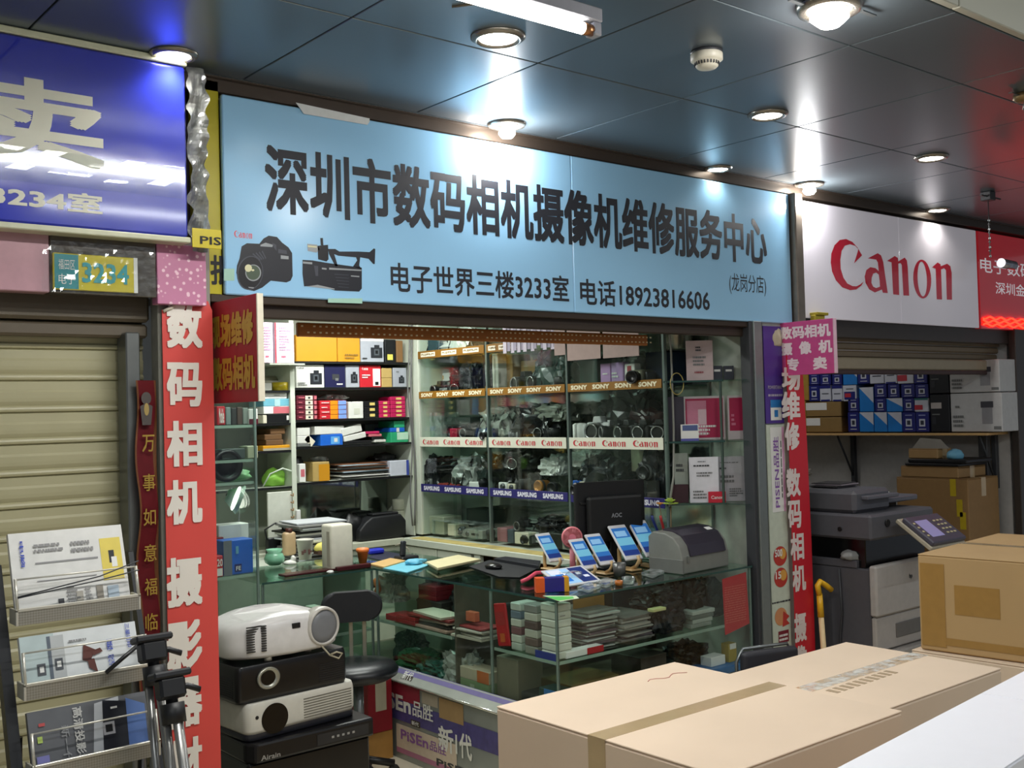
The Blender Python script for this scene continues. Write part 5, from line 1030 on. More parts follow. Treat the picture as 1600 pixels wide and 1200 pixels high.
for k, (a, b, y0_) in enumerate(((868, 885, 555), (888, 940, 562), (944, 1000, 558))):
    p0, p1 = at(a, 540, x=4.05), at(b, 540, x=4.05); zlow = at((a + b) / 2, y0_, x=4.05).z
    bm = nbm(); box(bm, (4.04, p1.y, zlow), (4.043, p0.y, 2.33)); t2 = one('hanging_certificate', bm, M('a08a84', .5), ('narrow', 'middle wide', 'widest right') [k] + ' brownish certificate hanging high over the wall cabinet', 'certificate')

# corner shelf goods (standing along the slanting shelf edge, facing out)
def card(name, label, cat, px0, px1, ytop, ybot, z, mat, off=.03, deco=(), texts=(), lean=.0, th=.004, group=None):
    o = off; a = atd(px0, ybot, o); b = atd(px1, ybot, o); c = atd((px0 + px1) / 2, ytop, o); w = (b - a).length; w = V3((b.x - a.x, b.y - a.y, 0)).length; h = c.z - z
    t = thing(name, label, cat, ((a.x + b.x) / 2, (a.y + b.y) / 2, z)); t.rotation_euler = (lean, 0, math.atan2(b.y - a.y, b.x - a.x))
    bm = nbm(); box(bm, (-w / 2, -th / 2, 0), (w / 2, th / 2, h), .001); obj('sheet', bm, mat, t, False)
    bm = nbm(); ms = []
    for i, (p, q, r, s_, m) in enumerate(deco):
        if m not in ms: ms.append(m)
        e = -th / 2 - .0008 - .0003 * i; quad(bm, [(-w / 2 + w * p, e, h * r), (-w / 2 + w * q, e, h * r), (-w / 2 + w * q, e, h * s_), (-w / 2 + w * p, e, h * s_)], ms.index(m))
    if deco: obj('printed_panel', bm, ms, t, False)
    if texts:
        bm = nbm(); ms = []
        for i, (sx, p, q, r, s_, m) in enumerate(texts):
            if m not in ms: ms.append(m)
            O = V3((-w / 2 + w * p, -th / 2 - .003, h * r)); U = V3((w * (q - p), 0, 0)); W_ = V3((0, 0, h * (s_ - r)))
            if sx[0] == '#': bars(bm, O, U, W_, int(sx[1:]), ms.index(m), len(label) + i)
            else: put_text(bm, sx, O, U, W_, .01, ms.index(m))
        obj('lettering', bm, ms, t, False)
    return t
CT = DGREY
card('certificate', 'pinkish framed certificate standing on the upper corner shelf', 'certificate', 1073, 1115, 532, 594, 1.833, M('b8a4a4', .5), texts=[('#2', .35, .6, .72, .86, CT), ('#3', .25, .75, .35, .62, GREY), ('#1', .3, .75, .16, .24, M('8a3a44', .5))], off=.02)
card('poster_board', 'crimson poster board with pale flower print on the middle corner shelf', 'poster', 1069, 1134, 619, 683, 1.526, M('c8bcc0', .5), off=.16, deco=[(.05, .95, .05, .95, M('ac1048', .4)), (.08, .55, .1, .9, M('c87a92', .5)), (.35, .55, .35, .7, M('d8b8c0', .5))], texts=[('#3', .3, .8, .1, .35, PAPER)])
card('poster_board', 'second crimson poster board half hidden at the frame post', 'poster', 1138, 1166, 618, 684, 1.526, M('c8bcc0', .5), off=.10, deco=[(.1, .95, .2, .95, M('ac1048', .4))], texts=[('#3', .2, .5, .3, .6, M('d87a9a', .5))])
card('price_card', 'small white and blue card in front of the crimson poster board', 'card', 1064, 1092, 663, 687, 1.526, PAPER, off=.015, deco=[(.1, .95, .62, .95, M('4a5a8a', .4)), (0, 1, 0, .15, M('5a5aa8', .4))])
card('certificate', 'bright white certificate standing on the lowest corner shelf', 'certificate', 1078, 1124, 714, 779, 1.211, M('dadae0', .4), off=.02, texts=[('#1', .3, .7, .88, .92, GREY), ('#1', .15, .88, .78, .84, CT), ('#2', .25, .8, .56, .68, GREY), ('#3', .12, .6, .08, .28, GREY)])
card('certificate', 'grey white certificate leaning behind the bright white one', 'certificate', 1122, 1167, 713, 780, 1.211, M('b4b2b8', .4), off=.075, texts=[('#1', .1, .9, .85, .88, GREY), ('#1', .08, .45, .7, .77, CT), ('#2', .1, .8, .4, .6, GREY), ('#4', .4, .95, .1, .3, GREY)])
card('certificate', 'shadowed pale certificate at the left behind the bright white one', 'certificate', 1055, 1076, 708, 765, 1.211, M('9aa096', .5), off=.09, texts=[('#2', .1, .8, .6, .8, CT)])
card('name_plate', 'small bright red plate with white lettering on the lowest corner shelf', 'plate', 1107, 1134, 768, 781, 1.211, M('c01c34', .3), off=.006, th=.012, texts=[('CANON'.title(), .15, .85, .35, .65, PAPER)])
card('certificate_folder', 'dark maroon folder lying open beside the bright white certificate', 'folder', 1048, 1076, 757, 779, 1.211, M('34101c', .5), off=.04, th=.02)
for k, (a, b, h0) in enumerate(((1112, 1128, 572), (1130, 1146, 572))): card('camera_box', ('left', 'right')[k] + ' of two small dark boxes with bright glints on the upper corner shelf', 'box', a, b, h0, 594, 1.833, M('3a3c44', .2), off=.10, th=.06, deco=[(.2, .8, .6, .75, PAPER)])  # the glint on each box is painted as a white strip
card('dark_board', 'dark purple board standing on the middle corner shelf behind the poster', 'board', 1040, 1070, 620, 680, 1.526, M('221c2c', .5), off=.06)
bm = nbm(); c = atd(1055, 600); tube(bm, [(c.x - .02 + .05 * math.cos(2 * PI * k / 16), c.y - .03, c.z + .055 * math.sin(2 * PI * k / 16)) for k in range(17)], .0025); one('wire_ring', bm, M('a89858', .4), 'thin yellowish wire ring hanging at the near edge of the wall cabinet', 'wire')
bm = nbm(); p = atd(1045, 500); tube(bm, [(p.x - .03, p.y + .05, 2.35), (p.x, p.y + .02, 2.2), (p.x + .01, p.y, 2.0), (p.x + .012, p.y, 1.6), (p.x - .01, p.y - .01, 1.35), (p.x - .05, p.y - .01, 1.2)], .006); one('wire', bm, M('8a8c84', .5), 'grey wire hanging down between wall cabinet and corner shelves', 'cable')
papers('pale sheets lying under the lowest corner shelf', 4.13, 4.36, .40, .62, .9095, 5, .012, ['c8d0b8', 'a8d0c0', 'd0c8a0'], 12, wob=.01)
bm = nbm(); box(bm, (4.20, .37, .972), (4.42, .50, 1.02), .004); one('blue_case', bm, M('1c3a78', .4), 'blue flat case behind the grey printer', 'case')

# ================================================================ COUNTER TOP
T = .9065
def flatthing(name, label, cat, pts, z, h, mat, bev=.002):
    bm = nbm(); P = [at(x, y, z=z) for x, y in pts]; prism(bm, [(p.x, p.y) for p in P][::1], (0, 0, z), (1, 0, 0), (0, 1, 0), h, 0, bev); return one(name, bm, mat, label, cat)
p = on(958, 866, T); 
t = thing('monitor', 'large black computer monitor seen from behind on the glass counter', 'monitor', (3.86, .50, T), -.25)
wm = .46
a = at(914, 758, y=.62); 
bm = nbm(); box(bm, (-.21, -.012, .09), (.19, .02, .43), .006); obj('screen_housing', bm, M('0c0d10', .45), t, False); bm = nbm(); box(bm, (-.16, -.045, .13), (.16, -.008, .36), .015, seg=2); box(bm, (-.19, -.022, .32), (.17, -.01, .332), .002); obj('rear_cover', bm, M('0a0b0d', .5), t, False)
bm = nbm(); box(bm, (-.03, -.03, .01), (.03, -.01, .2), .004); obj('stand_neck', bm, BLK, t, False); bm = nbm(); box(bm, (-.11, -.09, 0), (.11, .09, .012), .004); obj('stand_base', bm, BLK, t, False)
bm = nbm(); put_text(bm, 'AOC', (-.03, -.0465, .25), (.06, 0, 0), (0, 0, .022), .03); obj('lettering', bm, M('8a8c90', .4), t, False)
# dot matrix printer
q0 = on(1056, 893, T); q1 = on(1145, 873, T)
t = thing('printer', 'grey dot matrix printer with a curved dark cover on the glass counter', 'printer', ((q0.x + q1.x) / 2 - .02, .23, T))
L = .37; pf = [(-.10, 0), (-.10, .075), (-.085, .13), (-.05, .17), (.0, .19), (.075, .195), (.105, .17), (.105, 0)]
t.location = (at(1052, 893, y=.07).x + .225, .165, T); t.rotation_euler = (0, 0, .06)
bm = nbm(); prism(bm, pf, (-L / 2, 0, 0), (0, 1, 0), (0, 0, 1), L, 0, .006); obj('printer_body', bm, M('7c7e78', .45), t, False)
bm = nbm(); pc = [(-.108, .08), (-.095, .132), (-.06, .176), (-.005, .198), (.06, .203), (.06, .19), (-.0, .185), (-.05, .165), (-.085, .128), (-.098, .08)]; prism(bm, pc, (-L / 2 + .06, 0, 0), (0, 1, 0), (0, 0, 1), L - .09, 0, .001); c_ = obj('dark_cover', bm, M('35303c', .3), t, False)
bm = nbm(); box(bm, (L / 2 - .10, -.066, .1685), (L / 2 - .05, -.064, .196), mat=Matrix.Translation((0, -.0, .0))); bm2 = bm; obj('white_sticker', bm2, PAPER, c_, True) if False else bm2.free()
bm = nbm(); quad(bm, [(L / 2 - .09, -.048, .1805), (L / 2 - .045, -.048, .1805), (L / 2 - .045, -.018, .194), (L / 2 - .09, -.018, .194)]); o_ = bpy.data.meshes.new('w'); obj('white_sticker', bm, PAPER, t, False)
bm = nbm(); put_text(bm, 'OKI', (-L / 2 + .075, -.0805, .148), (.03, 0, 0), (0, .012, .012), .02); obj('lettering', bm, M('8a2a6a', .4), t, False)
bm = nbm(); box(bm, (-L / 2 - .002, -.104, .0), (-L / 2 + .012, .1, .07), .003); box(bm, (-L / 2 + .035, -.112, .05), (-L / 2 + .045, -.098, .085), .002); obj('side_trim', bm, M('6a6c68', .45), t, False)
bm = nbm(); cyl(bm, (L / 2, .06, .12), (L / 2 + .012, .06, .12), .018); obj('paper_knob', bm, DGREY, t, False)
# phones on stands
def make_phone():
    t = thing('display_phone', 'prototype', 'phone'); A = Matrix.Rotation(-.72, 4, 'X')
    bm = nbm(); box(bm, (-.036, -.004, 0), (.036, .004, .138), .0035, seg=2, mat=Matrix.Translation((0, -.035, .035)) @ A); obj('phone_body', bm, M('dcdce0', .3), t, False)
    bm = nbm(); Mx = Matrix.Translation((0, -.035, .035)) @ A
    def sq(x0, x1, z0, z1, mi, e): quad(bm, [Mx @ V3(p) for p in ((x0, e, z0), (x1, e, z0), (x1, e, z1), (x0, e, z1))], mi)
    sq(-.032, .032, .016, .124, 0, -.0048); sq(-.032, .032, .055, .085, 1, -.0051); sq(-.032, .032, .016, .036, 2, -.0051); sq(-.026, .02, .09, .112, 3, -.0051)
    obj('screen', bm, [M('2f6cb4', .2, 0, .35, 0), M('6fb4d0', .2, 0, .35, 0), M('243a80', .2, 0, .3, 0), M('88b8e0', .2, 0, .3, 0)], t, False)
    bm = nbm(); tube(bm, [(0, .028, .082), (.0, .042, .06), (0, .042, .02), (0, .04, .004)], .007, 8); tube(bm, [(0, -.052, .05), (0, -.058, .036), (0, -.045, .018), (.0, -.02, .006)], .006, 8); box(bm, (-.022, -.045, 0), (.022, .045, .006), .002); obj('stand', bm, M('c8a878', .45), t, False)
    return t
ph = make_phone()
for k, (px, py, lab, s_) in enumerate(((868, 893, 'phone with a blue screen on a beige stand left of the pink fan', .95), (922, 905, 'phone with a white and black screen in front of the pink fan', .95), (948, 899, 'phone with a teal screen on a beige stand before the monitor', 1.0), (988, 893, 'phone with a pale blue screen on a beige stand before the monitor', 1.15), (1020, 888, 'phone with a deep blue screen next to the grey printer', 1.2))):
    p = on(px, py - 2, T); tt = ph if k == 0 else dup(ph); tt.location = (p.x, p.y + .03, T); tt.rotation_euler = (0, 0, -.04 - .02 * k); tt.scale = (s_ * 1.32,) * 3; tt['label'] = lab; tt['group'] = 'phones on beige stands'
# tablet on a stand
t = thing('tablet', 'white tablet showing pictures lying tilted among the phones', 'tablet', (0, 0, T)); p = on(905, 915, T); t.location = (p.x, p.y + .03, T); t.rotation_euler = (0, 0, -.05)
Mx = Matrix.Rotation(-1.2, 4, 'X'); Mt = Matrix.Translation((0, -.05, .008)) @ Mx
bm = nbm(); box(bm, (-.12, -.004, 0), (.12, .004, .155), .003, seg=2, mat=Mt); obj('tablet_body', bm, M('dcdce0', .3), t, False)
bm = nbm()
for x0, x1, z0, z1, mi in ((-.105, .015, .012, .143, 0), (-.08, -.02, .03, .1, 1), (.02, .105, .012, .143, 2), (-.10, -.03, .1, .14, 3), (.035, .06, .08, .10, 3), (.06, .09, .05, .07, 3)): e = -.0047 - .0002 * (mi > 0) - .0002 * (mi == 3); quad(bm, [Mt @ V3(q) for q in ((x0, e, z0), (x1, e, z0), (x1, e, z1), (x0, e, z1))], mi)
obj('screen', bm, [M('9cc4e8', .2, 0, .35, 0), M('2f78d0', .2, 0, .35, 0), M('2a3a78', .2, 0, .2, 0), M('d8dcec', .2, 0, .3, 0)], t, False)
bm = nbm(); box(bm, (-.05, .0, 0), (.05, .075, .055), .004); obj('tablet_prop', bm, CLEAR, t, False)
# pink fan
p = on(905, 880, T); c = at(889, 840, y=.47); t = thing('handheld_fan', 'pink handheld fan standing behind the phones', 'fan', (c.x + .02, .47, T))
t.rotation_euler = (0, 0, -.6); hz = c.z - T
bm = nbm(); cyl(bm, (0, 0, 0), (0, 0, .012), .035, .033); cyl(bm, (0, 0, .012), (0, 0, hz - .045), .0155, .013); obj('handle', bm, M('dc8a98', .4), t, False)
bm = nbm(); lathe(bm, [(.048, -.012), (.052, 0), (.048, .012), (.044, .012), (.044, -.012), (.048, -.012)], (0, 0, hz), (0, -1, 0), 32)
for k in range(36):
    a = 2 * PI * k / 36; tube(bm, [(.016 * math.cos(a), -.016, hz + .016 * math.sin(a)), (.046 * math.cos(a + .3), -.012, hz + .046 * math.sin(a + .3))], .0013, 4)
g_ = obj('guard_cage', bm, M('e0848c', .4), t, False)
bm = nbm(); cyl(bm, (0, -.014, hz), (0, -.019, hz), .017, seg=24); obj('hub', bm, M('d8788a', .4), g_, False)
bm = nbm()
for k in range(5):
    a = 2 * PI * k / 5; box(bm, (.008, -.001, -.012), (.042, .001, .012), .001, mat=Matrix.Translation((0, 0, hz)) @ Matrix.Rotation(a, 4, 'Y') @ Matrix.Rotation(.5, 4, 'X'))
cyl(bm, (0, -.01, hz), (0, .012, hz), .02, seg=20); obj('fan_blades', bm, M('e8a0a8', .4), t, False)
# small things along the front edge
p, q = on(838, 924, T), on(888, 929, T)
t = thing('product_box', 'small orange, navy and yellow box at the counter corner', 'box', (3.14, .13, T)); cc = on(862, 926, T); t.location = (cc.x + .02, cc.y + .02, T); t.rotation_euler = (0, 0, -.55)
bm = nbm(); box(bm, (-.072, -.02, 0), (.072, .03, .062), .002); obj('box_body', bm, M('22187a', .4), t, False)
bm = nbm(); 
for x0, x1, mi in ((-.073, -.035, 0), (.052, .073, 1)): box(bm, (x0, -.0208, -.0), (x1, .0308, .0628), 0, mi)
obj('coloured_ends', bm, [M('e0581c', .4), M('d89a20', .4)], t, False)
bm = nbm(); a, b = on(817, 912, T), on(842, 905, T); tube(bm, [(a.x - .01, a.y, T + .01), (a.x + .02, a.y - .01, T + .02), (b.x - .02, b.y, T + .03), (b.x + .03, b.y - .01, T + .03)], .0095, 8); one('pink_strap', bm, M('e0506a', .5), 'bright pink strap lying left of the orange and navy box', 'strap')
t = flatthing('leaflet', 'green and cream leaflet lying on the very corner of the counter', 'leaflet', [(848, 931), (900, 931), (905, 935), (875, 940)], T, .001, M('c8d8b8', .5), 0)
p = [on(x, y, T + .0015) for x, y in ((852, 932), (895, 932), (897, 935), (873, 938.5))]
t.location.z = T; bm = nbm(); quad(bm, [V3(q) for q in p[::-1]]); bmesh.ops.recalc_face_normals(bm, faces=bm.faces[:]); obj('green_print', bm, M('5ac05a', .4), t)
def cup(name, label, px, py, r, h, mat, thick=True, z=T):
    p = on(px, py, z); bm = nbm(); lathe(bm, [(r * .85, 0), (r, h), (r * .9, h), (r * .78, .004), (0, .004)], (p.x, p.y, z), seg=28); return one(name, bm, mat, label, 'cup')
cup('mug', 'grey metal mug beside the teal phone on the counter', 968, 900, .032, .062, M('6a6a68', .3, .5)); cup('glass_bowl', 'small clear bowl in front of the grey metal mug', 982, 912, .03, .03, CLEAR); cup('amber_jar', 'tiny amber jar left of the small clear bowl', 967, 915, .019, .022, M('a8601c', .3))
for k, (px, py, s_) in enumerate(((918, 922, .07), (945, 914, .065), (1018, 899, .05))): t = flatthing('clear_tray', ('nearest', 'middle', 'farthest')[k] + ' shallow clear tray along the front counter edge', 'tray', [(px - 16, py), (px + 2, py + 5), (px + 20, py - 3), (px + 2, py - 8)], T, .014, CLEAR)
bm = nbm(); p = on(937, 893, T)
for k in range(7): tube(bm, [(p.x + .03 * math.cos(k * 1.1 + j), p.y + .05 + .03 * math.sin(k * 1.7 + j * .8), T + .008 + .012 * (k % 4) + .006 * j) for j in range(4)], .003)
one('key_bunch', bm, STEEL, 'tangled silvery cable bunch between the two middle phones', 'cable')
# pen holder with flower
p = on(1045, 832, T); t = thing('pen_holder', 'pen holder with a lime green artificial flower behind the grey printer', 'pen holder', (4.03, .31, T)); f = at(1047, 788, y=.31); f2 = at(1030, 789, y=.31)
bm = nbm(); lathe(bm, [(.035, 0), (.037, .13), (.033, .13), (.03, .005), (0, .005)], (f.x, .31, T)); obj('holder_cup', bm, M('9a9c98', .4), t)
bm = nbm(); tube(bm, [(f.x, .31, T + .02), (f.x + .004, .31, f.z - .01)], .004); tube(bm, [(f.x - .01, .31, T + .02), (f2.x, .31, f2.z)], .003); obj('flower_stem', bm, M('5a4a28', .5), t)
bm = nbm()
for r_ in range(3):
    for k in range(12):
        a = 2 * PI * k / 12 + r_ * .26; rr = .042 - .011 * r_; cz = .008 * r_; box(bm, (.004, -.006, -.0015), (rr, .006, .0015), .0012, mat=Matrix.Translation((f.x, .31, f.z + cz)) @ Matrix.Rotation(a, 4, 'Z') @ Matrix.Rotation(-.15 - .35 * r_, 4, 'Y'))
obj('green_flower', bm, M('b4cc58', .5), t)
bm = nbm()
for k in range(9): a = 2 * PI * k / 9; box(bm, (.0, -.005, -.001), (.022, .005, .001), .001, mat=Matrix.Translation((f2.x, .305, f2.z)) @ Matrix.Rotation(a, 4, 'Z') @ Matrix.Rotation(-.5, 4, 'Y'))
obj('orange_flower', bm, M('e09a3c', .5), t)
for k, (px, c_) in enumerate(((1020, '1c2a6a'), (1033, 'a82a28'))):
    g = at(px, 812, y=.31); bm = nbm(); tube(bm, [(f.x - .015 + .01 * k, .31, T + .03), (g.x, .31, g.z), (g.x - .004, .31, g.z + .02)], .007, 8); obj(('blue_pen', 'red_pen')[k], bm, M(c_, .4), t)
# side counter top goods
flatthing('mouse_pad', 'black mouse pad on the glass counter', 'mouse pad', [(733, 886), (765, 876), (842, 888), (812, 903), (780, 902)], T, .004, M('15171c', .6), .001)
p = on(771, 888, T + .005); bm = nbm(); blob(bm, (p.x, p.y, T + .0045), (.036, .055, .018), 1, .05, 2); one('computer_mouse', bm, M('0c0d10', .25), 'black computer mouse on the mouse pad', 'mouse')
flatthing('laptop', 'flat black device behind the mouse pad', 'device', [(790, 875), (845, 882), (842, 890), (772, 878)], T, .02, M('22242a', .4))
for k in range(2): flatthing('booklet', ('lower, greyish', 'upper, cream')[k] + ' booklet in the pair left of the mouse pad', 'booklet', [(664 + 2 * k, 882 - k), (716, 870), (752 - 2 * k, 877), (684, 893 - 2 * k)], T + .0125 * k, .012, M(('a8a888', 'd4cba0')[k], .6))
flatthing('file_folder', 'light blue file folder lying at the edge of the side counter', 'folder', [(598, 889), (632, 878), (672, 884), (636, 896)], T, .006, M('6cbcd0', .5), .001)
p = on(650, 884, T); bm = nbm(); blob(bm, (p.x, p.y + .02, T + .0075), (.05, .04, .018), 6, .4, 4); blob(bm, (p.x + .05, p.y + .03, T + .0075), (.04, .015, .014), 7, .3, 4); one('rubber_glove', bm, M('6ab8d4', .4), 'crumpled light blue glove on the light blue folder', 'glove')
flatthing('envelope', 'tan padded envelope behind the light blue folder', 'envelope', [(578, 884), (610, 875), (634, 879), (600, 889)], T + .001, .012, M('c8a468', .6), .003)
flatthing('work_mat', 'dark work mat with blue edge at the far end of the side counter', 'mat', [(575, 872), (600, 862), (650, 871), (620, 882)], T, .005, M('1c2036', .5))
bm = nbm(); p = on(590, 866, T + .006); box(bm, (p.x - .05, p.y, T + .006), (p.x + .05, p.y + .06, T + .035), .008); one('blue_roll', bm, M('2430b8', .4), 'bright blue packet on the dark work mat', 'packet')
t = thing('desk_phone', 'black cordless handset standing in its base on the dark work mat', 'handset', (0, 0, 0)); p = on(633, 874, T + .006); t.location = (p.x, p.y, T + .006)
bm = nbm(); box(bm, (-.05, -.05, 0), (.06, .04, .02), .006); obj('base', bm, M('14161c', .4), t, False); bm = nbm(); box(bm, (-.035, -.015, .018), (-.005, .01, .10), .006, mat=Matrix.Rotation(.1, 4, 'Y')); obj('handset', bm, M('22262e', .4), t, False)
# small extra goods that fill the fronts of the cabinet rows
EX = [('lens', 668, R3, 'lens standing at the very back end of the row above the brown strips', .9), ('compact', 704, R3, 'silver compact camera in front of the box with a yellow patch', .8), ('compact', 762, R2, 'silver compact camera between the silvery bag and the black olive camera', .9), ('lens', 790, R2, 'lens standing in front of the silvery crumpled bag', 1), ('compact', 812, R2, 'compact camera at the middle of the row under the brown strips', .9), ('lens', 873, R2, 'lens standing just before the third mullion under the brown strips', 1),
      ('compact', 680, R1, 'compact camera leaning by the farther flat red box', .8), ('lens', 762, R1, 'lens standing right of the low white box above the blue strips', .8), ('lens', 826, R1, 'lens standing left of the amber ringed lens', 1), ('camcorder', 925, R1, 'camcorder left of the monitor above the blue strips', .9), ('dslr', 998, R1, 'black camera right of the monitor top above the blue strips', .9),
      ('compact', 735, R0, 'compact camera before the grey tape machine on the lowest row', .8), ('lens', 858, R0 + .087, 'lens standing on the long black case', .8), ('compact', 893, R0, 'compact camera just past the third mullion on the lowest row', .9), ('lens', 885, R3, 'lens standing by the third mullion above the brown strips', 1)]
for i, (k, px, z, lab, sc_) in enumerate(EX): put(k, lab, XC + .045 + .01 * (i % 3), cx(px).y, z, RZ + .25 * ((i % 3) - 1), sc_)
# ================================================================ INSIDE THE GLASS COUNTERS
def cbox(name, label, px0, px1, z, h, mat, y=.06, d=.12, deco=(), texts=(), cat='box', group=None, rot=None):
    a = at(px0, 980, y=y); b = at(px1, 980, y=y); t = carton(name, label, cat, (a.x, y, z), (b.x, y + d, z + h), mat, '-y', deco, texts, group, .002)
    if rot: t.rotation_euler = rot
    return t
SHZ = .6435
for k in range(7):
    carton('white_box', 'white box, %s in the stack at the very corner of the glass counter' % ('bottom', 'second', 'third', 'fourth', 'fifth', 'sixth', 'top')[k], 'box', (3.045 + .002 * (k % 2), .03, SHZ + .0012 + .0335 * k), (3.135, .13, SHZ + .033 + .0335 * k), M('cdd0c4', .5), '-y', texts=[('#1', .2, .6, .4, .6, GREY)] if k == 5 else (), group='white boxes at the counter corner')
for k in range(6):
    carton('small_box', '%s grey brown box in the stack behind the corner stack' % ('bottom', 'second', 'third', 'fourth', 'fifth', 'top')[k], 'box', (3.045, .155, SHZ + .001 + .036 * k), (3.12, .24, SHZ + .036 + .036 * k), M(('8a8a80', '6a5450', 'b8b8ac', '5c4a48', 'c0c0b4', '8c8c88')[k], .5), '-x', group='grey brown boxes behind the corner stack')
for k in range(6):
    carton('small_box', '%s pale box in the middle stack of the counter side' % ('bottom', 'second', 'third', 'fourth', 'fifth', 'top')[k], 'box', (3.05, .27, SHZ + .001 + .035 * k), (3.15, .34, SHZ + .035 + .035 * k), M(('b8c4b8', 'c4ccc0', '7a5458', 'c8ccc0', '6a7a8a', 'c4ccc4')[k], .5), '-x', group='pale boxes in the middle stack')
t = carton('red_booklet', 'bright red booklet leaning inside the counter side', 'booklet', (3.04, .335, SHZ + .01), (3.052, .42, SHZ + .20), M('b81c24', .4), '-x', deco=[(.15, .85, .5, .8, M('a8282c', .5)), (.3, .7, .1, .3, M('c8602c', .5))]); t.rotation_euler = (-.16, 0, 0)
carton('dark_book', 'black book standing behind the red booklet', 'book', (3.05, .44, SHZ + .001), (3.10, .50, SHZ + .18), BLK, '-x') if False else None
carton('dark_book', 'black slipcase standing beside the red booklet', 'book', (3.06, .395, SHZ + .001), (3.12, .435, SHZ + .19), M('182024', .4), '-x')
bm = nbm(); box(bm, (3.036, .02, .626), (3.04, .16, .672)); one('blue_label', bm, M('1c2c8a', .4), 'dark blue card standing on the counter shelf edge at the corner', 'card')
t = cbox('white_box', 'low white and red box on the counter shelf beside the corner stack', 884, 942, SHZ, .028, PAPER, y=.022, d=.05, deco=[(.55, 1, 0, 1, M('b01c24', .4))])
t = cbox('envelope', 'orange brown envelope standing behind the corner stack', 897, 946, SHZ + .001, .20, M('a87428', .6), y=.20, d=.006)
a, b = at(902, 1000, y=.12).x, at(955, 1000, y=.12).x
papers('wavy pile of plastic sleeved packets, left part of the counter shelf', a, b, .06, .30, SHZ + .0015, 17, .0095, ['8c9088', 'a8aaa4', '5c4c54', 'b4b8b4', '74706c'], 31, 'sleeve_pile', 'packets', .012)
a, b = at(950, 1000, y=.14).x, at(1003, 1000, y=.14).x
papers('wavy pile of plastic sleeved packets, right part of the counter shelf', a, b, .06, .30, SHZ + .0015, 12, .0095, ['8c9088', '98948c', '54464c', 'a4a8a4', '6c6864'], 32, 'sleeve_pile', 'packets', .015)
def cblob(label, px, z, s, col, seed, y=.15, film=False, x=None, name='bundle', rough=.5):
    cxx = at(px, 980, y=y).x if x is None else x; bm = nbm(); blob(bm, (cxx, y, z), s, seed, .3, 3, sub=4, crease=.3); return one(name, bm, FILM if film else M(col, rough), label, 'bundle')
cblob('limp black bag on the counter shelf right of the plastic sleeves', 1030, SHZ + .001, (.12, .10, .10), '111418', 51); cblob('second black bag stacked on the limp black bag', 1025, SHZ + .125, (.10, .09, .05), '0e1114', 52)
cbox('yellow_card', 'small white and yellow card on the black bags', 1022, 1042, SHZ + .12, .014, M('c8c488', .5), y=.03, d=.04)
cblob('grey brown bag deep in the counter right of the black bags', 1068, SHZ + .001, (.11, .09, .13), '1a1816', 53, y=.2); cblob('clear plastic bag heap near the red notice', 1100, SHZ + .001, (.10, .08, .11), '4c524e', 54, y=.25, rough=.2)
for k in range(4): cbox('clear_pack', '%s clear blister pack left of the red notice' % ('bottom', 'second', 'third', 'top')[k], 1080 + 3 * (k % 2), 1112 + 2 * k, SHZ + .15 + .018 * k if False else SHZ + .001 + .02 * k, .019, M(('8c948c', 'a4aca4', '6a726c', 'b0b8b0')[k], .3), y=.05, d=.08, cat='pack', group='clear blister packs')
cbox('white_box', 'white tray shaped box hanging high in the counter middle', 1010, 1045, SHZ + .20, .02, M('7c8a84', .4), y=.2, d=.12) if False else None
cbox('teal_folder', 'dark teal folder standing at the back of the counter', 960, 1040, SHZ + .001, .21, M('10303c', .5), y=.36, d=.01)
t = thing('notice', 'bright red notice sheet taped inside the counter front near the frame post', 'notice', (4.22, .014, .6)); a = at(1128, 905, y=.014); b = at(1168, 890, y=.014); b.x = min(b.x, 4.295); c = at(1135, 992, y=.014)
bm = nbm(); prism(bm, [(a.x, a.z), (a.x + .01, c.z + .0), (b.x + .015, c.z + .03), (b.x, b.z - .01)], (0, .0135, 0), (1, 0, 0), (0, 0, 1), .0012); obj('paper_sheet', bm, M('c4202a', .5, var=.04), t)
bm = nbm(); bars(bm, (a.x + .015, .0112, c.z + .05), (b.x - a.x - .025, 0, 0), (0, 0, a.z - c.z - .09), 16, 0, 5, .35, False); obj('lettering', bm, M('d86a5c', .5, var=0), t)
# lower level of the front counter
LZ = .4012
cbox('carton_box', 'long brown carton on the counter floor near the corner', 890, 965, LZ, .10, M('6c5c34', .6), y=.10, d=.2); cbox('carton_box', 'grey brown carton on the counter floor, left of the blue tray', 1000, 1040, LZ, .13, M('4c4238', .6), y=.15, d=.2)
cbox('blue_tray', 'long bright blue tray on the counter floor near the frame post', 1095, 1178, LZ, .035, M('1668a8', .35), y=.02, d=.14, cat='tray')
cbox('small_box', 'yellow and white box standing on the blue tray', 1138, 1150, LZ + .0355, .09, M('a89030', .5), y=.06, d=.05, deco=[(.1, .9, .7, 1, PAPER)]); cbox('small_box', 'white square box on the blue tray', 1110, 1132, LZ + .0355, .045, PAPER, y=.06, d=.07)
cbox('white_strip', 'pale flat bar lying on the counter floor', 1050, 1098, LZ, .025, M('9c9c94', .5), y=.05, d=.05, cat='bar', rot=(0, 0, -.25)); cblob('black heap on the counter floor behind the pale bar', 1070, LZ, (.12, .09, .08), '121416', 56, y=.25)
carton('carton_box', 'tall grey carton on the counter floor at the side glass', 'box', (3.05, .30, LZ), (3.2, .45, LZ + .20), M('6c6a58', .6), '-x')
carton('bright_box', 'blue, green and yellow printed box on the counter floor at the corner', 'box', (3.05, .04, LZ), (3.14, .16, LZ + .11), M('1c3c38', .4), '-x', deco=[(.3, 1, .3, 1, M('2470b4', .4)), (.5, 1, 0, .28, M('b8a82c', .4)), (.55, .85, .5, .7, M('8ab8d8', .4))])
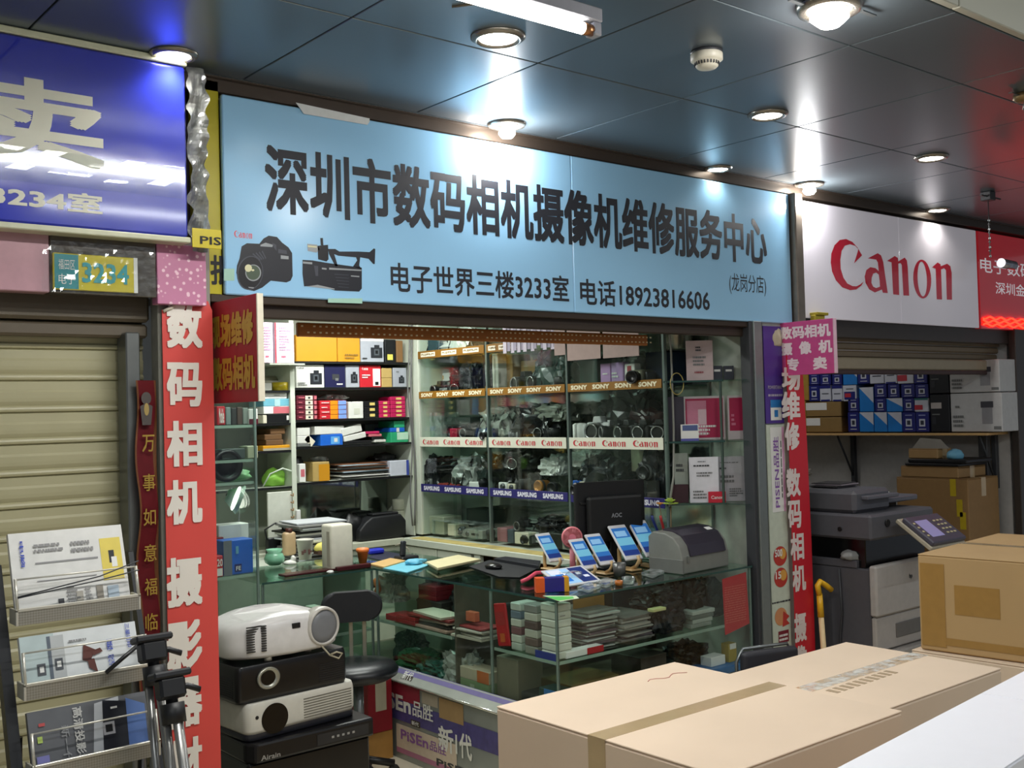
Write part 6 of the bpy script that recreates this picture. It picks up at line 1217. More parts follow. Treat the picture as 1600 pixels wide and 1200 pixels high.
carton('dark_case', 'dark glossy case between tall grey carton and printed box', 'case', (3.05, .18, LZ), (3.16, .28, LZ + .07), M('20242a', .2), '-x')
# side counter
def sbox(name, label, px0, px1, z, h, mat, x=3.06, d=.12, deco=(), cat='box', rot=None, group=None):
    a = at(px0, 980, x=x).y; b = at(px1, 980, x=x).y; t = carton(name, label, cat, (x, b, z), (x + d, a, z + h), mat, '-x', deco, (), group, .002)
    if rot: t.rotation_euler = rot
    return t
for k in range(3): sbox('red_case', '%s red case in the stack behind the black stool backrest' % ('bottom', 'middle', 'top')[k], 655, 682, SHZ + .10 + .024 * k, .0235, M('7a1420', .5), x=3.2, group='stack of red cases')
sbox('carton_box', 'dark carton carrying the stack of red cases', 652, 690, SHZ, .099, M('2a2422', .6), x=3.19)
for k in range(2): sbox('red_case', ('lower', 'upper')[k] + ' flat red packet on the side counter shelf', 620, 648, SHZ + .021 * k, .02, M('9c1c24', .5), x=3.05)
sbox('red_case', 'small red packet left of the two flat ones', 603, 619, SHZ, .03, M('a0222c', .5), x=3.05)
a, b = at(650, 990, x=3.1).y, at(712, 990, x=3.1).y
papers('pile of red and white card packets, left part of the side counter shelf', 3.06, 3.2, b, a, SHZ + .001, 6, .012, ['c8c4b0', '8a2c2c', 'b89888', '2a2624'], 41, 'packet_pile', 'packets', .02)
a, b = at(712, 1000, x=3.08).y, at(760, 1000, x=3.08).y
papers('pile of red and white card packets, right part of the side counter shelf', 3.05, 3.2, b, a, SHZ + .001, 5, .012, ['d0ccc0', '9a3438', 'b8b4a4'], 42, 'packet_pile', 'packets', .02)
cblob('black bag mass at the back of the side counter shelf', 0, SHZ + .03, (.09, .15, .12), '15191c', 61, x=3.32, y=.92); cblob('second dark bag mass behind the card packets', 0, SHZ + .001, (.08, .14, .13), '1c2224', 62, x=3.34, y=1.25)
sbox('dark_case', 'black equipment box standing behind the card packets', 700, 752, SHZ, .13, M('181c1e', .5), x=3.30)
t = cblob('white plastic bag with an orange print hanging in the side counter', 0, SHZ + .06, (.06, .10, .09), 'a8a89c', 63, x=3.2, y=1.52, rough=.4)
bm = nbm(); tube(bm, [(3.13, 1.60, SHZ + .14), (3.125, 1.56, SHZ + .17), (3.125, 1.54, SHZ + .13), (3.125, 1.58, SHZ + .08)], .018, 8); one('orange_ribbon', bm, M('d06a30', .5), 'orange curled ribbon at the white plastic bag in the side counter', 'ribbon')
sbox('orange_card', 'small orange and white packet standing on the card pile', 728, 742, SHZ + .075, .045, M('c86a4c', .5), x=3.08, d=.03)
for i, (s_, y, x, col, lab) in enumerate((((.08, .14, .06), 1.18, 3.14, '1c5a34', 'dark green plastic bag on the floor of the side counter'), ((.07, .11, .05), 1.0, 3.13, '2c6a5c', 'teal plastic bag beside the dark green one'), ((.07, .12, .10), .80, 3.13, 'a4aca4', 'clear white plastic bag on the floor of the side counter'), ((.06, .10, .09), 1.38, 3.22, '1e2a28', 'dark bag at the far end of the side counter floor'))): cblob(lab, 0, LZ, s_, col, 70 + i, x=x, y=y, rough=.3)
for k in range(2): sbox('tea_box', ('lower green', 'upper orange and white')[k] + ' box on the floor of the side counter', 717, 762, LZ + .055 * k, .054, M(('8aa478', 'c0b8a0')[k], .5), x=3.05, d=.10, deco=[(.6, 1, 0, 1, M('c8703c', .5))] if k else [(.35, .5, .3, .7, M('b8c8a8', .5))])
bm = nbm(); lathe(bm, [(.05, 0), (.07, .02), (.072, .028), (.06, .028), (0, .01)], (3.2, .66, LZ)) ; one('wood_bowl', bm, M('6a4420', .5), 'brown bowl on the floor of the side counter behind the two boxes', 'bowl')
# clutter in the back counter lower part
for k, (x, h, c_) in enumerate(((2.45, .14, 'a8b0a4'), (2.58, .17, '98a094'), (2.71, .12, 'b0b8ac'), (2.84, .15, 'a0a89c'))): bm = nbm(); box(bm, (x, 1.5, .3015), (x + .11, 1.65, .30 + h), .006); one('clear_tub', bm, CLEAR, ('first', 'second', 'third', 'fourth')[k] + ' clear tub from the left on the floor of the back counter', 'tub')

# ================================================================ STOOL AND PROJECTOR STACK
t = thing('bar_stool', 'black swivel stool with padded backrest in the shop entrance', 'stool', (2.62, .95, 0))
q = at(545, 955, y=1.0); X0, Y0 = at(540, 1075, z=.48).x, at(540, 1075, z=.48).y
X0, Y0 = 2.66, 1.0; t.location = (X0, Y0, 0); t.rotation_euler = (0, 0, -.42)
bm = nbm(); lathe(bm, [(.0, .47), (.15, .47), (.185, .49), (.19, .515), (.17, .54), (.08, .55), (0, .548)], seg=36); obj('seat', bm, M('15171c', .35), t, False)
bm = nbm(); prism(bm, [(sg * (.08 + .07 * math.cos(q)), .775 + .072 * math.sin(q)) for sg, q in [(1, -PI / 2 + PI * i / 10) for i in range(11)] + [(-1, PI / 2 - PI * i / 10) for i in range(11)]], (0, .215, 0), (1, 0, 0), (0, 0, 1), .05, 0, .012); obj('backrest', bm, M('14161c', .55), t, False)
bm = nbm(); box(bm, (-.015, .195, .44), (.005, .205, .76), .002); box(bm, (.05, .195, .44), (.07, .205, .76), .002); box(bm, (-.02, .0, .44), (.07, .205, .455), .002); obj('back_bracket', bm, M('a8a898', .3, .6), t, False)
bm = nbm(); cyl(bm, (0, 0, .08), (0, 0, .47), .025); obj('column', bm, STEEL, t, False)
for k in range(5):
    a = 2 * PI * k / 5; bm = nbm(); tube(bm, [(0, 0, .10), (.16 * math.cos(a), .16 * math.sin(a), .06)], .018, 8); cyl(bm, (.16 * math.cos(a), .16 * math.sin(a) - .012, .027), (.16 * math.cos(a), .16 * math.sin(a) + .012, .027), .027, seg=14); obj('leg', bm, BLK, t, False)
# red bin behind
t = carton('red_box', 'red box with a white side label behind the projector stack', 'box', (2.56, .98, 0), (2.70, 1.20, .30), M('8a1220', .5), '-y', deco=[(.3, .75, .35, .85, M('b8b49c', .5))]); t.location = (2.88, 1.27, .141); t.rotation_euler = (0, 0, .0)
bm = nbm(); box(bm, (2.81, 1.17, 0), (2.955, 1.38, .14), .002); one('carton_box', bm, M('a87c3c', .6), 'small yellow brown carton carrying the red box beside the kick panel', 'box')
# kiosk cabinet
ZK = .55
t = thing('equipment_cabinet', 'glossy black equipment cabinet under the stack of projectors', 'cabinet', (1.95, .36, 0))
bm = nbm(); box(bm, (1.70, .17, .02), (2.205, .62, ZK - .07), .01); obj('cabinet_body', bm, M('07070a', .22), t)
bm = nbm(); prism(bm, [(1.70, .19), (1.73, .155), (2.215, .155), (2.215, .62), (1.70, .62)], (0, 0, ZK - .072), (1, 0, 0), (0, 1, 0), .072, 0, .01); obj('top_shell', bm, M('0b0b0f', .3), t)
bm = nbm(); box(bm, (1.97, .1535, ZK - .058), (2.19, .156, ZK - .018)); obj('control_panel', bm, M('24262a', .3), t)
bm = nbm(); 
for k in range(5): box(bm, (2.03 + .022 * k, .1525, ZK - .042), (2.04 + .022 * k, .1545, ZK - .034))
put_text(bm, 'Airain', (1.745, .1535, ZK - .062), (.075, 0, 0), (0, .0, .018), .02); obj('silver_lettering', bm, M('a8aaac', .3, .5), t)
for k, (x, y) in enumerate(((1.74, .2), (2.17, .2), (1.74, .58), (2.17, .58))): bm = nbm(); cyl(bm, (x, y - .012, .012), (x, y + .012, .012), .012, seg=12); obj('caster', bm, BLK, t)
def rbox(bm, w, d, h, r, taper=0, seg=5, mi=0, z0=0):
    """rounded-corner slab outline w x d standing h high, narrowing to the top"""
    def ring(k, z): 
        pts = []
        for cxx, cy, a0 in ((w / 2 - r, d / 2 - r, 0), (-w / 2 + r, d / 2 - r, PI / 2), (-w / 2 + r, -d / 2 + r, PI), (w / 2 - r, -d / 2 + r, 1.5 * PI)):
            for i in range(seg + 1): a = a0 + PI / 2 * i / seg; pts.append(bm.verts.new(((cxx + r * math.cos(a)) * k, (cy + r * math.sin(a)) * k, z)))
        return pts
    zs = [(1 - .02, 0), (1, .12), (1, .72), (1 - taper * .3, .86), (1 - taper, .97), (1 - taper * 1.6, 1)]
    R = [ring(k, z0 + h * f) for k, f in zs]
    for a, b in zip(R, R[1:]):
        for i in range(len(a)): j = (i + 1) % len(a); bm.faces.new((a[i], a[j], b[j], b[i])).smooth = True
    bm.faces.new(R[0][::-1]); bm.faces.new(R[-1])
PZ = ZK + .001
# lower white projector: front faces -y, lens hole at left
a = at(390, 1120, z=PZ + .03); 
t = thing('projector', 'white projector with a dark round lens hole, bottom of the projector stack', 'projector', (1.93, .36, PZ)); t.rotation_euler = (0, 0, .08); t.scale = (1.12, 1.05, 1.1)
bm = nbm(); rbox(bm, .42, .30, .022, .03); obj('dark_base', bm, M('22242c', .4), t, False)
bm = nbm(); rbox(bm, .425, .305, .099, .03, .02, z0=.022); obj('white_shell', bm, M('c8c6bc', .35), t, False)
bm = nbm(); cyl(bm, (-.11, -.14, .06), (-.11, -.1545, .06), .047, .049, 32); obj('lens_opening', bm, BLKG, t, False)
bm = nbm()
for k in range(8): box(bm, (.0, -.1538, .035 + .0088 * k), (.19, -.1522, .0385 + .0088 * k))
obj('vent_slots', bm, M('6c6a60', .5), t, False)
bm = nbm(); cyl(bm, (-.175, -.1525, .075), (-.175, -.154, .075), .006); obj('sensor_window', bm, BLK, t, False)
# black projector
PZ2 = PZ + .1345
t = thing('projector', 'black projector with a silver ringed lens, middle of the projector stack', 'projector', (1.902, .37, PZ2)); t.rotation_euler = (0, 0, .05); t.scale = (1.16, 1.1, 1)
bm = nbm(); rbox(bm, .40, .30, .132, .02, .02); obj('black_shell', bm, M('08080b', .3), t, False)
bm = nbm(); lathe(bm, [(.029, -.0), (.039, .0), (.040, .008), (.033, .012), (.028, .004), (0, .002)], (-.095, -.149, .078), (0, -1, 0), 32, caps=False); obj('lens_ring', bm, M('a8a89c', .25, .7), t, False)
bm = nbm(); cyl(bm, (-.095, -.150, .078), (-.095, -.1535, .078), .0255, seg=28); obj('lens_glass', bm, BLKG, t, False)
bm = nbm(); 
for k in range(9): box(bm, (.09, -.1515, .02 + .008 * k), (.185, -.1497, .023 + .008 * k)); box(bm, (-.2015, -.12, .02 + .008 * k), (-.1997, .1, .023 + .008 * k))
obj('vent_slots', bm, M('16161a', .5), t, False)
# top white projector
PZ3 = PZ2 + .1475
t = thing('projector', 'rounded white projector with a big grey lens cap on top of the stack', 'projector', (1.895, .35, PZ3)); t.rotation_euler = (0, 0, .02); t.scale = (1.18, 1.12, 1.18)
bm = nbm()
def shell(bm):
    N = 40; R = []
    for f, k in ((0, .93), (.08, .99), (.3, 1), (.62, 1), (.78, .97), (.9, .9), (.97, .80), (1, .62)):
        ring = []
        for i in range(N):
            a = 2 * PI * i / N; ca, sa = math.cos(a), math.sin(a); x = math.copysign(abs(ca) ** .45, ca) * .195; y = math.copysign(abs(sa) ** .45, sa) * .14
            if y < 0: y *= 1 - .28 * (x / .195) ** 2 * (1 if x < 0 else .35)
            z = .128 * f * (1 - .18 * (x / .195) ** 2 * (f > .3))
            ring.append(bm.verts.new((x * k, y * k, z)))
        R.append(ring)
    for p, q in zip(R, R[1:]):
        for i in range(N): j = (i + 1) % N; bm.faces.new((p[i], p[j], q[j], q[i])).smooth = True
    bm.faces.new(R[0][::-1]); bm.faces.new(R[-1])
shell(bm); obj('white_shell', bm, M('d4d2d0', .25), t, False)
bm = nbm(); lathe(bm, [(.060, -.03), (.062, .0), (.060, .012), (.054, .016), (.052, .010), (.05, .008)], (.115, -.125, .068), (.12, -1, 0), 36); obj('lens_ring', bm, M('c4c0b8', .3), t, False)
bm = nbm(); lathe(bm, [(.0515, .004), (.0515, .010), (.03, .0135), (0, .014)], (.115, -.125, .068), (.12, -1, 0), 32); obj('lens_cap', bm, M('74767a', .4), t, False)
bm = nbm()
for k in range(11): box(bm, (-.145, -.122, .022 + .0075 * k), (-.085, -.118, .0255 + .0075 * k), mat=Matrix.Rotation(-.0, 4, 'Z'))
for k in range(11): box(bm, (-.1, -.134, .022 + .0075 * k), (-.085, -.124, .0255 + .0075 * k))
obj('vent_slots', bm, M('2c2a28', .5), t, False)
bm = nbm(); box(bm, (.0, -.1425, .078), (.028, -.135, .094), .001); obj('sensor_window', bm, BLK, t, False)
bm = nbm(); cyl(bm, (-.07, -.11, -.012), (-.07, -.11, .006), .012); cyl(bm, (.1, .09, -.012), (.1, .09, .006), .012); cyl(bm, (-.1, .09, -.012), (-.1, .09, .006), .012); cyl(bm, (.08, -.09, -.012), (.08, -.09, .006), .012); obj('feet', bm, M('a8a498', .5), t, False)
bm = nbm(); tube(bm, [(.10, -.145, .01), (.12, -.16, -.02), (.15, -.165, -.035), (.16, -.17, -.02), (.14, -.17, -.012), (.12, -.16, -.02)], .003); obj('cap_cord', bm, M('a8a088', .5), t, False)
t.location.z = PZ3 + .0005
# chairs' dark edge and cable left of the stack
bm = nbm(); blob(bm, (1.60, .75, .0), (.05, .08, .12), 3, .3, 3); one('cable_heap', bm, BLK, 'black cable heap on the floor behind the tall coral banner', 'cable')

# ================================================================ BROCHURE RACK
RX0, RX1 = .785, 1.105
t = thing('brochure_rack', 'leaning metal brochure rack with three perforated trays at the lower left', 'rack', (.94, -.55, 0))
TL = .34                                                             # lean: forward metres per metre down
def ry(z): return -.33 - (1.38 - z) * TL
bm = nbm(); 
for x, wd in ((RX0 - .036, .028), (RX1 + .008, .014)):
    prism(bm, [(ry(1.33) + .02, 1.33), (ry(1.33) + .05, 1.33), (ry(0) + .06, .0), (ry(0), 0)], (x, 0, 0), (0, 1, 0), (0, 0, 1), wd)
obj('side_rails', bm, M('16181c', .4), t)
bm = nbm(); box(bm, (RX0 - .02, ry(.2), .15), (RX1 + .02, ry(.2) + .03, .17)); tube(bm, [(RX0, ry(0) + .03, .01), (RX0, ry(0) + .45, .01), (RX0, ry(.9) + .06, .9)], .01); tube(bm, [(RX1, ry(0) + .03, .01), (RX1, ry(0) + .45, .01), (RX1, ry(.9) + .06, .9)], .01); obj('rear_stand', bm, M('16181c', .4), t)
def perf():
    m = bpy.data.materials.new('perforated_metal'); m.use_nodes = True; nt = m.node_tree; b = nt.nodes['Principled BSDF']; b.inputs['Metallic'].default_value = .6; b.inputs['Roughness'].default_value = .35
    tc = nt.nodes.new('ShaderNodeTexCoord'); mp = nt.nodes.new('ShaderNodeMapping'); mp.inputs['Scale'].default_value = (210, 210, 210); mp.inputs['Rotation'].default_value = (0, .785, 0)
    ck = nt.nodes.new('ShaderNodeTexChecker'); ck.inputs['Scale'].default_value = 1; ck.inputs['Color1'].default_value = lin('b0aea4'); ck.inputs['Color2'].default_value = lin('9c9a90')
    nt.links.new(tc.outputs['Object'], mp.inputs[0]); nt.links.new(mp.outputs[0], ck.inputs[0]); nt.links.new(ck.outputs[0], b.inputs['Base Color']); return m
PERF = perf(); CHM = M('d4d2c6', .3, .5)
TRAY = [1.185, 1.005, .815]
PR = [at(28, 985, y=-.42), None]
for k, z in enumerate(TRAY):
    y = ry(z) - .035
    bm = nbm(); box(bm, (RX0, y, z), (RX1, y + .004, z + .032), 0, 0); box(bm, (RX0, y, z - .003), (RX1, y + .06, z), 0, 0)
    box(bm, (RX0 - .002, y - .002, z + .032), (RX1 + .002, y + .006, z + .040), .001, 1)
    for x in (RX0 - .002, RX1 - .004): box(bm, (x, y - .002, z - .003), (x + .006, y + .06, z + .038), .001, 1)
    tube(bm, [(RX0 + .003, y, z + .035), (RX0 + .003, y + .02, z + .115)], .004, 6, 1); tube(bm, [(RX1 - .003, y, z + .035), (RX1 - .003, y + .02, z + .115)], .004, 6, 1); tube(bm, [(RX0 + .003, y + .02, z + .113), (RX1 - .003, y + .02, z + .113)], .0025, 6, 1)
    obj('perforated_tray', bm, [PERF, CHM], t)
def leaflet(label, z, h, x0, x1, dy, mat, deco, lets, lean=TL, curl=0):
    """a bundle of brochures standing in a tray, leaning back with the rack"""
    y = ry(z) + dy; n = math.hypot(1, lean); U = V3((x1 - x0, 0, 0)); V = V3((0, lean, 1)) / n * h; O = V3((x0, y, z + .003)); N = U.cross(V).normalized()
    tt = thing('brochure_stack', label, 'brochures', ((x0 + x1) / 2, y, z))
    bm = nbm(); c = [O + N * 0, O + U, O + U + V, O + V]
    A = [bm.verts.new(p) for p in c]; B = [bm.verts.new(p - N * .016) for p in c]
    bm.faces.new(A); bm.faces.new(B[::-1])
    for i in range(4): j = (i + 1) % 4; bm.faces.new((A[i], B[i], B[j], A[j]))
    bmesh.ops.recalc_face_normals(bm, faces=bm.faces[:]); obj('paper_block', bm, mat, tt)
    bm = nbm(); ms = []
    for i, (a, b, p, q, m) in enumerate(deco):
        if m not in ms: ms.append(m)
        pts = [(a, p), (b, p), (b, q), (a, q)] if not isinstance(a, tuple) else [a, b, p, q]
        quad(bm, [O + U * s + V * w_ + N * (.0008 + .0003 * i) for s, w_ in pts], ms.index(m))
    obj('cover_picture', bm, ms, tt)
    bm = nbm(); ms = []
    for i, (sx, a, b, p, q, m, vert) in enumerate(lets):
        if m not in ms: ms.append(m)
        OO = O + U * a + V * p + N * .004; UU = U * (b - a); VV = V * (q - p)
        if vert: OO, UU, VV = O + U * a + V * q + N * .004, V * (p - q), U * (b - a)
        if sx[0] == '#': bars(bm, OO, UU, VV, int(sx[1:]), ms.index(m), i + len(label))
        else: put_text(bm, sx, OO, UU, VV, .02, ms.index(m))
    obj('lettering', bm, ms, tt); return tt
BLT = M('3048b0', .5, var=0); G2 = M('8a8a8a', .6, var=0)
leaflet('white leaflets with a yellow picture panel in the top rack tray', TRAY[0], .235, RX0 + .007, RX1 - .014, -.012, M('d8d8d4', .6), [(.78, .97, .35, .85, M('d8c454', .5)), (.85, .9, .55, .7, BLK), (.87, .92, .50, .62, PAPER), (.2, .75, .62, .64, G2), (.2, .72, .42, .43, G2), (.36, .41, .1, .2, DGREY), (.7, .76, .10, .30, M('8a8478', .5)), (.52, .58, .12, .26, M('a8a498', .5)), (.8, .9, .12, .28, M('a8b8c4', .5)), (0, 1, .36, .365, M('b0b0ac', .5))],
        [('电脑', .08, .115, .6, .9, BLT, True), ('#2', .2, .5, .74, .86, G2, False), ('#2', .52, .76, .70, .86, G2, False), ('#5', .44, .56, .12, .34, G2, False), ('#4', .6, .69, .14, .30, G2, False)])
leaflet('white brochures with a printer and a brown figure in the middle rack tray', TRAY[1], .15, RX0 + .007, RX1 - .012, -.012, M('d6dada', .5), [(.0, .28, 0, 1, M('b4c4c4', .5)), (.22, .36, .12, .95, M('b4b8b8', .5)), (.22, .25, .12, .95, M('5a6470', .5)), (.24, .4, .04, .12, M('5c6064', .5)), (.12, .19, .3, .5, M('4a4e54', .5)), (.14, .175, .35, .45, PAPER), (.27, .335, .35, .55, M('4a4e54', .5)), (.285, .32, .40, .50, PAPER), ((.5, .45), (.56, .40), (.62, .6), (.52, .72), M('5a2a20', .5)), ((.55, .3), (.62, .2), (.6, .45), (.54, .45), M('5a2a20', .5)), ((.6, .5), (.68, .55), (.66, .62), (.58, .58), M('5a2a20', .5)), (0, 1, 0, .04, PAPER)],
        [('美图', .72, .77, .55, .75, BLT, False), ('打印', .72, .77, .28, .48, BLT, False), ('三星打印', .9, .94, .55, .98, BLT, True), ('#1', .4, .62, .78, .84, G2, False)])
leaflet('dark grey brochures with a big projector picture in the lowest rack tray', TRAY[2], .16, RX0 + .007, RX1 - .010, -.012, M('5e6064', .35), [((.5, .2), (.74, .0), (.76, 1), (.55, .95), M('b8bcc0', .5)), ((.58, .1), (.8, .02), (.82, .9), (.62, .98), M('20222a', .3)), ((.8, .05), (.97, .15), (.98, .8), (.82, .95), M('5a7ab8', .4)), (.60, .70, .42, .62, M('a8a8ac', .4)), (.62, .68, .46, .58, BLK), (.04, .14, .1, .3, M('7a7ab4', .5)), (.06, .1, .5, .6, M('a8c060', .5)), (.08, .13, .75, .8, M('b84c4c', .5))],
        [('高清投影机', .36, .44, .02, .95, M('c8c8c4', .5, var=0), True), ('新一代', .25, .32, .1, .7, M('8c8e90', .5, var=0), True), ('#1', .68, .74, .8, .86, PAPER, False)])
bm = nbm(); yy = ry(TRAY[1]) - .045; tube(bm, [(.985, yy, TRAY[1] + .036), (1.03, yy + .004, TRAY[1] + .065), (1.085, yy + .012, TRAY[1] + .098)], .006, 8); one('black_clip', bm, BLK, 'long black clip lying across the middle rack tray', 'clip')
bm = nbm(); yy = ry(TRAY[0]) - .03; tube(bm, [(RX0 + .005, yy, TRAY[0] + .07), (1.0, yy, TRAY[0] + .10), (RX1, yy, TRAY[0] + .13)], .0018, 6); tube(bm, [(RX0 + .005, yy - .002, TRAY[0] + .068), (1.0, yy - .002, TRAY[0] + .09), (RX1, yy - .002, TRAY[0] + .105)], .0018, 6); one('retaining_wire', bm, DGREY, 'thin crossed wires stretched before the white leaflets', 'wire')

# ================================================================ TRIPODS
def tripod(label, x, y, ztop, rz):
    t = thing('tripod', label, 'tripod', (x, y, 0), rz)
    for k in range(3):
        a = 2 * PI * k / 3 + .5; r = .055; bm = nbm(); p0 = V3((.02 * math.cos(a), .02 * math.sin(a), ztop - .10)); p1 = V3((r * math.cos(a), r * math.sin(a), .02)); m_ = p0.lerp(p1, .5)
        tube(bm, [p0, m_], .0125, 8); tube(bm, [m_, p1], .009, 8); l = obj('leg', bm, M('9a9a98', .3, .7), t, False)
        bm = nbm(); cyl(bm, m_ + V3((0, 0, .02)), m_ - V3((0, 0, .02)), .018, seg=12); cyl(bm, p1, p1 - V3((0, 0, .02)), .012, .008, seg=10); obj('leg_clamp', bm, BLK, l, False)
    bm = nbm(); cyl(bm, (0, 0, ztop - .13), (0, 0, ztop - .08), .035, seg=16); cyl(bm, (0, 0, ztop - .08), (0, 0, ztop - .02), .018, seg=12); box(bm, (-.04, -.028, ztop - .07), (.04, .028, ztop - .015), .008); obj('head', bm, M('111215', .45), t, False)
    bm = nbm(); box(bm, (-.055, -.032, ztop - .018), (.06, .032, ztop), .005); obj('camera_plate', bm, M('17181c', .5), t, False)
    bm = nbm(); tube(bm, [(0, 0, ztop - .04), (.05, -.01, ztop - .045), (.085, -.015, ztop - .06)], .008, 8); obj('pan_handle', bm, BLK, t, False)
    t.rotation_euler = (-.27, 0, rz); t.location.y = y - .27 * ztop; return t
c = at(234, 992, y=-.58); tripod('folded silver tripod with the taller black head before the coral banner', c.x, -.58, c.z / math.cos(.27), 0).scale = (.85, .85, 1)
c = at(262, 1048, y=-.70); tripod('folded silver tripod with the lower black head and a long pan handle', c.x, -.70, c.z / math.cos(.27), 0).scale = (.85, .85, 1)

# ================================================================ CARTONS ON THE WALKWAY
CB1 = M('d6c0a8', .7, 0, 0, .05, 3, name='kraft_card'); CB2 = M('b49466', .7, 0, 0, .06, 3); TAPE = M('b8a07a', .22, 0, 0, .1, 12, coat=.5); TAPC = glass('clear_tape', 'f6f0e4', 1.2, .5)
def bigbox(label, x0, x1, y0, y1, z0, z1, mat, rz=0, tape='x', tmat=None, group=None, print_=None, skew=0):
    t = thing('cardboard_carton', label, 'carton', ((x0 + x1) / 2, (y0 + y1) / 2, z0), rz, group); w, d, h = (x1 - x0) / 2, (y1 - y0) / 2, z1 - z0
    bm = nbm(); box(bm, (-w, -d, 0), (w, d, h - .004), .006); obj('carton_body', bm, mat, t, False)
    for s in (-1, 1):
        bm = nbm()
        if tape == 'x': box(bm, (-w + .001, .0012 if s > 0 else -d + .001, h - .0045), (w - .001, d - .001 if s > 0 else -.0012, h), .0015)
        else: box(bm, (.0012 if s > 0 else -w + .001, -d + .001, h - .0045), (w - .001 if s > 0 else -.0012, d - .001, h), .0015)
        obj('flap', bm, mat, t, False)
    bm = nbm(); tw = .03
    if tape == 'x': box(bm, (-w - .0008, -tw, h - .0002), (w + .0008, tw, h + .0008)); box(bm, (-w - .001, -tw, h - .12), (-w + .0002, tw, h)); box(bm, (w - .0002, -tw, h - .12), (w + .001, tw, h))
    else: box(bm, (-tw, -d - .0008, h - .0002), (tw, d + .0008, h + .0008)); box(bm, (-tw, -d - .001, h - .12), (tw, -d + .0002, h)); box(bm, (-tw, d - .0002, h - .12), (tw, d + .001, h))
    obj('packing_tape', bm, tmat or TAPE, t, False)
    return t
t = bigbox('wide cardboard carton nearest the glass counter, top of its pile', 1.835, 2.555, -1.862, -1.078, .46, .90, CB1)
bm = nbm(); tube(bm, [(.12 + .02 * k, .28 + .012 * math.sin(k * 1.3), .4405) for k in range(9)], .0016, 5); obj('pen_scribble', bm, M('c08a7c', .6, var=0), t, False)
bigbox('lower cardboard carton supporting the wide one nearest the glass counter', 1.84, 2.55, -1.857, -1.083, 0, .458, CB2)
t = bigbox('cardboard carton with wrinkled clear tape right of the wide one', 2.575, 3.30, -1.757, -1.205, .44, .865, CB1, tmat=TAPC)
bm = nbm(); 
for k in range(10): box(bm, (-.24 + .035 * k, -.085, .4235), (-.222 + .035 * k, -.045, .4262), 0, 0, mat=Matrix.Rotation(.02, 4, 'Z'))
obj('stamp_print', bm, M('a08c70', .7), t, False)
bigbox('lower cardboard carton supporting the one with wrinkled clear tape', 2.58, 3.295, -1.755, -1.21, 0, .438, CB2)
t = bigbox('big brown carton with patches of tape at the right edge of the picture', 4.22, 5.1, -1.75, -.93, .665, 1.06, CB2, rz=.10, tape='y')
bm = nbm(); box(bm, (-.4415, .08, .16), (-.4403, .26, .28)); box(bm, (-.4425, .30, .02), (-.4403, .40, .36)); box(bm, (-.442, -.25, .03), (-.4403, .35, .06)); obj('tape_patches', bm, M('a07a40', .3, coat=.4), t, False)
bm = nbm(); box(bm, (-.4418, -.2, .05), (-.4403, -.08, .13)); obj('shipping_label', bm, PAPER, t, False)
bigbox('lower carton carrying the big brown carton', 4.18, 5.08, -1.78, -.92, .3, .662, CB1, rz=.06, tape='y'); bigbox('bottom carton of the pile at the right edge', 4.2, 5.06, -1.76, -.94, 0, .298, CB2, rz=.05, tape='y')
# white foam carton, near lower right
t = thing('white_carton', 'long white foam board carton across the lower right corner', 'carton', (2.13, -2.42, .967)); t.rotation_euler = (0, 0, .10)
a = at(1600, 1037, z=1.1); b = at(1293, 1197, z=1.1)
bm = nbm(); box(bm, (-1.0, -.095, 0), (.75, .105, .149), .004); obj('carton_body', bm, M('eeeef4', .45, var=.008), t, False)
bm = nbm(); 
for s, e in ((-1, -.0455), (-.04, .3), (.3055, .75)): box(bm, (s + .001, -.094, .1485), (e, .104, .150), .0006)
box(bm, (-.0455, -.02, .1485), (-.04, .104, .1495)); obj('top_flaps', bm, M('f0f0f6', .4, var=.008), t, False)
# supporting cardboard carton
bigbox('brown carton carrying the long white foam board carton', 1.3, 2.75, -2.60, -2.26, 0, .965, CB2, rz=.10)
bm = nbm(); c = at(1592, 1192, z=1.0); blob(bm, (c.x, c.y, .966), (.03, .02, .02), 4, .3, 3); one('yellow_tape_roll', bm, M('d8a020', .4), 'small yellow wad at the lower right corner of the picture', 'tape')
# dark chair back peeking behind the cartons
t = thing('chair', 'dark padded chair back peeking out behind the cartons', 'chair', (3.95, -.35, 0)); c = at(1195, 1015, y=-.35)
t.location = (c.x + .03, -.35, 0); t.rotation_euler = (0, 0, -.3)
bm = nbm(); box(bm, (-.15, -.025, c.z - .20), (.15, .025, c.z), .045, seg=4, smooth=True); obj('backrest', bm, M('23242c', .5), t, False)
bm = nbm(); tube(bm, [(-.155, .03, c.z - .22), (-.155, .03, c.z - .05), (-.12, .03, c.z + .005), (.12, .03, c.z + .005), (.155, .03, c.z - .05), (.155, .03, c.z - .22)], .008, 8); tube(bm, [(-.155, .03, c.z - .2), (-.16, .0, .42), (-.17, .05, .01)], .01, 8); tube(bm, [(.155, .03, c.z - .2), (.16, .0, .42), (.17, .05, .01)], .01, 8); tube(bm, [(-.16, 0, .41), (-.17, -.38, .41), (-.18, -.40, .01)], .01, 8); tube(bm, [(.16, 0, .41), (.17, -.38, .41), (.18, -.40, .01)], .01, 8); obj('frame', bm, STEEL, t, False)
bm = nbm(); box(bm, (-.19, -.40, .42), (.19, 0, .46), .015, seg=2); obj('seat', bm, M('23242c', .5), t, False)

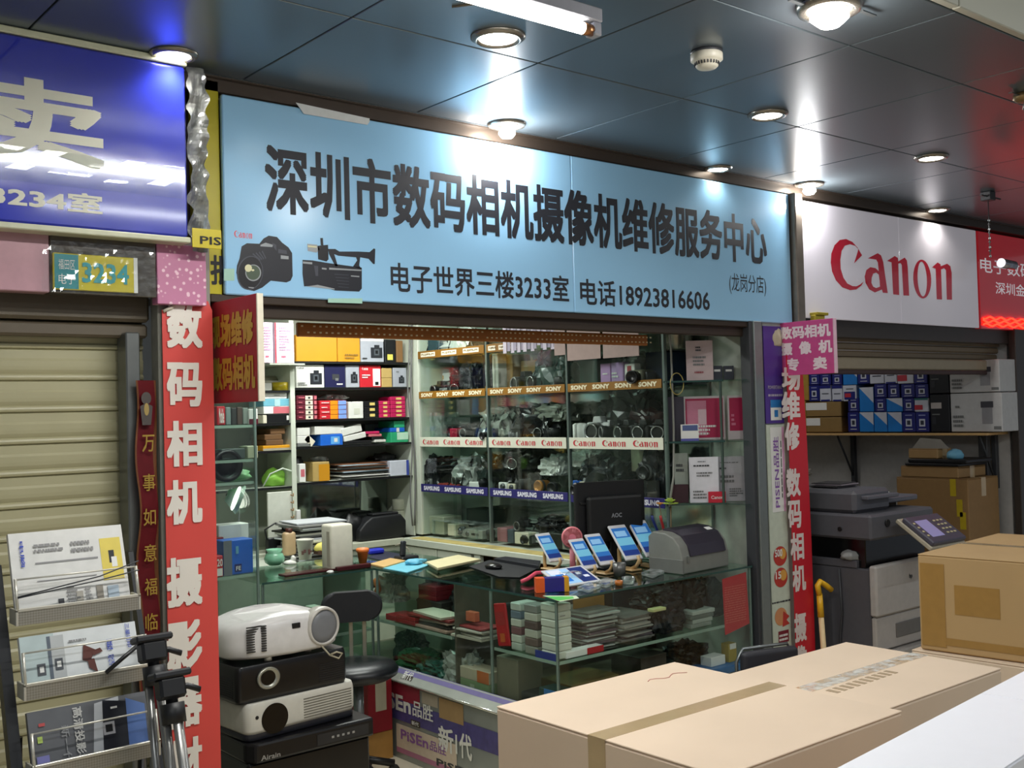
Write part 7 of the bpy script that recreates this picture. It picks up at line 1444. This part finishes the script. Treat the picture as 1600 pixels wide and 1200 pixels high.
# ================================================================ RIGHT-HAND SHOP
XR = 6.9
t = thing('wall_shelf', 'thin plywood shelf full of toner boxes in the right-hand shop', 'shelf', (7.02, 1.0, 1.46))
bm = nbm(); box(bm, (XR - .03, -.0 + .06, 1.462), (7.158, 2.3, 1.478), .001); obj('shelf_board', bm, WOODL, t)
for y in (.12, 1.2, 2.2): bm = nbm(); box(bm, (7.10, y, 1.1), (7.14, y + .03, 1.461), .002); tube(bm, [(7.11, y + .015, 1.15), (XR + .02, y + .015, 1.455)], .008); obj('bracket', bm, DGREY, t)
bm = nbm(); box(bm, (7.02, .14, 0), (7.07, .20, 1.46), .003); one('steel_post', bm, M('4c4c4e', .4, .4), 'dark steel post under the plywood shelf of the right-hand shop', 'post')
TB = dict(nv=M('1a2070', .4), bl=M('1878c8', .4), wh=M('c4c8d4', .4), rd=M('b83040', .4))
def tone(px0, px1, py0, py1, kind, label, x=XR, group='toner boxes on the plywood shelf'):
    pm2 = (px0 + px1) / 2; a = at(px0, py1, x=x); b = at(px1, py1, x=x); zt_ = at(pm2, py0, x=x).z; zb_ = at(pm2, py1, x=x).z; lo, hi = (x, b.y + .002, zb_ + .0006), (x + .2, a.y - .002, zt_ - .0006)
    W_, N_, B_, R_, D_ = TB['wh'], TB['nv'], TB['bl'], TB['rd'], M('2c3040', .5)
    dc = {'nv': (N_, [(.22, .8, .12, .16, W_), (.28, .74, .28, .66, W_), (.38, .64, .36, .58, D_), (.25, .78, .82, .88, M('8a90c0', .4))]), 'wn': (W_, [(0, 1, .80, 1, N_), (.1, .9, .0, .1, N_), (.2, .8, .45, .5, D_)]),
          'bw': (B_, []), 'rw': (W_, [(0, .6, .15, .5, R_), (0, 1, .86, 1, M('2c6a6a', .4))]), 'rt': (W_, [(0, .9, .72, 1, R_), (.2, .8, .4, .46, D_)]), 'sq': (W_, [(.1, .9, .1, .6, TB['nv']), (.15, .6, .25, .5, R_), (.25, .8, .75, .8, D_)])}[kind]
    t = carton('toner_box', label, 'box', lo, hi, dc[0], '-x', dc[1], (), group, .003)
    if kind == 'bw':
        w, h = hi[1] - lo[1], hi[2] - lo[2]; bm = nbm(); flat(bm, [[(0, h), (w, h), (w, h * .35)]], (-.1015, w / 2, 0), (0, -1, 0), (0, 0, 1)); obj('white_corner', bm, W_, t, False)
    return t
rows = [  # (y0, y1, [(x0, x1, kind)])
    (644, 675, [(1325, 1343, 'nv'), (1343, 1366, 'bw'), (1366, 1387, 'bw'), (1387, 1410, 'bw'), (1410, 1431, 'nv'), (1431, 1452, 'nv')]),
    (622, 643.5, [(1325, 1343, 'nv'), (1367, 1385, 'nv'), (1385, 1411, 'bw'), (1411, 1429, 'nv'), (1429, 1451, 'rw')]),
    (605, 643.5, [(1343, 1366, 'bw')]),
    (600, 621.5, [(1366, 1386, 'nv'), (1387, 1406, 'nv'), (1408, 1430, 'nv'), (1430, 1451, 'nv')]),
    (572, 599.5, [(1340, 1359, 'nv'), (1359, 1382, 'rt'), (1382, 1402, 'wn'), (1402, 1428, 'rw'), (1428, 1449, 'nv')]),
    (556, 571.5, [(1340, 1360, 'nv'), (1361, 1380, 'nv'), (1380, 1399, 'wn'), (1401, 1426, 'bw')])]
row2 = [(602, 627, [(1264, 1281, 'nv'), (1281, 1299, 'wn'), (1300, 1317, 'wn'), (1317, 1339, 'sq')]), (584, 601.5, [(1264, 1281, 'nv'), (1281, 1299, 'nv'), (1300, 1316, 'nv')]), (568, 601.5, [(1317, 1340, 'bw')]), (560, 583, [(1290, 1300, 'nv'), (1301, 1316, 'nv')])]
KN = dict(nv='navy', bw='bright blue and white', rw='white box with red patch', wn='white fronted', rt='red topped white', sq='white and blue square print')
RN = ('lowest', 'second', 'tall', 'third', 'fourth', 'highest'); ON = ('first', 'second', 'third', 'fourth', 'fifth', 'sixth')
for i, (y0, y1, l) in enumerate(rows):
    for j, (x0, x1, k) in enumerate(l): tone(x0, x1, y0, y1, k, '%s toner box, %s in the %s row on the plywood shelf' % (KN[k], ON[j], RN[i]))
for i, (y0, y1, l) in enumerate(row2):
    for j, (x0, x1, k) in enumerate(l): tone(x0, x1, y0, y1, k, '%s toner box, %s in the %s row above the brown cartons' % (KN[k], ON[j], ('lower', 'upper', 'tall', 'highest')[i]))
for k, (y0, y1) in enumerate(((652, 676), (628, 651.5))):
    a = at(1260, 660, x=XR).y; b = at(1315, 660, x=XR).y; zt_, zb_ = at(1290, y0, x=XR).z, at(1290, y1, x=XR).z
    carton('brown_carton', ('lower', 'upper')[k] + ' of two brown cartons with white stickers on the plywood shelf', 'box', (XR, b, zb_ + .003), (XR + .2, a, zt_), M('8c7040', .6), '-x', [(.0, .4 + .2 * k, .45, .95, PAPER)])
    c0 = at(1250, 660, x=XR).y; c1 = at(1264, 660, x=XR).y; yz = ((627, 676), (565, 626.5))[k]
    carton('brown_carton', ('lower', 'upper')[k] + ' narrow yellow brown carton at the left end of the plywood shelf', 'box', (XR + .01, c1 if k else a + .01, at(1255, yz[1], x=XR).z + .003), (XR + .2, c0 + .3, at(1255, yz[0], x=XR).z), M('a88634', .6), '-x')
for k, (y0, y1) in enumerate(((616, 675), (566, 615))):
    a, b = at(1453, 640, x=XR).y, at(1484, 640, x=XR).y; zt_, zb_ = at(1468, y0, x=XR).z, at(1468, y1, x=XR).z
    carton('printer_carton', ('lower', 'upper')[k] + ' black carton with a pale product picture beside the toner boxes', 'box', (XR, b + .002, max(zb_, 1.479) + .001), (XR + .22, a - .002, zt_), M('11121a', .4), '-x', [(.05, .6, .62, .78, M('b0a8a4', .5)), (.1, .5, .45, .48, GREY), (.1, .3, .2, .4, M('24262e', .5))])
    a, b = at(1485, 640, x=XR).y, at(1566 - k * 2, 640, x=XR).y
    carton('printer_carton', ('lower', 'upper')[k] + ' large white carton with a grey printer picture at the shelf end', 'box', (XR, b + .002, max(zb_, 1.479) + .001), (XR + .22, a - .002, zt_), M('b8b8b8', .5), '-x', [(.62, .82, .2, .62, M('8c8c90', .5)), (.60, .84, .62, .78, M('3c3c44', .5)), (.84, .98, .06, .14, GREY)], [('#3', .05, .3, .1, .45, GREY), ('#1', .1, .2, .6, .7, GREY)])

# copier
CX0, CY0 = 5.55, .30
q = at(1363, 790, z=1.12)
c0 = at(1366, 885, z=.86); 
t = thing('photocopier', 'large grey office photocopier with a tilted control panel in the right-hand shop', 'photocopier', (c0.x + .30, c0.y + .32, 0)); W2, D2 = .60, .62
OX, OY = c0.x, c0.y   # front left edge of the body
G1, G3, LG = M('54545a', .45), M('46464c', .45), M('b0aca8', .4)
def cb(x0, x1, y0, y1, z0, z1, bev=.006, bm=None): bm = bm or nbm(); box(bm, (OX + x0, OY + y0, z0), (OX + x1, OY + y1, z1), bev); return bm
obj('lower_body', cb(0, W2, .03, D2, .02, .84), G1, t); obj('front_door', cb(-.01, W2, -.015, .03, .60, .86, .01), LG, t)
for k, (z0, z1) in enumerate(((.42, .595), (.25, .415), (.06, .245))):
    d = obj('paper_drawer', cb(-.03 if k else 0, W2, -.04 if k else 0, .03, z0, z1, .008), LG, t)
    obj('drawer_handle', cb(.18, .48, -.046 if k else -.006, -.036 if k else .004, z0 + .05, z1 - .05, .003), M('6a6866', .5), d)
obj('output_cavity', cb(.02, W2, .06, D2, .84, .99, .004), BLKG, t); obj('rear_column', cb(.0, W2, .42, D2, .84, 1.0, .004), G3, t)
obj('side_ledge', cb(-.005, .25, .10, D2, .84, .88, .004), G1, t)
obj('scanner_deck', cb(-.02, W2, .0, D2, .99, 1.12, .012), G1, t); obj('document_feeder', cb(.0, .34, .10, D2, 1.12, 1.24, .02), G1, t)
obj('feeder_tray', cb(.30, W2 + .05, .12, D2 - .05, 1.15, 1.18, .006), M('5e5e66', .4), t); obj('feeder_lip', cb(.06, .36, .06, .12, 1.19, 1.21, .004), M('5e5e66', .4), t)
bm = nbm(); box(bm, (OX + .30, OY - .005, 1.02), (OX + .34, OY + .0, 1.05)); cyl(bm, (OX - .021, OY + .18, 1.04), (OX - .026, OY + .18, 1.04), .012); cyl(bm, (OX + .13, OY - .001, 1.07), (OX + .13, OY - .008, 1.07), .02); obj('knobs', bm, BLK, t)
Mp = Matrix.Translation((OX + .30, OY - .17, 1.03)) @ Matrix.Rotation(.62, 4, 'X')
bm = nbm(); Mp = Mp @ Matrix.Scale(.78, 4); box(bm, (-.20, -.12, -.02), (.22, .14, .015), .008, mat=Mp); pn = obj('control_panel', bm, M('4c4a58', .4), t)
bm = nbm(); box(bm, (-.205, -.13, -.05), (.225, .17, -.02), .006, mat=Mp); obj('panel_underside', bm, M('b0a894', .5), t)
bm = nbm(); box(bm, (-.14, -.07, .015), (.01, .09, .0165), mat=Mp); obj('screen', bm, M('8c88b4', .3, 0, .25, 0), pn)
bm = nbm()
for i in range(3):
    for j in range(4): box(bm, (.06 + .045 * i, -.06 + .04 * j, .015), (.085 + .045 * i, -.045 + .04 * j, .02), .002, mat=Mp)
for j in range(4): box(bm, (-.185, -.06 + .04 * j, .015), (-.165, -.045 + .04 * j, .02), .002, mat=Mp)
obj('buttons', bm, M('c4b890', .5), pn)
bm = nbm(); put_text(bm, 'hp', (OX + .30, OY - .017, .76), (.03, 0, 0), (0, 0, .03), .03); obj('lettering', bm, DGREY, t)
bm = nbm(); tube(bm, [(OX - .012, OY + .2, .83), (OX - .014, OY + .19, .6), (OX - .012, OY + .21, .45), (OX - .02, OY + .17, .38), (OX - .012, OY + .2, .2)], .006); one('power_cable', bm, DGREY, 'dark cable hanging down the left side of the photocopier', 'cable')
papers('crumpled white papers lying on the photocopier feeder', OX + .10, OX + .30, OY + .25, OY + .45, 1.2415, 4, .006, ['c8c8c8', '8a8088', '2c2a2c'], 61, wob=.02)
bm = nbm(); box(bm, (OX + .36, OY + .2, 1.182), (OX + .5, OY + .32, 1.20), .004, mat=Matrix.Identity(4)); one('white_sheet', bm, PAPER, 'white folded sheet in the photocopier feeder tray', 'paper')
for k, (x, y, s_, c_, lab) in enumerate(((.08, .25, (.05, .05, .03), '8a8c8a', 'small grey plastic part in the copier output cavity'), (.22, .12, (.09, .03, .012), 'c8c4b0', 'white slip lying on the copier body'))): bm = nbm(); blob(bm, (OX + x - .06, OY + y - .1 + .0, .8815 if k == 0 else .8615), s_, 3 + k, .3); (one('plastic_part', bm, M(c_, .5), lab, 'part') if k == 0 else bm.free())
# things behind the copier
c = at(1320, 745, y=OY + 1.2)
card_ = nbm(); box(card_, (OX + .3, OY + 1.2, 1.0), (OX + 1.1, OY + 1.5, 1.22), .004); 
one('grey_printer', card_, M('5c5a6c', .5), 'grey purple printer on the table behind the photocopier', 'printer')
bm = nbm(); box(bm, (OX - .1, OY + 1.1, .96), (7.0, OY + 1.7, .999), .003); box(bm, (OX - .08, OY + 1.15, 0), (OX - .03, OY + 1.2, .96)); box(bm, (6.9, OY + 1.15, 0), (6.95, OY + 1.2, .96)); box(bm, (OX - .08, OY + 1.6, 0), (OX - .03, OY + 1.65, .96)); one('side_table', bm, M('3c3834', .5), 'dark table behind the photocopier in the right-hand shop', 'table')
bm = nbm(); prism(bm, [(0, 0), (.11, 0), (.10, .16), (-.01, .18)], (OX + .15, OY + 1.15, 1.0005), (1, 0, 0), (0, 0, 1), .01); one('white_card', bm, M('b8b8b8', .5), 'tilted white card with a dark dot at the grey purple printer', 'card')
for k in range(5): bm = nbm(); blob(bm, (OX + .75 + .22 * k, OY + 1.15, 1.2215 if .75 + .22 * k < 1.1 - .12 else 1.0005), (.10, .05, .035), 80 + k, .4, 3, sub=4, crease=.3); one('clutter_bundle', bm, M(('3a3230', '8a8478', '24222a', '5a5048', '1c1c20')[k], .5), ('brownish', 'pale', 'dark plum', 'grey brown', 'black')[k] + ' bundle of parts on the table behind the photocopier', 'bundle')
# big cardboard box right of copier
a = at(1400, 745, x=6.62); b = at(1512, 745, x=6.62)
t = bigbox('tall brown carton behind the photocopier control panel', 6.62, 7.02, b.y, a.y, 0, a.z, M('8a6a40', .6), tape='y')
AY, BY_ = a.y, b.y
bm = nbm(); 
for k, (zx, zz) in enumerate(((.13, 1.13), (.17, 1.0), (.19, .92))): box(bm, (-.2015, -zx - .04, zz - .05), (-.2003, -zx, zz + .06))
obj('yellow_tape_marks', bm, M('b8a020', .4), t, False)
z = a.z
def py_(px, x=6.62): return at(px, 735, x=x).y
bigbox('flat brown carton lying on the tall brown carton', 6.62, 6.98, py_(1497), py_(1407), z + .002, z + .075, M('94744a', .6), tape='y')
bm = nbm(); box(bm, (6.61, py_(1500), z + .0765), (6.98, py_(1415), z + .098), .006); box(bm, (6.61, py_(1512), z + .0985), (6.95, py_(1420), z + .124), .006); one('black_tray', bm, M('121216', .4), 'black flat printer tray between the brown cartons', 'tray')
bigbox('small open brown carton above the black tray', 6.62, 6.80, py_(1466), py_(1420), z + .1255, z + .19, M('9c7c50', .6), tape='y')
bm = nbm(); blob(bm, (6.68, py_(1486), z + .125), (.06, .05, .04), 3, .15); one('light_blue_cap', bm, M('6aa8c4', .5), 'light blue cap on the black flat tray', 'cap')
bm = nbm(); prism(bm, [(0, 0), (-.26, .0), (-.2, .06), (-.06, .07)], (6.64, py_(1424), z + .192), (0, 1, 0), (0, 0, 1), .004); one('carton_flap', bm, M('8c8880', .6), 'grey open lid standing on the small open brown carton', 'lid')
bm = nbm(); box(bm, (6.30, .35, .3), (6.55, .6, .95), .01); one('blue_crate', bm, M('14284c', .5), 'dark blue crate between photocopier and carton pile', 'crate')
bm = nbm(); box(bm, (6.30, .35, 0), (6.55, .6, .298), .004); one('grey_box', bm, M('3c3c40', .5), 'dark grey box under the dark blue crate', 'box')
# ================================================================ LIGHT
w = bpy.data.worlds.new('hall'); SC.world = w; w.use_nodes = True
w.node_tree.nodes['Background'].inputs[0].default_value = (.80, .88, 1, 1); w.node_tree.nodes['Background'].inputs[1].default_value = .22
# lamps of the hall behind the camera, in the upper ceiling
for x, y in ((-1, -3.2), (3.2, -3.2), (-1, -5.5), (3.2, -5.5), (6.5, -3.2)):
    light('hall_tube_lamp', 'AREA', (x, y, 3.40), 26, (.92, .97, 1), 1.4, shape='RECTANGLE', size_y=.12)
# tube lamps on the shop ceilings
for x, y in ((2.6, 1.0), (3.4, 2.1)): light('shop_tube_lamp', 'AREA', (x, y, 2.5), 27, (.96, 1, .95), 1.2, shape='RECTANGLE', size_y=.1)
light('shop_tube_lamp', 'AREA', (5.9, 1.4, 2.5), 7, (1, .97, .95), 1.0, shape='RECTANGLE', size_y=.1)
vs = SC.view_settings; vs.view_transform = 'Standard'; vs.look = 'None'; vs.gamma = 1; vs.use_curve_mapping = False; vs.exposure = 0
SC.cycles.use_denoising = True; SC.cycles.max_bounces = 10; SC.cycles.transparent_max_bounces = 24; SC.cycles.sample_clamp_indirect = 6; SC.cycles.caustics_reflective = False; SC.cycles.caustics_refractive = False
